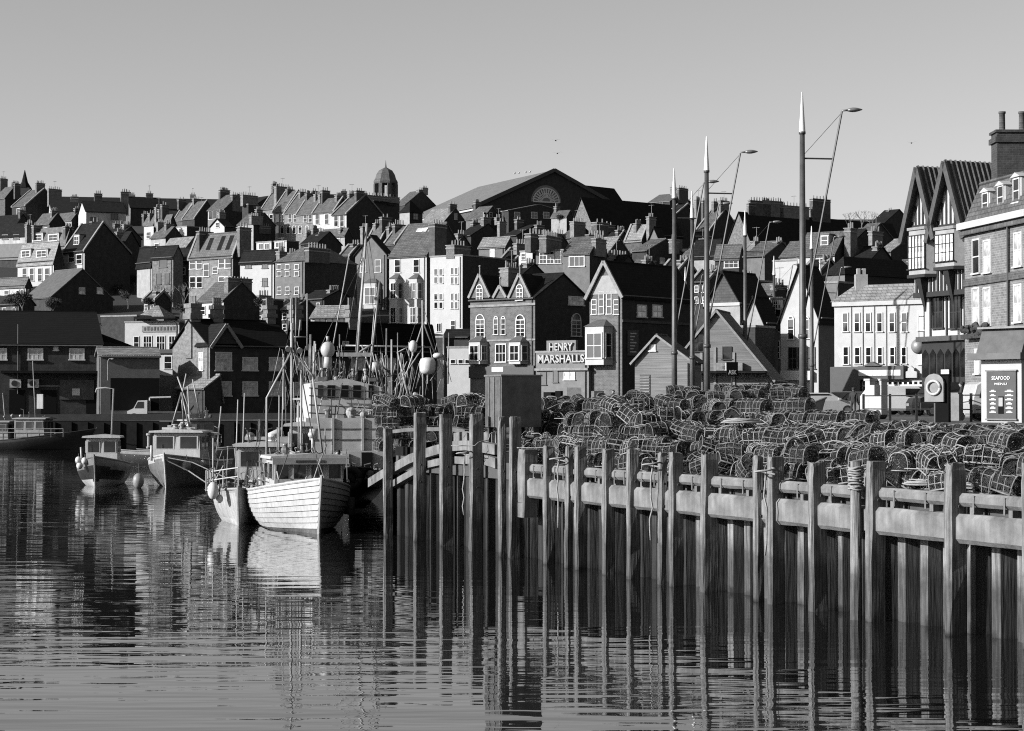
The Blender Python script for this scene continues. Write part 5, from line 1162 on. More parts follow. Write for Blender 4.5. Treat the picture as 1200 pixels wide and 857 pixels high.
# black upper timbers and plaster: a jettied storey
ju = MB(); ju.box((-W - .2, -.7, PL(1110, 345)[2]), (.35, 3.0, zt + .3)); up = ju.build('jettied_storey', WHITE, H.root)
mb = MB(); mb.box((-W - .25, -.82, PL(1110, 345)[2] - .15), (.4, -.55, PL(1110, 345)[2] + .2)); mb.build('bressummer', BLK, up)
for j in range(15):
    x = -W + .1 + (W + .1) * j / 14; mb = MB(); mb.box((x - .13, -.78, PL(1110, 344)[2]), (x + .09, -.69, zt)); mb.build('stud', BLK, up)
# two gables
for (pa, ya, pl_, pr_, ye) in ((1080, 197, 1066, 1102, 276), (1105, 191, 1092, 1141, 266)):
    pass
ga = []
for i, (xc, hw, ya, yeL) in enumerate(((-W*.80, W*.27, 198, 262), (-W*.24, W*.30, 191, 258))):
    zc_ = PL(1090 if i == 0 else 1118, ya)[2]
    A = H.C + H.t * xc; zr = zat(A.y + .9 * H.n1.y, ya) - H.z0; zee = zr - (6.0 if i else 5.6) * .72
    mb = MB(); mb.prism([(-hw*1.0, zee - 1.2), (hw*1.0, zee - 1.2), (hw*1.0, zee), (0, zr - .2), (-hw*1.0, zee)], 1, -.9, 6, 0)
    gbl = mb.build('gable', WHITE, H.root, loc=(xc, 0, 0))
    rb = MB()
    sl = (zr - zee) / hw
    for sg in (-1, 1):
        rb.prism([(sg*(hw + .45), zee - sl*.45), (0, zr), (0, zr + .16), (sg*(hw + .45), zee - sl*.45 + .16)], 1, -1.5, 7.5)
    ro = rb.build('gable_roof', PTILE, gbl)
    for j in range(22):
        y = -1.35 + j * .41
        rr = MB(); rr.tube([(hw + .45, y, zee - sl*.45 + .2), (0, y, zr + .2)], .085, 5); rr.tube([(-hw - .45, y, zee - sl*.45 + .2), (0, y, zr + .2)], .085, 5)
        rr.build('tile_rib', mat('pantile_roll_highlight', .16, .6, .4, 3), ro)  # rolls paler than the tiles: grazing sun highlights put into their colour
    bb = MB()
    for sg in (-1, 1): bb.bar((sg*(hw + .4), -1.52, zee - sl*.4 - .05), (0, -1.52, zr + .05), .12, .42)
    bb.build('bargeboard', mat('barge_grey', .06, .6, .3, 3), gbl)
    for j in range(-3, 4):
        x = hw * j / 3.6; zz = zr - .3 - abs(x) * sl; mb = MB(); mb.box((x - .11, -.96, zee - 1.2), (x + .07, -.9, zz)); mb.build('stud', BLK, gbl)
    mb = MB(); mb.box((-hw, -1.0, zee - .1), (hw, -.9, zee + .12)); mb.build('tie_beam', BLK, gbl)
    # oriel under gable
    zo0 = PL(1100, 322 if i == 0 else 316)[2]; zo1 = zee - .3; hh = zo1 - zo0 - .3; ow = hw * .86
    mb = MB(); mb.prism([(-ow, -.6), (-ow*.72, -1.45), (ow*.72, -1.45), (ow, -.6)], 2, zo0, zo1); orl = mb.build('oriel', CREAM, gbl)
    mb = MB(); mb.prism([(-ow-.12, -.6), (-ow*.72-.08, -1.57), (ow*.72+.08, -1.57), (ow+.12, -.6)], 2, zo0 - .22, zo0 - .002); mb.build('oriel_sill', BLK, orl)
    mb = MB(); mb.prism([(-ow-.12, -.6), (-ow*.72-.08, -1.57), (ow*.72+.08, -1.57), (ow+.12, -.6)], 2, zo1 + .002, zo1 + .2); mb.build('oriel_head', COPE, orl)
    for j in range(5):
        x = -ow*.56 + ow*1.12 * j / 4; fm, pm = window_mesh(ow*.2, hh*.82, 1, 3, 'b', True); w_ = obj('sash', fm, orl, (x, -1.46, (zo0 + zo1)/2)); pm2 = pm.copy(); pm2.materials[0] = PANEL; obj('pane', pm2, orl, (x, -1.465, (zo0 + zo1)/2))
    mb = MB(); mb.add([(-.3, -.75, zo0 - .25), (.3, -.75, zo0 - .25), (.3, -1.4, zo0 - .25), (-.3, -1.4, zo0 - .25), (-.1, -.75, zo0 - 2.6), (.1, -.75, zo0 - 2.6)], [(0,1,2,3), (0,3,4), (1,5,2), (3,2,5,4), (0,4,5,1)]); mb.build('bracket', BLK, gbl)
for px_ in (1100, 1121):
    a_ = PL(px_ - 5.5, 349); b_ = PL(px_ + 5.5, 385); c_ = PL(px_, 366)
    fm, pm = window_mesh(1.15, abs(a_[2] - b_[2]), 3, 2, 'b', True); w_ = obj('window', fm, H.root, (c_[0], -.05, c_[2])); obj('pane', pm, w_)
for px_ in (1091, 1110, 1131):
    c_ = PL(px_, 365); mb = MB(); mb.box((-.09, -.08, -3.2), (.09, -.01, 1.4)); mb.build('post', BLK, H.root, loc=c_)
c_ = PL(1112, 425); mb = MB(); mb.box((-W*.48, -.35, -2.4), (W*.42, -.02, 1.5)); pf = mb.build('pub_front', BLK, H.root, loc=(-W*.5, 0, c_[2]))
mb = MB(); mb.box((-W*.52, -.7, 1.5), (W*.46, -.02, 1.85)); mb.build('fascia', mat('barge_grey', .06), pf)
for j in range(6):
    mb = MB(); mb.prism([(-.35, -1.0), (.35, -1.0), (.35, .6), (0, .95), (-.35, .6)], 1, -.4, -.351); mb.build('arched_pane', PANE, pf, loc=(-W*.4 + j*W*.155, 0, 0))
mb = MB(); mb.box((-.45, -.6, -.6), (.45, -.5, .7)); mb.build('menu_board', FRAME, pf, loc=(W*.05, 0, -1.2))
# ------------------------------------------------------------------ georgian brick house at the right edge
A1 = at(1131, 272, 118); B1 = at(1202, 249.5, 106.5)
H = House(); 
d = Vector((B1.x - A1.x, B1.y - A1.y, 0)); Lg = d.length; d.normalize(); th = math.degrees(math.atan2(-d.y, d.x))
H = house('large Georgian brick house with tall white windows and white dormers', 1131, 1216, 1230, 246.5, 196, 104.5, 80.5, 'x', mat('georgian_brick', .16, .9, .3, 2.0, .4, kind='brick'), SLATE, dep=8, zfoot=3.6,
   wins=[('L', [1144.5, 1157.5], [301], 7.5, 36, 1, 2), ('L', [1193.5], [293], 8, 36, 2, 2), ('L', [1144.5, 1157.5], [361], 7.5, 44, 1, 2), ('L', [1193.5], [356], 8, 42, 2, 2), ('L', [1146, 1158], [424], 5, 28, 1, 2)])
mb = MB(); mb.box((-H.W - .2, -.4, -.22), (.2, -.003, .15)); mb.build('white_cornice', WHITE, H.root, loc=(0, 0, H.ze))
mb = MB(); mb.box((-H.W, -.12, -.2), (0, -.003, .2)); mb.build('string_course', BRICK, H.root, loc=(0, 0, loc_on(H, 'L', 1165, 327, 0)[2]))
q = loc_on(H, 'L', 1183.5, 330, 0); mb = MB(); mb.tube([(0, -.12, -8), (0, -.12, H.ze - q[2] - .3)], .07, 6); mb.build('drainpipe', IRON, H.root, loc=q)
q = loc_on(H, 'L', 1150, 388, 0); mb = MB(); 
for j in range(60): mb.ball((rnd.uniform(-1.6, 1.6), -.35 + rnd.uniform(-.2, .2), rnd.uniform(-.3, .35)), rnd.uniform(.08, .2), 5, 4)
mb.box((-1.7, -.5, -.4), (1.7, -.05, -.15)); mb.build('window_box', LEAFM, H.root, loc=q)
for px_, yt, yb in ((1155.5, 218, 254), (1173.5, 210, 248), (1192, 200, 243)):
    q0 = at(px_, yt, 1); P = H.C + H.s * .4; qt = onplane(px_, yt, P, H.n1); qb = onplane(px_, yb, P, H.n1); lx = (qt - H.C).dot(H.t); z1 = qt.z - H.z0; z0_ = qb.z - H.z0
    mb = MB(); mb.box((lx - .55, .4, z0_ - .4), (lx + .55, 3.6, z1 - .35)); mb.prism([(lx - .65, z1 - .35), (lx + .65, z1 - .35), (lx, z1 - .1)], 1, .25, 3.7); dm = mb.build('dormer', WHITE, H.root)
    fm, pm = window_mesh(.7, (z1 - z0_) * .62, 1, 2, 'n', False); obj('window', fm, dm, (lx, .39, (z0_ + z1)/2 - .1))
c_ = at(1187, 188, 114); root = empty('chimney', (0, 0, 0)); bpy.data.objects.remove(root)
mb = MB(); mb.box((-1.0, -.7, -6), (1.1, .7, 0), 0); mb.box((-1.12, -.82, -.55), (1.22, .82, -.25), 0); mb.box((-1.1, -.8, 0), (1.2, .8, .14), 0)
st = mb.build('chimney', mat('stack_brick', .04, .9, .4, 2, .6, kind='brick'), None, loc=at(1186, 157, 114))
for j, x in enumerate((-.55, .55)):
    pm = MB(); pm.lathe([(.2, 0), (.17, .1), (.16, .95), (.2, 1.0), (.2, 1.1)], 12); pm.build('chimney_pot', BRICK, st, True, (x, 0, .14))
st.parent = H.root; st.matrix_parent_inverse = (Matrix.Translation(H.root.location) @ Matrix.Rotation(H.root.rotation_euler.z, 4, 'Z')).inverted()
q = at(1155, 440, 112); 
# ------------------------------------------------------------------ kiosk at the right edge
a = R(52); C = at(1197, 430, 82); z0 = 3.6; root = empty('kiosk', (C.x, C.y, z0), -a, 'white seafood kiosk with a dark menu board at the right edge', 'kiosk'); k = 82/F
zt_ = zat(82, 421) - z0; Wk = 36.5*k/math.cos(a)
mb = MB(); mb.box((-Wk, 0, -.2), (0, 2.4, zt_ - .005)); mb.build('wall', WHITE, root)
mb = MB(); mb.box((-Wk - .35, -.45, zt_), (.3, 2.8, zt_ + .26)); mb.build('roof', LEAD, root)
mb = MB(); mb.prism([(-.25, zt_ + .262), (2.3, zt_ + .262), (2.3, zt_ + 1.25), (.15, zt_ + 1.25)], 0, -Wk - .05, .2); sb = mb.build('roof_sign', mat('sign_dull', .07, .6, .35, 2), root)
mb = MB(); mb.box((-Wk - .12, -.1, zt_ + 1.252), (.25, 2.4, zt_ + 1.33)); mb.build('sign_cap', COPE, sb)
zb0, zb1 = zat(82, 491) - z0, zat(82, 435) - z0; xb0, xb1 = -Wk + 6*k/math.cos(a), -Wk + 32.5*k/math.cos(a)
mb = MB(); mb.box((xb0, -.08, zb0), (xb1, -.004, zb1)); bd = mb.build('menu_board', mat('menu_grey', .05, .55, .2, 3), root)
mb = MB(); mb.box((xb0 - .05, -.12, zb1), (xb1 + .05, -.004, zb1 + .06)); mb.box((xb0 - .05, -.12, zb0 - .06), (xb1 + .05, -.004, zb0)); mb.build('board_frame', STEEL, bd)
xm = (xb0 + xb1)/2; bw_ = xb1 - xb0
for txt, zz, hh, ww in (('SEAFOOD', .86, .15, .62), ('MENU', .735, .09, .42)):
    me = text_mesh(txt, hh, ww * bw_, .012); me.materials.clear(); me.materials.append(FRAME); obj('lettering', me, bd, (xm, -.095, zb0 + (zb1 - zb0)*zz))
rr = random.Random(4)
for cxx in (.22, .78):
    for j in range(6):
        mb = MB(); zz = zb0 + (zb1 - zb0) * (.58 - j*.088); w_ = rr.uniform(.09, .15)*bw_
        mb.box((xb0 + bw_*cxx - w_, -.095, zz - .03), (xb0 + bw_*cxx + w_, -.081, zz + .015)); mb.box((xb0 + bw_*cxx - w_*.5, -.095, zz + .02), (xb0 + bw_*cxx + w_*.5, -.081, zz + .055)); mb.build('menu_item', FRAME, bd)
mb = MB(); mb.box((xm - .09*bw_, -.1, zb0 + .2), (xm + .09*bw_, -.081, zb0 + .9), 0); mb.build('poster', BLACKM, bd)
mb = MB(); mb.box((xm - .07*bw_, -.115, zb0 + .5), (xm + .07*bw_, -.101, zb0 + .85), 0); mb.build('poster_picture', WHITE2, bd)

for o_ in bpy.data.objects:
    if o_.get('label', '').startswith('large Georgian'):
        for w_ in o_.children:
            if w_.name.startswith('window') and w_.children:
                for p_ in w_.children: p_.data = p_.data.copy(); p_.data.materials[0] = BRIGHTG

for o_ in list(bpy.data.objects):
    if o_.get('label', '').startswith(('long dark brick warehouse', 'brick waterfront house', 'second dark long')):
        for w_ in o_.children:
            for p_ in w_.children:
                if p_.name.startswith('pane'): p_.data = p_.data.copy(); p_.data.materials[0] = BRIGHTG
# ------------------------------------------------------------------ boats
def hull(L, B, fb, fm_, fs, draft=.5, rake=.7, clinker=False, stern_w=.8, full=.42):
    """local: bow stem at origin pointing -y, stern towards +y, waterline z=0"""
    ns, nl = 26, 14 if not clinker else 22; vs = []; fs_ = []
    def gun(v): return fm_ + (fb - fm_) * max(0, 1 - v / .55) ** 1.7 + (fs - fm_) * max(0, (v - .6) / .4) ** 2
    def half(v):
        a = 1 - max(0, 1 - v / full) ** 2.1
        return B/2 * a * (1 - (1 - stern_w) * max(0, (v - .5) / .5) ** 2)
    def pt(v, t, sg):
        z = -draft + (gun(v) + draft) * t; p = .42 + .75 * max(0, 1 - v / .35)
        x = half(v) * (math.sin(t * math.pi / 2) ** p) + .03
        y = v * L - rake * (t ** 1.4) * max(0, 1 - v / .25) + rake
        return (sg * x, y - rake, z)
    g_ = []
    TL = [j / (nl - 1) for j in range(nl)]; OF = [0] * nl
    if clinker:
        TL = []; OF = []
        for p in range(11): TL += [p / 11, (p + 1) / 11 - (.009 if p < 10 else 0)]; OF += [.035, .0]
        nl = len(TL)
    for i in range(ns + 1):
        v = (i / ns) ** 1.25
        def pq(j, sg):
            x, y, z = pt(v, TL[j], sg); return (x + sg * OF[j], y, z)
        row = [pq(j, -1) for j in range(nl - 1, -1, -1)] + [pq(j, 1) for j in range(nl)]
        g_.append(row)
    m = len(g_[0]); vs = [p for r_ in g_ for p in r_]
    mb = MB()
    mi = []
    for i in range(ns):
        for k in range(m - 1):
            fs_.append((i*m+k, i*m+k+1, (i+1)*m+k+1, (i+1)*m+k)); j_ = (nl - 2 - k) if k < nl - 1 else k - nl; mi.append(3 if (clinker and k != nl - 1 and j_ % 2 == 1) else 0)
    fs_.append(tuple(range(ns*m, ns*m + m)))
    fs_.append(tuple(range(m-1, -1, -1)))
    mb.add(vs, fs_); mb.m = mi + [0] * (len(fs_) - len(mi))
    return mb, gun, half
def boat(name, label, px, py, a_deg, L, B, fb, fm_, fs, cols, clinker=False, draft=.45, stern_w=.8, rake=.6, D=None, boot_z=.16, top_z=None, cat='fishing boat', full=.42):
    P = atz(px, py, 0) if D is None else Vector((at(px, 500, D).x, D, 0))
    root = empty(name, (P.x, P.y, 0), R(a_deg), label, cat)
    mb, gun, half = hull(L, B, fb, fm_, fs, draft, rake, clinker, stern_w, full)
    hm, bt, tp = cols
    me_o = mb.build('hull', [hm, bt, tp, mat('plank_land', .12, .7, .4, 5)], root, False)
    for pl in me_o.data.polygons:
        if pl.material_index == 3: continue
        z = pl.center.z; v = (pl.center.y) / L
        if z < boot_z: pl.material_index = 1
        elif z > gun(max(0, min(1, v))) - (top_z or .22): pl.material_index = 2
    if not clinker:
        for pl in me_o.data.polygons: pl.use_smooth = abs(pl.normal.y) < .95
    # deck, rubbing strake and stem
    dk = MB(); n = 20; rows_ = []
    for i in range(n + 1):
        v = .03 + .95 * i / n; rows_.append((half(v) * .93, v * L, gun(v) - .3))
    vs = []; [vs.extend([(-x, y, z), (x, y, z)]) for x, y, z in rows_]
    dk.add(vs, [(2*i, 2*i+1, 2*i+3, 2*i+2) for i in range(n)]); dk.build('deck', MATS['dull_timber'], root)
    ry = lambda v: v * L - rake * max(0, 1 - v / .25) 
    gl = MB(); pts = [(-(half(v)) - .035, ry(v), gun(v)) for v in [i / 24 for i in range(24, 0, -1)]] + [(0, -rake, gun(0))] + [((half(v)) + .035, ry(v), gun(v)) for v in [i / 24 for i in range(1, 25)]]
    gl.tube(pts, .05, 6); gl.build('gunwale', tp, root)
    st = MB(); st.tube([(0, -.03, -.3), (0, -rake*.35 - .03, fb*.4), (0, -rake - .04, fb + .12)], .055, 6); st.build('stem', tp, root)
    return root, gun, half
def cabin(root, x0, x1, y0, y1, z0, z1, wf=3, ws=2, mw=None, rake=.12, roof=.18, name='wheelhouse', gm=None):
    mw = mw or HULLW; gm = gm or PANE; mb = MB()
    b = [(x0, y0, z0), (x1, y0, z0), (x1, y1, z0), (x0, y1, z0)]; t = [(x0 + .05, y0 + rake, z1), (x1 - .05, y0 + rake, z1), (x1 - .05, y1, z1), (x0 + .05, y1, z1)]
    mb.add(b + t, [(3,2,1,0), (4,5,6,7), (0,1,5,4), (1,2,6,5), (2,3,7,6), (3,0,4,7)]); cb = mb.build(name, mw, root)
    rf = MB(); o = roof; rf.prism([(x0 - o, z1 + .002), (x1 + o, z1 + .002), (x1 + o*.8, z1 + .1), ((x0+x1)/2, z1 + .19), (x0 - o*.8, z1 + .1)], 1, y0 - o, y1 + o); rf.build('cabin_roof', mw, cb)
    H_ = z1 - z0; zc = z1 - H_ * .3; wh = H_ * .36
    for i in range(wf):
        ww = (x1 - x0) / wf; xc = x0 + ww * (i + .5); yy = y0 + rake * (zc - z0) / H_
        fr = MB(); fr.box((-ww*.41, -.025, -wh/2 - .04), (ww*.41, .0, wh/2 + .04), 0); f_ = fr.build('window', mw, cb, loc=(xc, yy - .004, zc))
        gl = MB(); gl.box((-ww*.34, -.034, -wh/2), (ww*.34, -.026, wh/2)); gl.build('pane', gm, f_)
    for sg, xx in ((-1, x0), (1, x1)):
        for i in range(ws):
            dd = (y1 - y0) / ws; yc = y0 + dd * (i + .5) + rake*.3
            fr = MB(); fr.box((-.03, -dd*.36, -wh/2 - .03), (.03, dd*.36, wh/2 + .03)); f_ = fr.build('window', mw, cb, loc=(xx - sg*.035 + sg*.03, yc, zc))
            gl = MB(); gl.box((-.038, -dd*.3, -wh/2), (.038, dd*.3, wh/2)); gl.build('pane', gm, f_)
    return cb
def pole(root, p, q, r=.03, name='mast', m=None, r2=None):
    mb = MB(); mb.tube([p, q], [r, r2 if r2 else r], 7); return mb.build(name, m or MASTW, root, True)
def rails(root, pts, h=.6, r=.018, m=None):
    mb = MB(); m = m or STEEL
    for p in pts: mb.tube([p, (p[0], p[1], p[2] + h)], r, 5)
    for hh in (h, h * .55): mb.tube([(p[0], p[1], p[2] + hh) for p in pts], r, 5)
    return mb.build('railing', m, root)
def ring_buoy(p, r, label, m=None, sz=1.15, name='buoy', line=.5):
    mb = MB(); mb.ball((0, 0, 0), r, 14, 10, sz); o = tag(mb.build(name, m or BUOY, None, True, p), label, 'buoy')
    t = MB(); t.tube([(0, 0, r * sz * .9), (0, .05, r * sz + line)], .018, 5); t.build('lanyard', DROPE, o); return o
def clutter(root, x0, x1, y0, y1, z0, n, seed, name='deck_gear', hmax=.5, mats=None):
    r_ = random.Random(seed)
    for i in range(n):
        mb = MB(); x, y = r_.uniform(x0, x1), r_.uniform(y0, y1); k = r_.randrange(5); s = r_.uniform(.12, .3)
        if k == 0: mb.box((-s, -s*.7, 0), (s, s*.7, s)); nm = 'fish_box'
        elif k == 1: mb.lathe([(s*.6, 0), (s*.7, .1), (s*.4, .15), (s*.4, hmax*.6), (s*.7, hmax*.65), (s*.6, hmax*.75)], 10); nm = 'winch'
        elif k == 2: mb.tube([(0, 0, 0), (r_.uniform(-.1, .1), 0, hmax), (r_.uniform(-.3, .3), r_.uniform(-.3, .3), hmax * 1.1)], .03, 5); nm = 'pipe'
        elif k == 3: mb.ball((0, 0, s*.8), s*.8, 8, 6); nm = 'float'
        else:
            c = Vector((0, 0, .05)); pts = [c]
            for j in range(14): c = c + Vector((r_.uniform(-.2, .2), r_.uniform(-.2, .2), r_.uniform(-.1, .14))); c.z = max(.02, c.z); pts.append(c)
            mb.tube(pts, .02, 4); nm = 'net_bundle'
        mb.build(nm, (mats or [STEEL, HULLW, ROPE, MASTW, DROPE, RUST])[r_.randrange(6 if not mats else len(mats))], root, loc=(x, y, z0))
# main white clinker boat
r1, gun, half = boat('fishing_boat', 'white clinker-planked fishing boat, bow towards us, beside the pier head', 373, 626, 15, 9.4, 3.35, 1.88, 1.32, 1.35, (HULLW, mat('weedy_boot', .10, .8, .5, 4), HULLW), True, boot_z=.1)
cabin(r1, -1.22, 1.22, 1.9, 4.1, 1.05, 2.48, 4, 2, roof=.16, rake=.2)
mb = MB(); mb.box((-1.3, 1.70, 2.30), (1.3, 1.78, 2.52)); nb = mb.build('name_board', CREAM, r1)
mb = MB(); mb.box((-.5, -.012, .06), (.5, 0, .14)); mb.build('name_letters', RUST, nb, loc=(0, 1.70, 2.30))
for sg in (-1,):
    mb = MB()
    for j in range(6): mb.box((sg*(.55 + .13*j), .62 + .16*j - .02, 1.55 - .015*j), (sg*(.55 + .13*j) + .07, .66 + .16*j, 1.66 - .015*j))
pole(r1, (.1, 4.3, 1.2), (.1, 4.3, 5.6), .045); pole(r1, (-.9, 4.6, 1.2), (-.85, 4.6, 2.4), .07, 'exhaust', STEEL)
mb = MB(); mb.tube([(-1.05, 4.9, 1.1), (-1.05, 4.9, 4.6), (-.15, 4.9, 6.3), (.55, 4.9, 5.5), (.7, 4.9, 5.3)], .042, 7); mb.build('gantry', MASTW, r1, True)
pole(r1, (-.15, 4.9, 2), (-.15, 4.9, 7.3), .04); pole(r1, (.62, 4.9, 5.3), (1.0, 4.9, 2.4), .04, 'gantry_leg')
for q in ((-.6, 4.9, 4.7), (.1, 4.9, 4.5)): pole(r1, (q[0], q[1], 2.4), q, .025, 'pipe')
for x_, z_ in ((-.3, 6.35), (.12, 6.3)):
    mb = MB(); mb.tube([(0, -.1, 0), (0, .1, .08)], [.11, .06], 8); mb.build('deck_lamp', HULLW, r1, loc=(x_, 4.85, z_))
mb = MB(); mb.ball((0, 0, 0), .17, 12, 8, .8); mb.tube([(0,0,-.6), (0,0,0)], .05, 6); mb.build('radar_dome', HULLW, r1, True, (.35, 3.3, 3.3))
mb = MB(); mb.tube([(0,0,-.5), (0,0,.0)], .06, 6); mb.tube([(0,0,0), (0,0,.4)], .15, 12); mb.build('life_raft_canister', HULLW, r1, True, (.45, 3.7, 3.1))
for x_ in (-.9, -.5, .8, 1.05): pole(r1, (x_, 3.3, 2.5), (x_, 3.3, 3.2 + .4*abs(x_)), .02, 'aerial')
clutter(r1, -.4, .4, .9, 1.6, 1.45, 5, 3, hmax=.4); clutter(r1, -1.2, 1.2, 4.6, 8, 1.1, 16, 4, hmax=1.1); clutter(r1, -.9, .9, 2.4, 3.8, 2.62, 8, 9, hmax=.5)
rails(r1, [(-1.35, 3.2 + i, 1.3) for i in range(5)], .7)
mb = MB(); mb.tube([(0, -.4, 1.8), (-.05, .2, 1.86), (-.9, 1.4, 1.7)], .03, 5); mb.build('mooring_line', ROPE, r1)
for j, (y_, z_) in enumerate(((1.6, .85), (2.9, .8), (4.4, .78))):
    mb = MB(); mb.tube([(0,0,-.3), (0,0,.3)], .13, 10); t_ = MB()
    o = mb.build('fender', TYRE, r1, True, (1.42 + .1*(j>0), y_, z_))
# grey vessel on its left
r2, gun, half = boat('fishing_boat', 'grey fishing boat with a white wheelhouse lying left of the clinker boat', 280, 616, 4, 9.5, 2.4, 1.35, 1.1, 1.2, (mat('pale_hull', .42, .5, .3, 2.4, .05, stretch=(2, 2, .5)), BOOT, HULLM), False)
cabin(r2, -.35, 1.6, 4.0, 6.2, 1.2, 2.75, 2, 2); 
mb = MB(); mb.box((-.1, 5, 3.0), (1.1, 5.2, 3.12)); mb.build('radar', HULLW, r2); pole(r2, (.45, 5.1, 2.8), (.45, 5.1, 3.8), .05)
for x_ in (-.2, -.45, 1.3): pole(r2, (x_, 4.8, 1.2), (x_ + .1, 4.8, 5.0 + x_), .025)
rails(r2, [(-1.25, .9 + .8*i, 1.2) for i in range(6)], .75, .025, HULLW); rails(r2, [(0, -.4, 1.4), (-.6, .4, 1.3), (-1.1, 1.2, 1.2)], .7, .025, HULLW)
clutter(r2, -1.0, 1.2, .8, 3.6, 1.0, 16, 21, hmax=.8); clutter(r2, -.2, 1.5, 4.2, 6, 2.9, 6, 22)
pole(r2, (-1.2, 3.6, 1.1), (-1.2, 3.6, 3.1), .03); mb = MB(); mb.tube([(.9, 6.6, 1), (.9, 6.6, 3.2), (1.3, 6.6, 3.3)], .2, 10); mb.build('funnel', HULLW, r2, True)
cabin(r2, 1.5, 2.5, 6.4, 7.8, 1.2, 3.5, 2, 1)
p_ = atz(280, 616, 0)
ring_buoy((p_.x - .95, p_.y + .1, 1.25), .2, 'pale long buoy hanging at the bow of the grey fishing boat', sz=1.6)
ring_buoy((p_.x - .75, p_.y + .3, .95), .14, 'small lower buoy under the long one on the grey boat')
# boat 1 (far left)
r3, gun, half = boat('fishing_boat', 'small dark-hulled boat with white underside and a tall bent pole', 112, 571, 4, 6.8, 2.7, 1.62, 1.15, 1.1, (HULLD, HULLW, HULLG), False, boot_z=.35, top_z=.5, draft=.3)
cabin(r3, -.85, .85, 2.3, 3.7, .95, 2.55, 2, 2, rake=.08)
mb = MB(); mb.tube([(.45, 3.0, 2.6), (.55, 3.0, 5.2), (.1, 3.0, 5.25), (-.35, 3.0, 5.2), (-.4, 3.0, 5.0)], .05, 7); mb.build('mast', MASTW, r3, True)
pole(r3, (-.75, .2, 1.3), (-.8, .2, 2.1), .05, 'samson_post', HULLW)
clutter(r3, -.35, .35, .8, 1.6, 1.0, 6, 31, hmax=.4); clutter(r3, -.8, .8, 4, 6, .8, 6, 32)
p_ = atz(112, 571, 0)
for dx, dz, lb in ((-.95, 1.42, 'upper white buoy on the bow of the far left boat'), (-.88, 1.12, 'white buoy tucked under the upper one on the far left boat'), (-.6, 1.38, 'white buoy nearest the stem of the far left boat')): ring_buoy((p_.x + dx, p_.y - .1 - dx*.3, dz), .17, lb, sz=1.1, line=.15)
# boat 2
r4, gun, half = boat('fishing_boat', 'broad boat with a long white wheelhouse and a tripod mast', 195, 572, -3, 10.5, 3.6, 1.75, 1.25, 1.2, (HULLG, HULLG, HULLW), False, top_z=.28, boot_z=.1)
cabin(r4, -1.2, 1.35, 2.0, 4.4, 1.1, 2.85, 2, 2, rake=.1)
cabin(r4, .4, 1.5, 4.42, 5.6, 1.1, 2.7, 1, 1)
for q in ((-.5, 3.2), (.6, 3.0), (.1, 3.9)): pole(r4, (q[0], q[1], 2.95), (.05, 3.4, 5.0), .05, 'mast_leg', STEEL)
pole(r4, (.05, 3.4, 4.7), (.3, 3.4, 6.0), .04); mb = MB(); mb.box((-.9, 2.9, 3.0), (.9, 3.1, 3.12)); mb.build('radar', HULLW, r4)
clutter(r4, -.8, .9, 2.4, 4.2, 3.0, 8, 41, hmax=.4); clutter(r4, -.9, .9, .7, 1.7, 1.15, 5, 42, hmax=.35); clutter(r4, -1.3, 1.3, 5.8, 9, 1.0, 14, 43, hmax=.9)
pole(r4, (-.95, .7, 1.4), (-.95, .7, 2.2), .07, 'samson_post', HULLW)
mb = MB(); mb.tube([(0, -.5, 1.5), (1.2, -.2, .9), (2.6, -1.2, .15), (4.3, -2.2, -.05)], .03, 5); mb.build('mooring_line', ROPE, r4)
mb = MB(); mb.tube([(0, -.5, 1.62), (1.5, -.6, 1.35), (3.2, -1.2, .65), (4.6, -2.2, .45)], .025, 5); mb.build('mooring_line', ROPE, r4)
p_ = atz(195, 572, 0)
ring_buoy((p_.x - 1.5, p_.y + .2, .36), .3, 'large grey buoy hanging between the two left boats', mat('grey_buoy', .25, .5, .2, 5), 1.35)
ring_buoy((p_.x + 1.0, p_.y + .2, 1.15), .25, 'round buoy hanging from the shaded bow of the broad boat', MATS['grey_buoy'], 1.1, line=.3)
ring_buoy((p_.x + 1.7, p_.y + 1.3, 1.2), .2, 'small pale buoy hanging further aft on the broad boat', MATS['grey_buoy'], 1.1, line=.3)
# dark trawler along the left quay
r5, gun, half = boat('trawler', 'dark trawler lying side-on along the left quay, bow to the right', 100, 521, 90 - 8, 17, 4.6, 2.0, .85, 1.0, (HULLD, HULLD, mat('dull_stripe', .03, .5, .3, 3)), False, D=196, draft=.8, rake=1.1, cat='trawler')
dm_ = mat('dull_white', .20, .5, .25, 2)
cabin(r5, -1.3, 1.3, 3.6, 6.6, .9, 2.9, 3, 3, mw=dm_); cabin(r5, -1.3, 1.3, 7.2, 11.5, .9, 2.6, 2, 4, mw=dm_)
for y_, h_ in ((5, 8.5), (8.0, 5.4), (10.3, 6.4), (13.6, 7), (12.1, 5)): pole(r5, (.3, y_, 1), (.3, y_ + .4, h_), .05, 'mast', dm_)
pole(r5, (.3, 8, 5.2), (.3, 12, 6.0), .05, 'boom', dm_); pole(r5, (.3, 12.5, 3.0), (.3, 16, 3.2), .08, 'boom', dm_)
clutter(r5, -1.4, 1.4, 2, 3.4, .9, 8, 51, hmax=1, mats=[dm_, DROPE, RUST]); clutter(r5, -1.4, 1.4, 8, 16, .8, 26, 52, hmax=1.6, mats=[dm_, DROPE, RUST, STEEL]); clutter(r5, -1, 1, 4, 11, 3.0, 12, 53, hmax=.8, mats=[dm_, STEEL, DROPE])
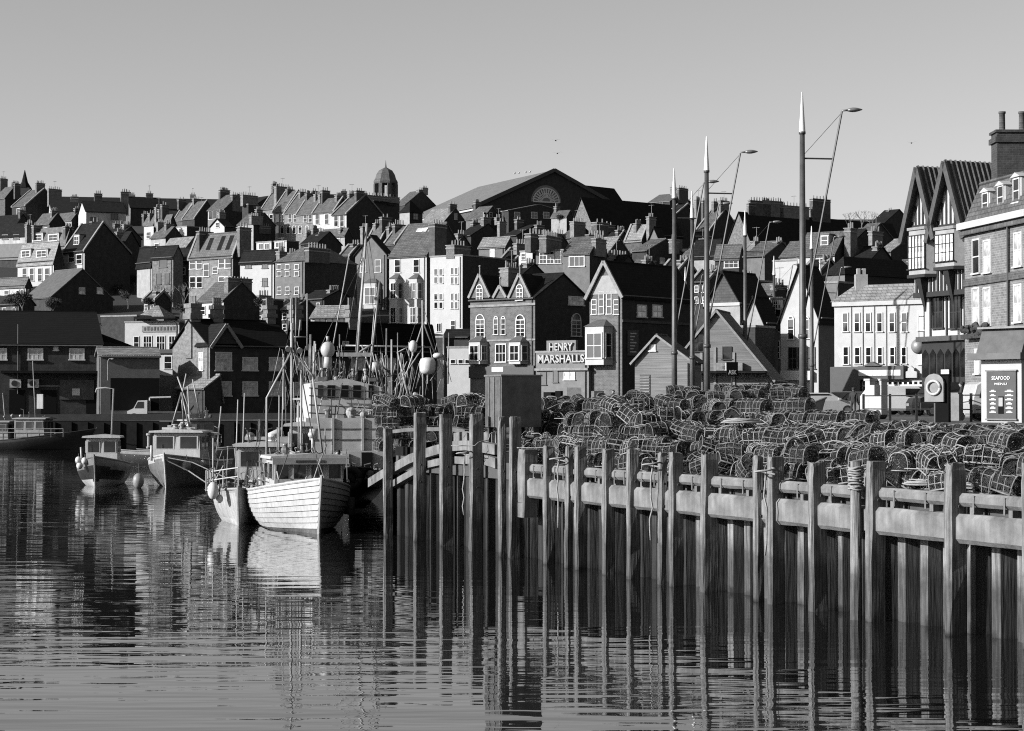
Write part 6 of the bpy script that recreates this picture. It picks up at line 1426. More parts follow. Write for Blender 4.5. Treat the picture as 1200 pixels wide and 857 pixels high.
mb = MB(); mb.box((.1, -.3, 3.8), (.4, .3, 5.2)); mb.build('light_housing', HULLW, r5, loc=(0, 4.6, .1)); rails(r5, [(-1.9, 1.5 + 1.2*i, 1.2) for i in range(8)], .8, .03, dm_)
# big grey trawler behind the clinker boat
r6, gun, half = boat('trawler', 'big pale grey trawler with a railed upper deck behind the white clinker boat', 408, 586, 12, 17, 5.2, 1.75, 1.35, 2.2, (mat('black_hull', .008, .4, .3, 3), MATS['black_hull'], MATS['black_hull']), False, D=86, draft=.6, cat='trawler', rake=.8)
gp = mat('trawler_grey', .5, .55, .22, 1.6, .05)
D6 = 89.0; k6 = D6 / F
def T6(px, py, y):   # local point of trawler at depth offset y
    P = at(px, py, r6.location.y + y); d = Vector((P.x - r6.location.x, P.y - r6.location.y)); a = -R(12)
    return (d.x * math.cos(a) - d.y * math.sin(a), d.x * math.sin(a) + d.y * math.cos(a), P.z)
pA = T6(356, 528, 3); pB = T6(441, 490, 3)
x0_, x1_ = pA[0], pB[0]; z0_, z1_ = pA[2], pB[2]
cb = MB(); cb.box((x0_, 2.6, 1.2), (x1_, 6.5, z1_)); lower = cb.build('deckhouse', gp, r6)
for fx in (.38, .8):
    mb = MB(); x = x0_ + (x1_ - x0_) * fx; mb.box((x - .05, 2.53, z0_), (x + .05, 2.6 - .002, z1_)); mb.build('stanchion', HULLW, lower)
for j in (1, 2):
    mb = MB(); z = z0_ + (z1_ - z0_) * j / 3; mb.box((x0_, 2.57, z - .02), (x1_, 2.598, z + .02)); mb.build('seam', RUST if j == 1 else LEAD, lower)
uA = T6(362, 490, 4.5); uB = T6(447, 447, 4.5); ux0, ux1, uz0, uz1 = uA[0], uB[0], uA[2], uB[2]
mb = MB(); mb.prism([(ux0, uz0), (ux1, uz0), (ux1, uz1 - .25), ((ux0*.5 + ux1*.5), uz1 + .12), (ux0, uz1 - .1)], 1, 4.2, 8.5); upper = mb.build('upper_deckhouse', gp, r6)
for px_, w_ in ((375, 6), (388, 9), (404, 9), (419, 9), (436, 6)):
    q = T6(px_, 459, 4.1); mb = MB(); mb.box((-w_*k6/2, -.03, -.28), (w_*k6/2, .03, .28)); wn = mb.build('window', BLACKM if px_ > 380 else PANE, upper, loc=(q[0], 4.18, q[2]))
for j, z in enumerate((uz0 + .15, uz0 + .5, uz0 + .9, uz1 - .38)):
    mb = MB(); mb.tube([(ux0 - .1, 3.85, z + .08), (ux1 + .1, 3.85, z - .1)], .028, 5); mb.build('railing', RUST, upper)
for fx in (0, .28, .56, .84, 1):
    mb = MB(); x = ux0 + (ux1 - ux0)*fx; mb.tube([(x, 3.85, uz0 - .1), (x, 3.85, uz1 - .3)], .02, 5); mb.build('railing_post', RUST, upper)
mb = MB(); mb.box((x0_ + 1.3, 2.0, .8), (x1_ + .3, 2.4, 2.35)); sd_ = mb.build('bulwark', gp, r6)
mb = MB(); mb.box((x1_ - .75, 1.9, .9), (x1_ - .3, 1.99, 2.3)); mb.build('doorway', BLACKM, sd_)
mb = MB(); mb.box((x1_ - 1.6, 1.9, 1.8), (x1_ - 1.3, 1.99, 2.25)); mb.build('notice', HULLW, sd_)
def T6p(px, py, y): return T6(px, py, y)
for i, (a0, b0, rr, nm) in enumerate((((430, 262, 6), (417, 446, 6), .06, 'mast'), ((427, 300, 6.2), (414, 446, 6.1), .035, 'mast'), ((409, 300, 5), (383, 446, 5), .03, 'derrick'), ((398, 392, 5), (398, 440, 5), .03, 'aerial'),
      ((409, 420, 6), (436, 404, 6), .05, 'yard'), ((364, 392, 5), (364, 446, 5), .05, 'aerial'), ((369, 400, 5), (366, 470, 5), .05, 'aerial'), ((445, 330, 7), (433, 446, 7), .05, 'derrick'))):
    pole(r6, T6p(*a0), T6p(*b0), rr, nm, MASTW if i % 2 == 0 else STEEL)
for a0, b0 in (((430, 264, 6), (398, 440, 5)), ((430, 264, 6), (455, 440, 7)), ((427, 300, 6), (360, 440, 4)), ((429, 280, 6), (446, 445, 9))): pole(r6, T6p(*a0), T6p(*b0), .014, 'stay', IRON)
q = T6(384, 410, 5); mb = MB(); mb.ball((0,0,0), .32, 14, 10, 1.15); mb.tube([(0,0,-.8), (0,0,-.3)], [.2,.15], 10); mb.tube([(0,0,.4),(0,0,.6)], .07, 6); mb.build('radar_dome', HULLW, r6, True, q)
q = T6(414, 416, 6); mb = MB(); mb.box((-.75, -.1, -.08), (.75, .1, .1)); mb.build('radar', HULLW, r6, loc=q)
rg = random.Random(8)
for i in range(30):
    px_ = rg.uniform(362, 446); a0 = T6(px_, rg.uniform(400, 436), rg.uniform(4.5, 7.5)); b0 = T6(px_ + rg.uniform(-9, 9), 447, rg.uniform(4.5, 7.5)); pole(r6, a0, b0, rg.uniform(.008, .02), 'pipe', (STEEL, MASTW, DROPE, HULLW)[i % 4])
clutter(r6, ux0, ux1, 4.4, 8, uz1, 26, 61, hmax=.8)
clutter(r6, x0_, x1_, 2.7, 4.1, z1_, 10, 62, hmax=.5)
clutter(r6, x0_ + 1.4, x1_ + .6, .6, 2, 1.2, 26, 63, hmax=.6, mats=[DROPE, RUST, STEEL, ROPE, MASTW, TYRE])
# trawlers berthed beyond the pier head: mostly rigging shows
def rig_boat(label, px, D, a, seed, masts, L=15):
    rr = random.Random(seed)
    r_, gn, hf = boat('trawler', label, px, 540, a, L, 4.6, 2.8, 1.8, 2.0, (HULLD, HULLD, HULLG), False, D=D, draft=.6, cat='trawler')
    cabin(r_, -1.4, 1.4, 4, 7, 1.9, 4.6, 3, 2)
    def loc(px_, py_):
        P = at(px_, py_, r_.location.y + 5); d = Vector((P.x - r_.location.x, P.y - r_.location.y)); t = -R(a)
        return Vector((d.x*math.cos(t) - d.y*math.sin(t), d.x*math.sin(t) + d.y*math.cos(t), P.z))
    for (x0, y0, x1, y1, w_, m_) in masts: pole(r_, loc(x0, y0), loc(x1, y1), w_, 'mast' if w_ > .04 else 'stay', m_)
    for i in range(34):
        x = px + rr.uniform(-26, 28); y = rr.uniform(400, 455); pole(r_, loc(x, y), loc(x + rr.uniform(-14, 14), y + rr.uniform(18, 50)), rr.uniform(.01, .024), 'pipe', (STEEL, MASTW, MASTW, ROPE)[i % 4])
    clutter(r_, -1.8, 1.8, 2, 12, 2.0, 24, seed, hmax=1.6); clutter(r_, -1.2, 1.2, 4.2, 6.8, 4.8, 8, seed + 1, hmax=.8)
    return r_, loc
S_, M_, I_ = STEEL, MASTW, IRON
r7, l7 = rig_boat('trawler with a tall A-frame mast and round white drums, beyond the pier head', 492, 118, 20, 71, [(495, 352, 496, 480, 0.056, M_), (496, 378, 466, 470, 0.043, M_), (496, 378, 512, 420, .05, DROPE), (466, 413, 482, 480, 0.056, M_), (466, 413, 484, 404, 0.043, S_), (497, 405, 462, 458, 0.037, M_), (520, 392, 520, 460, .06, S_), (526, 390, 525, 450, .04, S_), (405, 405, 507, 407, 0.056, S_), (508, 416, 523, 415, 0.043, S_), (495, 355, 520, 440, .012, I_), (495, 355, 470, 430, .012, I_)])
for px_, py_, r_, sz, lb in ((484, 406, .26, 1.4, 'white oval drum high on the A-frame rigging'), (501, 429, .48, 1.0, 'big white round-cornered drum hanging in the rigging'), (513, 417, .3, .6, 'small flat white dome right of the big drum')):
    q = at(px_, py_, 123); mb = MB()
    if r_ > .4: mb.lathe([(r_*.3, -r_*1.05), (r_*.8, -r_*.9), (r_, -r_*.5), (r_*1.02, r_*.5), (r_*.85, r_*.9), (r_*.3, r_*1.05)], 16)
    else: mb.ball((0,0,0), r_, 14, 10, sz)
    o = tag(mb.build('drum', BUOY, None, True, q), lb, 'drum'); t = MB(); t.tube([(0,0,-r_*.9), (0, 0, -r_*2.2)], .05, 6); t.build('bracket', STEEL, o)
r8, l8 = rig_boat('trawler with a bundle of leaning poles between the two big rigs', 452, 108, 10, 81, [(453, 385, 452, 470, 0.043, S_), (439, 360, 431, 470, 0.037, M_), (459, 398, 459, 470, 0.056, M_), (440, 415, 450, 460, 0.043, S_), (424, 405, 440, 450, 0.050, S_), (466, 390, 466, 450, .03, S_), (425, 410, 460, 440, .05, DROPE)], 13)
q = at(439, 430, 112); mb = MB(); mb.ball((0,0,0), .3, 12, 8, .9); tag(mb.build('drum', BUOY, None, True, q), 'white rounded drum left of the leaning poles', 'drum')
r9, l9 = rig_boat('small workboat with twin masts in front of the dark brick houses', 352, 112, -10, 91, [(341, 350, 341, 470, .05, M_), (347, 348, 346, 420, .04, S_), (360, 344, 360, 410, 0.037, M_), (341, 395, 360, 395, .04, S_), (352, 375, 350, 395, 0.043, M_), (364, 393, 364, 470, 0.037, M_), (332, 415, 333, 480, .05, M_)], 11)
# two smaller boats near the left quay
ra, _, _ = boat('small_boat', 'small boat with a square grey cabin under the sunlit gable house', 250, 520, 30, 8, 3, 1.6, 1.1, 1.2, (HULLD, HULLD, HULLG), False, D=150, cat='boat')
cabin(ra, -1, 1, 2.2, 4.2, 1.1, 3.1, 2, 1, mw=HULLM, gm=HULLG); clutter(ra, -1, 1, 2.3, 4, 3.3, 6, 5, hmax=.8); pole(ra, (-.4, 3, 3.2), (-1.5, 3.4, 6.4), .06); pole(ra, (.2, 3, 3.2), (-.3, 3.4, 6.2), .05); rails(ra, [(-1.3 + .5*i, 1.4, 1.5) for i in range(6)], .6, .03)
rb_, _, _ = boat('small_boat', 'low dark boat moored beside the square-cabined one', 285, 525, 70, 9, 2.8, 1.6, 1.1, 1.2, (HULLD, HULLD, HULLG), False, D=140, cat='boat')
clutter(rb_, -1, 1, 1.5, 7.5, 1.3, 18, 15, hmax=1.4); pole(rb_, (0, 4, 1.2), (.2, 4.4, 5.6), .05); pole(rb_, (0, 2, 1.2), (.2, 1.8, 4.2), .05)
mb = MB(); mb.box((-7.5, -.6, -.3), (7.5, .6, .35)); q = at(225, 500, 172); single(mb, 'pontoon', mat('pontoon_dull', .05, .8, .4, 2), (q.x, q.y, 0), 'low floating pontoon in the dark water behind the boats', 'pontoon')
# rope fenders right of clinker boat
for px_, py_, lb in ((404, 566, 'black tyre fender hanging beside the clinker boat'), (412, 560, 'second black tyre fender nearer the dark doorway')):
    q = at(px_, py_, 73); mb = MB(); mb.tube([(.3*math.cos(t*.5236), 0, .3*math.sin(t*.5236)) for t in range(13)], .11, 8); o = single(mb, 'tyre_fender', TYRE, q, lb, 'tyre', smooth=True)
# person in dark clothes on the boat
def person(name, loc, rz, label, dark=CLOTHD, hgt=1.72, bend=0.1):
    J = [(0,0,.92),(0,0,1.15),(0,-.02,1.38),(0,-.03,1.5),(0,-.05,1.62),(-.1,0,.88),(-.11,-.03,.48),(-.11,.02,.08),(-.11,-.12,.04),(.1,0,.88),(.12,.02,.48),(.12,.06,.08),(.12,-.08,.04),
         (-.19,0,1.4),(-.24,-.03,1.13),(-.2,-.2,.95),(-.19,-.26,.9),(.19,0,1.4),(.25,-.02,1.13),(.22,-.18,.96),(.21,-.24,.92)]
    Ed = [(0,1),(1,2),(2,3),(3,4),(0,5),(5,6),(6,7),(7,8),(0,9),(9,10),(10,11),(11,12),(2,13),(13,14),(14,15),(15,16),(2,17),(17,18),(18,19),(19,20)]
    rad = [.15,.15,.16,.06,.09,.1,.07,.05,.045,.1,.07,.05,.045,.08,.055,.042,.035,.08,.055,.042,.035]
    me = bpy.data.meshes.new('body'); me.from_pydata([Vector(j) * (hgt/1.75) for j in J], Ed, []); o = bpy.data.objects.new(name, me); COL.objects.link(o)
    m = o.modifiers.new('skin', 'SKIN'); 
    for i, v in enumerate(me.skin_vertices[0].data if me.skin_vertices else []): v.radius = (rad[i], rad[i])
    if not me.skin_vertices:
        bm = bmesh.new(); bm.from_mesh(me); ly = bm.verts.layers.skin.verify()
        for i, v in enumerate(bm.verts): v[ly].radius = (rad[i], rad[i]); v[ly].use_root = (i == 0)
        bm.to_mesh(me); bm.free()
    s_ = o.modifiers.new('sub', 'SUBSURF'); s_.levels = 1; s_.render_levels = 1
    me.materials.append(dark); o.location = loc; o.rotation_euler = (0, 0, rz); tag(o, label, 'person')
    h = MB(); h.ball((0, -.06, 1.64*hgt/1.75), .1, 12, 9, 1.2); h.add([(-.02,-.15,1.62), (.02,-.15,1.62), (0,-.19,1.6), (0,-.15,1.68)], [(0,1,2),(0,2,3),(1,3,2)]); h.build('head', SKINM, o, True)
    hr = MB(); hr.ball((0, -.035, 1.685*hgt/1.75), .112, 12, 8, 1.05); hr.build('hat', dark, o, True)
    return o
q = T6(399, 560, -.5); wq = at(396, 575, 83.5)
person('person', (wq.x, wq.y, zat(83.5, 578)), 0, 'person in dark clothes and hat standing on deck right of the clinker boat wheelhouse')
pq = at(641, 447, 196); person('person', (pq.x, pq.y, 3.63), .4, 'person in dark clothes walking in front of the big lettered shop')
pq = at(719, 460, 150); person('person', (pq.x, pq.y, 3.63), -.4, 'person in dark clothes standing by the pale boarded shed')
# ------------------------------------------------------------------ cars and things on the road
def car(px, py, D, rz, label, paint, L=4.4, W=1.76, Hh=1.48, kind='hatch'):
    P = at(px, py, D); root = empty('parked_car', (P.x, P.y, land_z(P.x, P.y)), rz, label, 'car')
    # side profile along x
    if kind == 'suv': prof = [(-2.15,.35),(-2.2,.75),(-2.1,1.0),(-1.95,1.55),(-1.75,1.66),(.2,1.68),(.95,1.2),(2.0,1.05),(2.2,.8),(2.2,.35)]
    elif kind == 'van': prof = [(-2.2,.35),(-2.2,1.9),(-2.1,1.98),(.9,1.98),(1.5,1.25),(2.1,1.05),(2.2,.8),(2.2,.35)]
    else: prof = [(-2.15,.32),(-2.2,.7),(-2.1,.95),(-1.55,1.38),(-1.2,1.46),(.1,1.46),(.4,1.4),(1.15,.98),(2.0,.86),(2.2,.65),(2.2,.32)]
    sx = L / 4.4; sz = Hh / max(p[1] for p in prof); vs = []; fs = []; n = len(prof)
    ws = [(-1, 0), (-.98, 1), (-.8, 2)]
    ins = [(.5, 1.0), (.5, 1.0)]
    for side, (yy, kk) in enumerate(((-.5, 0), (-.46, 1), (.46, 1), (.5, 0))):
        for x, z in prof:
            f = 1 if z < 1.0 else .84; y = yy * W * f
            k = 1.0 if kk else 1.0
            vs.append((x * sx * (1 if kk else .985), y, (z if kk else .33 + (z - .33) * .965) * sz))
    for r_ in range(3):
        for i in range(n): fs.append((r_*n+i, r_*n+(i+1)%n, (r_+1)*n+(i+1)%n, (r_+1)*n+i))
    fs += [tuple(range(n)), tuple(range(4*n-1, 3*n-1, -1))]
    mb = MB(); mb.add(vs, fs); mb.build('body', paint, root)
    top = 1.38 if kind == 'hatch' else (1.56 if kind == 'suv' else 1.8); z0 = 1.0 if kind != 'van' else 1.2
    g0, g1, g2, g3 = ((-1.75, -1.3, .15, .95) if kind == 'hatch' else (-1.85, -1.7, .25, .85) if kind == 'suv' else (.1, .1, .95, 1.4))
    for sg in (-1, 1):
        m = MB(); y = sg * W * .425; m.prism([(g0*sx, z0*sz), (g3*sx, z0*sz), (g2*sx, top*sz), (g1*sx, top*sz)], 1, y - .035, y + .035); m.build('side_window', CARG, root)
    m = MB(); dx = .03
    pts = {'hatch': ((.42, 1.38), (1.12, 1.0)), 'suv': ((.25, 1.6), (.92, 1.23)), 'van': ((.95, 1.88), (1.48, 1.3))}[kind]
    (xa, za), (xb, zb) = pts; m.add([(xa*sx+dx, -W*.38, za*sz+dx), (xa*sx+dx, W*.38, za*sz+dx), (xb*sx+dx, W*.4, zb*sz+dx), (xb*sx+dx, -W*.4, zb*sz+dx)], [(0,1,2,3)]); m.build('windscreen', CARG, root)
    for x in (-1.35, 1.38):
        for sg in (-1, 1):
            m = MB(); m.tube([(0, -.11, 0), (0, .11, 0)], .33, 18); w_ = m.build('wheel', TYRE, root, loc=(x*sx, sg*(W/2 - .1), .33))
            m = MB(); m.tube([(0, -.118, 0), (0, .118, 0)], .2, 12); m.build('hub', STEEL, w_)
    for sg in (-1, 1):
        m = MB(); m.box((2.17*sx, sg*.62 - .16, .62), (2.225*sx, sg*.62 + .16, .78)); m.build('headlight', COPE, root)
        m = MB(); m.box((-2.225*sx, sg*.66 - .1, .75), (-2.17*sx, sg*.66 + .1, .95)); m.build('tail_light', RUST, root)
        m = MB(); m.box((.75*sx, sg*(W*.5), 1.0), (.9*sx, sg*(W*.5 + .16), 1.12)); m.build('mirror', paint, root)
    return root
car(990, 474, 132, math.pi + .75, 'dark car with a rounded roof parked left of the white road stand', CARD, 4.5, 1.8, 1.55)
car(1190, 490, 88, .12, 'white car half hidden behind the seafood kiosk', CARW, 4.5, 1.85, 1.72, 'suv')
car(1058, 490, 132, -.1, 'white van with dark side window parked before the hotel shops', CARW, 4.6, 1.9, 1.9, 'van')
car(1108, 486, 124, math.pi + .3, 'dark high-sided van parked beside the pub front', CARD, 4.4, 1.9, 2.05, 'van')
car(1030, 482, 140, .2, 'pale car behind the white road stand', MATS['ac_paint'], 4.3, 1.75, 1.5)
car(1090, 484, 138, .1, 'white hatchback in front of the hotel shopfront', CARW, 4.2, 1.7, 1.45)
car(965, 480, 130, .15, 'pale car partly behind the tallest mast', CARW, 4.2, 1.7, 1.45)
car(722, 462, 190, .4, 'white car near the foot of the tall bay house', CARW, 4.2, 1.7, 1.45)
car(560, 462, 212, .3, 'white car outside the gothic brick house', CARW, 4.2, 1.7, 1.45)
def obj_at(px, py, D): P = at(px, py, D); return Vector((P.x, P.y, land_z(P.x, P.y)))
# stepped white roadside stand
p = obj_at(1024, 480, 100); z1 = zat(100, 448) - p.z; z2 = zat(100, 462) - p.z
root = empty('road_stand', p, -.6, 'white stepped trailer stand with two tall posts', 'stand'); k = 100/F
mb = MB(); mb.box((-.9, -.6, .25), (.9, .6, z2)); mb.build('body', HULLW, root)
mb = MB(); mb.prism([(-.9, z2 + .001), (.3, z2 + .001), (.3, z1), (-.2, z1)], 1, -.55, .55); mb.build('sloped_top', HULLW, root)
for x in (-.6, .6):
    mb = MB(); mb.tube([(x, -.65, .25), (x, .65, .25)], .25, 12); mb.build('wheel', TYRE, root)
for px_, lb in ((1020, 'left square white gatepost before the hotel shops'), (1034, 'right square white gatepost before the hotel shops')):
    q = obj_at(px_, 470, 122); mb = MB(); h_ = zat(122, 444) - q.z; mb.box((-.22, -.22, 0), (.22, .22, h_ - .12)); mb.box((-.28, -.28, h_ - .118), (.28, .28, h_)); single(mb, 'gatepost', WHITE, q, lb, 'gatepost', rz=.5)
root_ = [o for o in bpy.data.objects if o.name == 'road_stand'][0]; root_.scale = (.62, .62, .92)
# lifebuoy housing
q = obj_at(1096, 480, 84); h0, h1 = zat(84, 471) - q.z, zat(84, 438) - q.z
root = empty('lifebuoy_housing', q, -.65, 'tall pale rounded housing holding a lifebuoy beside the dark bin', 'lifebuoy housing')
mb = MB(); pr_ = [(-.42, h0), (.42, h0), (.42, h1 - .35)] + [(.42*math.cos(t), h1 - .35 + .35*math.sin(t)) for t in (.5, 1.0, 1.57, 2.1, 2.6)] + [(-.42, h1 - .35)]
mb.prism(pr_, 1, -.12, .25); mb.build('casing', mat('faded_plastic', .2, .6, .25, 3), root)
mb = MB(); zc = (h0 + h1)/2; mb.tube([(.28*math.cos(t*.3927), -.16, zc + .28*math.sin(t*.3927)) for t in range(17)], .06, 7); mb.build('lifebuoy', HULLW, root, True)
mb = MB(); mb.box((-.06, 0, 0), (.06, .12, h0)); mb.build('post', IRON, root)
q = obj_at(1104, 480, 84); mb = MB(); h1 = zat(84, 440) - q.z; mb.box((-.24, -.2, 0), (.3, .3, h1)); mb.box((-.27, -.23, h1 + .001), (.33, .33, h1 + .05)); single(mb, 'equipment_box', BLACKM, q, 'tall black equipment box right of the lifebuoy housing', 'box', rz=-.4)
q = obj_at(1118, 480, 86); mb = MB(); h1 = zat(86, 462) - q.z; mb.box((-.35, -.3, .05), (.3, .3, h1)); mb.box((-.25, -.25, h1+.001), (.25, .25, h1 + .06)); single(mb, 'storage_bin', MATS['faded_plastic'], q, 'pale storage bin between the black box and the white car', 'bin', rz=-.5)
# railing along the road
root = empty('railing', obj_at(1010, 480, 92), 0, 'two-rail dark steel railing along the harbour road behind the pots', 'railing')
ps = [obj_at(px_, 480, D_) for px_, D_ in ((1012, 94), (1043, 92), (1074, 90), (1105, 88), (1138, 86), (1158, 84))]
for a_ in ps:
    mb = MB(); mb.box((-.05, -.05, 0), (.05, .05, 1.2)); mb.build('post', IRON, root, loc=a_ - root.location)
for h_ in (1.12, .52):
    for a_, b_ in zip(ps, ps[1:]):
        mb = MB(); mb.tube([a_ - root.location + Vector((0, 0, h_)), b_ - root.location + Vector((0, 0, h_))], .03, 6); mb.build('rail', IRON, root)
# upturned dinghy / bow shape left of the dark car
q = at(962, 486, 80); z0 = land_z(q.x, q.y); root = empty('dinghy', (q.x, q.y, z0 + .25), R(70), 'small open dinghy propped bow-up behind the pots below the dark car', 'dinghy'); root.rotation_euler = (R(-14), 0, R(75))
mb, gn, hf = hull(3.2, 1.3, .75, .5, .5, .1, .4); mb.build('hull', HULLM, root)
gl = MB(); gl.tube([(-hf(v) - .03, v*3.2 - .4*max(0, 1 - v/.25), gn(v)) for v in [i/12 for i in range(12, 0, -1)]] + [(0, -.4, gn(0))] + [(hf(v) + .03, v*3.2 - .4*max(0, 1 - v/.25), gn(v)) for v in [i/12 for i in range(1, 13)]], .04, 6); gl.build('gunwale', HULLG, root)
# small clutter bollards / boxes / bins on the road behind the pots
for i, (px_, D_, h_, w_, m_, nm, lb) in enumerate(((672, 120, 1.1, .9, COPE, 'fish_crate_stack', 'stack of pale fish crates left of the bay house foot'), (700, 128, 1.0, .7, STEEL, 'fish_crate_stack', 'grey crate stack below the white bay'), (816, 118, .9, .5, WHITE2, 'notice_panel', 'narrow white notice panel between two masts'),
      (645, 140, 1.0, .8, BLACKM, 'wheelie_bin', 'black bin in front of the lettered shop'), (655, 139, 1.05, .5, BLACKM, 'wheelie_bin', 'second slimmer black bin in front of the lettered shop'))):
    q = obj_at(px_, 470, D_); mb = MB(); n_ = 3
    for j in range(n_): mb.box((-w_/2 + .02*j, -w_*.4, h_*j/n_*1.6), (w_/2, w_*.4, h_*(j+.9)/n_*1.6))
    mb.box((-w_/2+.05, -w_*.35, 0), (w_/2-.05, w_*.35, h_*1.5)); single(mb, nm, m_, q, lb, 'bin' if 'bin' in nm else ('panel' if 'panel' in nm else 'crates'), rz=.3*i)
# white flatbed truck on the left quay
q = at(160, 478, 197); z0 = land_z(q.x, 204); root = empty('flatbed_truck', (q.x - .3, 204.2, z0), math.pi, 'white flatbed truck with a stubby cab parked on the left quay', 'truck')

mb = MB(); mb.prism([(-.2, .5), (1.75, .5), (1.8, .95), (1.15, 1.25), (.75, 2.0), (-.2, 2.05)], 1, -.9, .9); mb.build('cab', CARW, root)
mb = MB(); mb.prism([(.15, 1.25), (1.05, 1.25), (.72, 1.9), (.15, 1.9)], 1, .9, .93); mb.build('side_window', CARG, root)
mb = MB(); mb.prism([(.15, 1.25), (1.05, 1.25), (.72, 1.9), (.15, 1.9)], 1, -.93, -.9); mb.build('side_window', CARG, root)
mb = MB(); mb.box((-3.6, -.95, .75), (-.25, .95, .95)); bed = mb.build('flatbed', RUST, root)
mb = MB(); mb.tube([(-.3, 0, 2.3), (-2.4, 0, 2.35)], .09, 8); mb.tube([(-.3, 0, .9), (-.3, 0, 2.3)], .09, 8); mb.build('crane_arm', HULLW, root)
for x in (1.1, -2.6):
    for y in (-.85, .85):
        mb = MB(); mb.tube([(0, -.12, 0), (0, .12, 0)], .38, 14); w_ = mb.build('wheel', TYRE, root, loc=(x, y, .38)); mb = MB(); mb.tube([(0, -.13, 0), (0, .13, 0)], .18, 10); mb.build('hub', STEEL, w_)
# ------------------------------------------------------------------ gulls, trees, spire
def gull(px, py, D, label, s=.5, perched=False):
    q = at(px, py, D); mb = MB(); mb.tube([(-.22*s*2, 0, 0), (0, 0, .02), (.2*s*2, 0, .03), (.3*s*2, 0, .03)], [.015, .055*s*2, .04*s*2, .01], 6)
    root = tag(mb.build('gull', HULLG, None, True, q, 1.3), label, 'gull')
    for sg in (-1, 1):
        w_ = MB(); w_.add([(.08*s, 0, .03), (-.1*s, 0, .03), (-.08*s, sg*.6*s, .22*s), (.06*s, sg*.6*s, .24*s), (-.16*s, sg*1.2*s, .08*s)], [(0,1,2,3), (3,2,4)]); w_.build('wing', HULLG, root)
gull(1068, 168, 160, 'small gull flying in the sky left of the timber-framed gables', .55)
gull(651, 165, 300, 'distant gull flying above the market hall', .9)
gull(653, 180, 320, 'lower distant gull above the market hall ridge', .9)
for i, px_ in enumerate((603, 608, 616, 621)):
    q = at(px_, 204.5 - (px_-600)*.1, 520); mb = MB(); mb.ball((0,0,.2), .28, 6, 5, .8); mb.ball((.2, 0, .45), .13, 5, 4); single(mb, 'gull', HULLW, q, 'gull perched on the market hall ridge, %s from the left' % ORD[i], 'gull', smooth=True)
q = at(29, 222, 760); root = empty('church_spire', (q.x, q.y, q.z - 6), 0, 'distant dark church spire rising over the far left rooftops', 'church spire')
mb = MB(); mb.box((-2.2, -2.2, 0), (2.2, 2.2, 6.4)); mb.build('tower', BRICKD, root); mb = MB(); mb.lathe([(2.6, 6.4), (1.2, 8.6), (.1, 13.2)], 8); mb.build('spire', DARKR, root)
def tree(px, py_base, py_top, D, label, seed, leafy=False, spread=.5, name='bare_tree'):
    r_ = random.Random(seed); P = at(px, py_base, D); Hh = zat(D, py_top) - P.z; root = empty(name, P, 0, label, 'tree'); tr = MB(); tw = MB(); tips = []
    def br(p, d, l, r0, lv):
        q = p + d * l; (tr if lv < 2 else tw).tube([p, (p + q)/2 + Vector((r_.uniform(-.06,.06)*l, r_.uniform(-.06,.06)*l, 0)), q], [r0, r0*.8, r0*.55], 5 if lv < 2 else 3, cap=False)
        if lv >= 4: tips.append(q); return
        for k in range(3 if lv < 3 else 3):
            nd = (d + Vector((r_.uniform(-1,1), r_.uniform(-1,1), r_.uniform(-.2,.6))) * spread * 1.1).normalized(); br(q, nd, l*r_.uniform(.6,.8), r0*.55, lv+1)
            if lv >= 2: tips.append(q)
    br(Vector((0,0,0)), Vector((0,0,1)), Hh*.3, Hh*.028, 0)
    tr.build('trunk', BARKM, root)
    if leafy:
        lf = MB()
        for t in tips:
            for k in range(9):
                c = t + Vector((r_.gauss(0,.06), r_.gauss(0,.06), r_.gauss(0,.05)))*Hh; a = Vector((r_.uniform(-1,1), r_.uniform(-1,1), r_.uniform(-1,1))).normalized()*.045*Hh*.6; b = a.cross(Vector((r_.uniform(-1,1), r_.uniform(-1,1), 1))).normalized()*.03*Hh*.6
                lf.add([c-a, c+b, c+a, c-b], [(0,1,2,3)])
        tw.build('branches', BARKM, root); lf.build('crown', LEAFM, root)
    else: tw.build('crown', BARKM, root)
    return root
tree(1010, 275, 239, 400, 'leafless tree crown rounding up over the right skyline', 1, spread=.75); tree(994, 275, 243, 402, 'smaller leafless tree beside the skyline tree', 2, spread=.75); tree(1022, 275, 243, 398, 'third leafless tree low against the right skyline', 6, spread=.75)
tree(186, 372, 322, 285, 'bare pale-stemmed tree left of the stone house yard', 3); tree(201, 372, 328, 280, 'bare forked tree in the middle of the dark yard', 4); tree(215, 374, 322, 288, 'bare tree against the brick terrace corner', 5)
lt = ((172, 368, 345, 278), (196, 352, 330, 315), (230, 376, 350, 262), (212, 378, 352, 266), (150, 362, 338, 300), (26, 372, 338, 262), (16, 372, 345, 268), (310, 376, 345, 262), (345, 374, 345, 274), (394, 372, 330, 300), (404, 350, 315, 320), (140, 352, 330, 330), 
      (158, 345, 318, 335), (350, 360, 335, 290), (208, 340, 312, 330), (62, 372, 348, 258), (440, 330, 300, 350), (655, 268, 250, 395), (588, 300, 280, 330))
for i, (px_, b_, t_, D_) in enumerate(lt): tree(px_, b_, t_, D_, 'dark leafy tree among the hillside houses, %s from the left' % ORD[sorted(range(len(lt)), key=lambda j: lt[j][0]).index(i)], 20 + i, True, .75, 'leafy_tree')
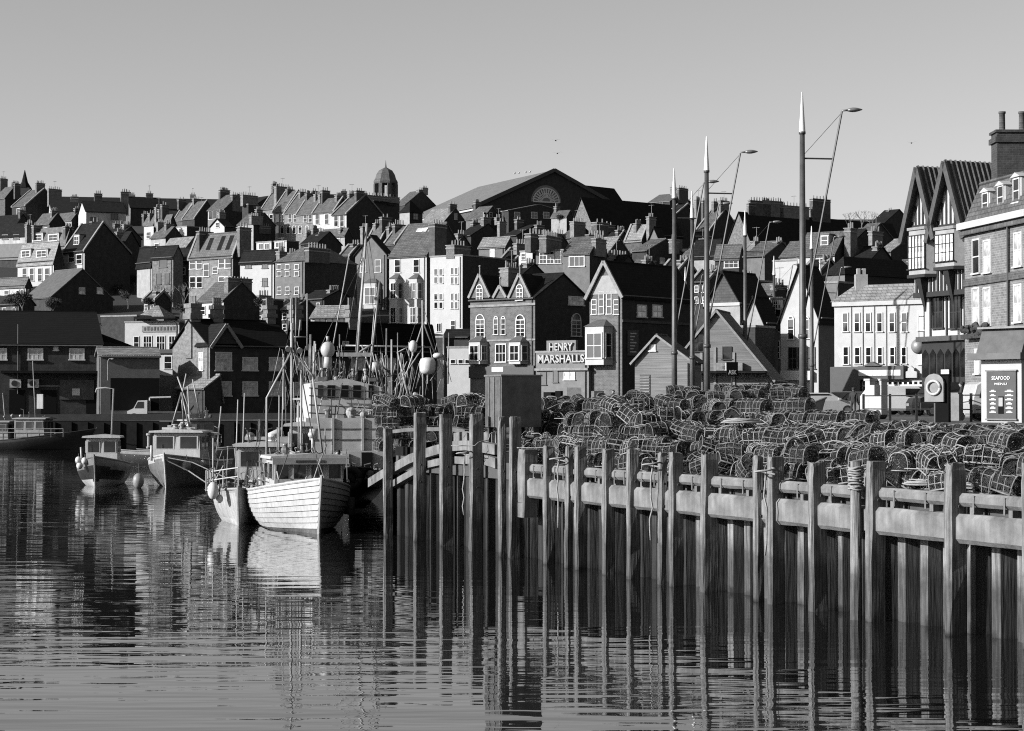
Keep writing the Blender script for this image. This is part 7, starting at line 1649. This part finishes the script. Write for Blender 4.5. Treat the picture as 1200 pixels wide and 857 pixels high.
# infill houses between the rows
fr_ = random.Random(99)
fill = [(168, 182, 200, 352, 343, 278, 'x', BRICKD, LEAD, 'low dark outhouse beneath the bare trees'), (330, 345, 372, 362, 352, 262, 'x', BRICKD, SLATE, 'dark slate house right of the broad stack cottage'),
  (300, 318, 332, 352, 340, 280, 'f', BRICKD, LEAD, 'flat dark block under the plain white house'), (372, 392, 416, 330, 318, 300, 'x', BRICKD, DARKR, 'tall dark house left of the grey gable house'), (352, 380, 414, 350, 341, 275, 'x', BRICKD, DARKR, 'broad dark house behind the cafe'),
  (0, 22, 40, 356, 346, 285, 'x', BRICK, DARKR, 'small house at the far left behind the warehouse roof'), (586, 604, 628, 306, 292, 290, 'x', BRICKD, DARKR, 'dark house in the gap left of the square white end house'), (598, 612, 640, 322, 310, 258, 'x', BRICKD, DARKR, 'dark-roofed house behind the gothic house'),
  (800, 815, 838, 300, 286, 300, 'x', BRICK, SLATE, 'slate house between the two tall masts'), (812, 830, 850, 330, 318, 240, 'x', BRICKD, DARKR, 'dark roofed house behind the dark boarded gable'), (868, 884, 908, 330, 316, 245, 'f', GREY, LEAD, 'grey rendered block behind the small pale gable'),
  (884, 906, 926, 345, 334, 225, 'x', BRICKD, SLATE, 'slate roofed house left of the white corner gable'), (940, 960, 985, 320, 306, 232, 'x', BRICKD, DARKR, 'dark house behind the tallest mast'), (1000, 1020, 1048, 305, 290, 245, 'x', BRICKD, DARKR, 'dark gable behind the black hipped roof'),
  (735, 752, 775, 318, 306, 262, 'x', BRICKD, SLATE, 'slate house above the tall gabled bay house'), (772, 792, 818, 322, 306, 255, 'x', BRICKD, DARKR, 'dark gabled house behind the first tall masts'), (1044, 1062, 1092, 318, 306, 215, 'x', BRICK, SLATE, 'brick house tucked left of the timber-framed pub'),
  (480, 495, 512, 300, 290, 305, 'x', BRICKD, DARKR, 'dark house in shade behind the white bay house'), (398, 410, 430, 300, 288, 330, 'x', BRICKD, SLATE, 'slate house left of the grey gable house top'), (40, 58, 76, 262, 250, 450, 'x', BRICK, SLATE, 'slate house above the mansard row'), (120, 140, 165, 278, 266, 410, 'x', BRICKD, DARKR, 'dark house under the long white-walled house'),
  (700, 720, 742, 288, 272, 345, 'x', BRICKD, DARKR, 'dark house beneath the long chapel roof'), (630, 650, 668, 288, 276, 330, 'x', BRICK, SLATE, 'brick house with slate roof left of the chapel'), (520, 534, 552, 288, 276, 320, 'x', BRICKD, SLATE, 'slate house behind the white parapet house')]
for i, (l, s_, r_, e, rr, D_, ty, wm_, rm_, lb) in enumerate(fill):
    mid = (l + s_) / 2; w3 = (s_ - l) / 4
    house(lb, l, s_, r_, e, rr if ty != 'f' else None, D_, fr_.uniform(34, 46), ty, wm_, rm_, par=(i % 3 == 0), wins=[('L', [mid - w3, mid + w3], [e + 9, e + 22], 3.6, 7, 1, 2)], chim=[(s_ + (r_ - s_)*.35, rr - 6, fr_.randrange(3, 6), 2.2)] if ty != 'f' else [((l+s_)/2, e - 8, 4, 2.4)])

def streaks(root, items, name, m):
    for it in items:
        mb = MB(); mb.tube(it, .018, 4); mb.build(name, m, root)
rz_ = random.Random(17)
for rt, x0, x1, y0, y1, z, n in ((r1, -1.3, 1.3, .9, 1.7, 1.7, 6), (r1, -1.2, 1.2, 4.3, 8, 1.3, 14), (r2, -1.2, 1.1, .5, 3.8, 1.2, 12), (r3, -.8, .8, 3.8, 6, 1.0, 6), (r4, -1.3, 1.3, 5, 9, 1.2, 10), (r6, x0_, x1_, 2.6, 4, z1_, 6)):
    for i in range(n):
        a_ = Vector((rz_.uniform(x0, x1), rz_.uniform(y0, y1), z)); b_ = a_ + Vector((rz_.uniform(-.5, .5), rz_.uniform(-.5, .5), rz_.uniform(.3, 1.6)))
        mb = MB(); mb.tube([a_, b_], rz_.uniform(.01, .025), 5); mb.build('handrail' if i % 2 else 'antenna', (STEEL, HULLW, ROPE, DROPE)[i % 4], rt)
for a_, b_ in (((.1, 4.3, 5.5), (0, -.4, 1.9)), ((-.15, 4.9, 7.2), (.0, -.3, 1.95)), ((-.15, 4.9, 7.2), (-1.2, 8.6, 1.4)), ((-.15, 4.9, 7.2), (1.2, 8.6, 1.4)), ((-1.05, 4.9, 4.6), (-1.2, 8.8, 1.4))):
    mb = MB(); mb.tube([a_, b_], .011, 4); mb.build('stay', IRON, r1)

for px_, D_, lb in ((1000, 126, 'person in dark clothes standing beside the parked car'), (596, 150, 'person in dark clothes behind the black steel cabinet'), (1128, 92, 'person in dark clothes by the harbour road railing')):
    q = obj_at(px_, 470, D_); person('person', q, px_ * .7, lb)
q = obj_at(118, 470, 204.4); person('person', (q.x, 204.4, 2.7), 1.0, 'person in dark clothes on the left quay outside the grey shed')
for i, px_ in enumerate((905, 771, 661, 550)):
    q = deck(pile_s(px_), -.18); rr_ = random.Random(px_); z_ = 2.9; pts = []
    for k_ in range(8): pts.append((rr_.uniform(-.04, .04), rr_.uniform(-.04, .04), -k_ * .26))
    mb = MB(); mb.tube(pts, .022, 5); mb.tube([(.22*math.cos(t), .22*math.sin(t), -.05 + .02*t) for t in range(8)], .022, 5)
    single(mb, 'hanging_rope', ROPE, (q.x, q.y, z_), 'frayed rope hanging down a pile, %s from the right' % ORD[i], 'rope', smooth=True)
SKYS, SUNE, EXPO = 0.082, 5.0, 1.0
# ------------------------------------------------------------------ sky, sun, camera
w = bpy.data.worlds.new('World'); scn.world = w; w.use_nodes = True
nt = w.node_tree; bg = nt.nodes['Background']
sky = nt.nodes.new('ShaderNodeTexSky'); sky.sky_type = 'NISHITA'; sky.sun_disc = False
SUN = Vector((-.92, -.39, 0)).normalized(); EL = R(21)
sky.sun_elevation = EL; sky.sun_rotation = math.atan2(SUN.x, SUN.y)
sky.air_density = 1.0; sky.dust_density = 1.2; sky.ozone_density = 1.0
bw = nt.nodes.new('ShaderNodeSeparateColor'); nt.links.new(sky.outputs[0], bw.inputs[0])   # red-filter black and white
mxs = nt.nodes.new('ShaderNodeMix'); mxs.data_type = 'FLOAT'; mxs.inputs[0].default_value = .5; bl = nt.nodes.new('ShaderNodeRGBToBW'); nt.links.new(sky.outputs[0], bl.inputs[0]); nt.links.new(bw.outputs[0], mxs.inputs[2]); nt.links.new(bl.outputs[0], mxs.inputs[3]); nt.links.new(mxs.outputs[0], bg.inputs['Color']); bg.inputs['Strength'].default_value = SKYS
ld = bpy.data.lights.new('sun', 'SUN'); ld.energy = SUNE; ld.angle = R(.5); ld.color = (1, 1, 1)
lo = bpy.data.objects.new('sun', ld); COL.objects.link(lo)
sd = Vector((SUN.x * math.cos(EL), SUN.y * math.cos(EL), math.sin(EL)))
lo.rotation_euler = sd.to_track_quat('Z', 'Y').to_euler(); lo.location = sd * 300
cam = bpy.data.cameras.new('camera'); co = bpy.data.objects.new('camera', cam); COL.objects.link(co)
co.location = (0, 0, E); co.rotation_euler = (math.pi / 2 + TILT, 0, 0)
cam.sensor_width = 36; cam.lens = 72; cam.clip_end = 6000; cam.clip_start = .5; scn.camera = co
vs_ = scn.view_settings; vs_.view_transform = 'Standard'; vs_.look = 'None'; vs_.gamma = 1; vs_.exposure = EXPO
scn.cycles.max_bounces = 6; scn.cycles.diffuse_bounces = 2; scn.cycles.glossy_bounces = 3; scn.cycles.use_denoising = False; scn.cycles.filter_width = 1.1
scn.cycles.caustics_reflective = False; scn.cycles.caustics_refractive = False
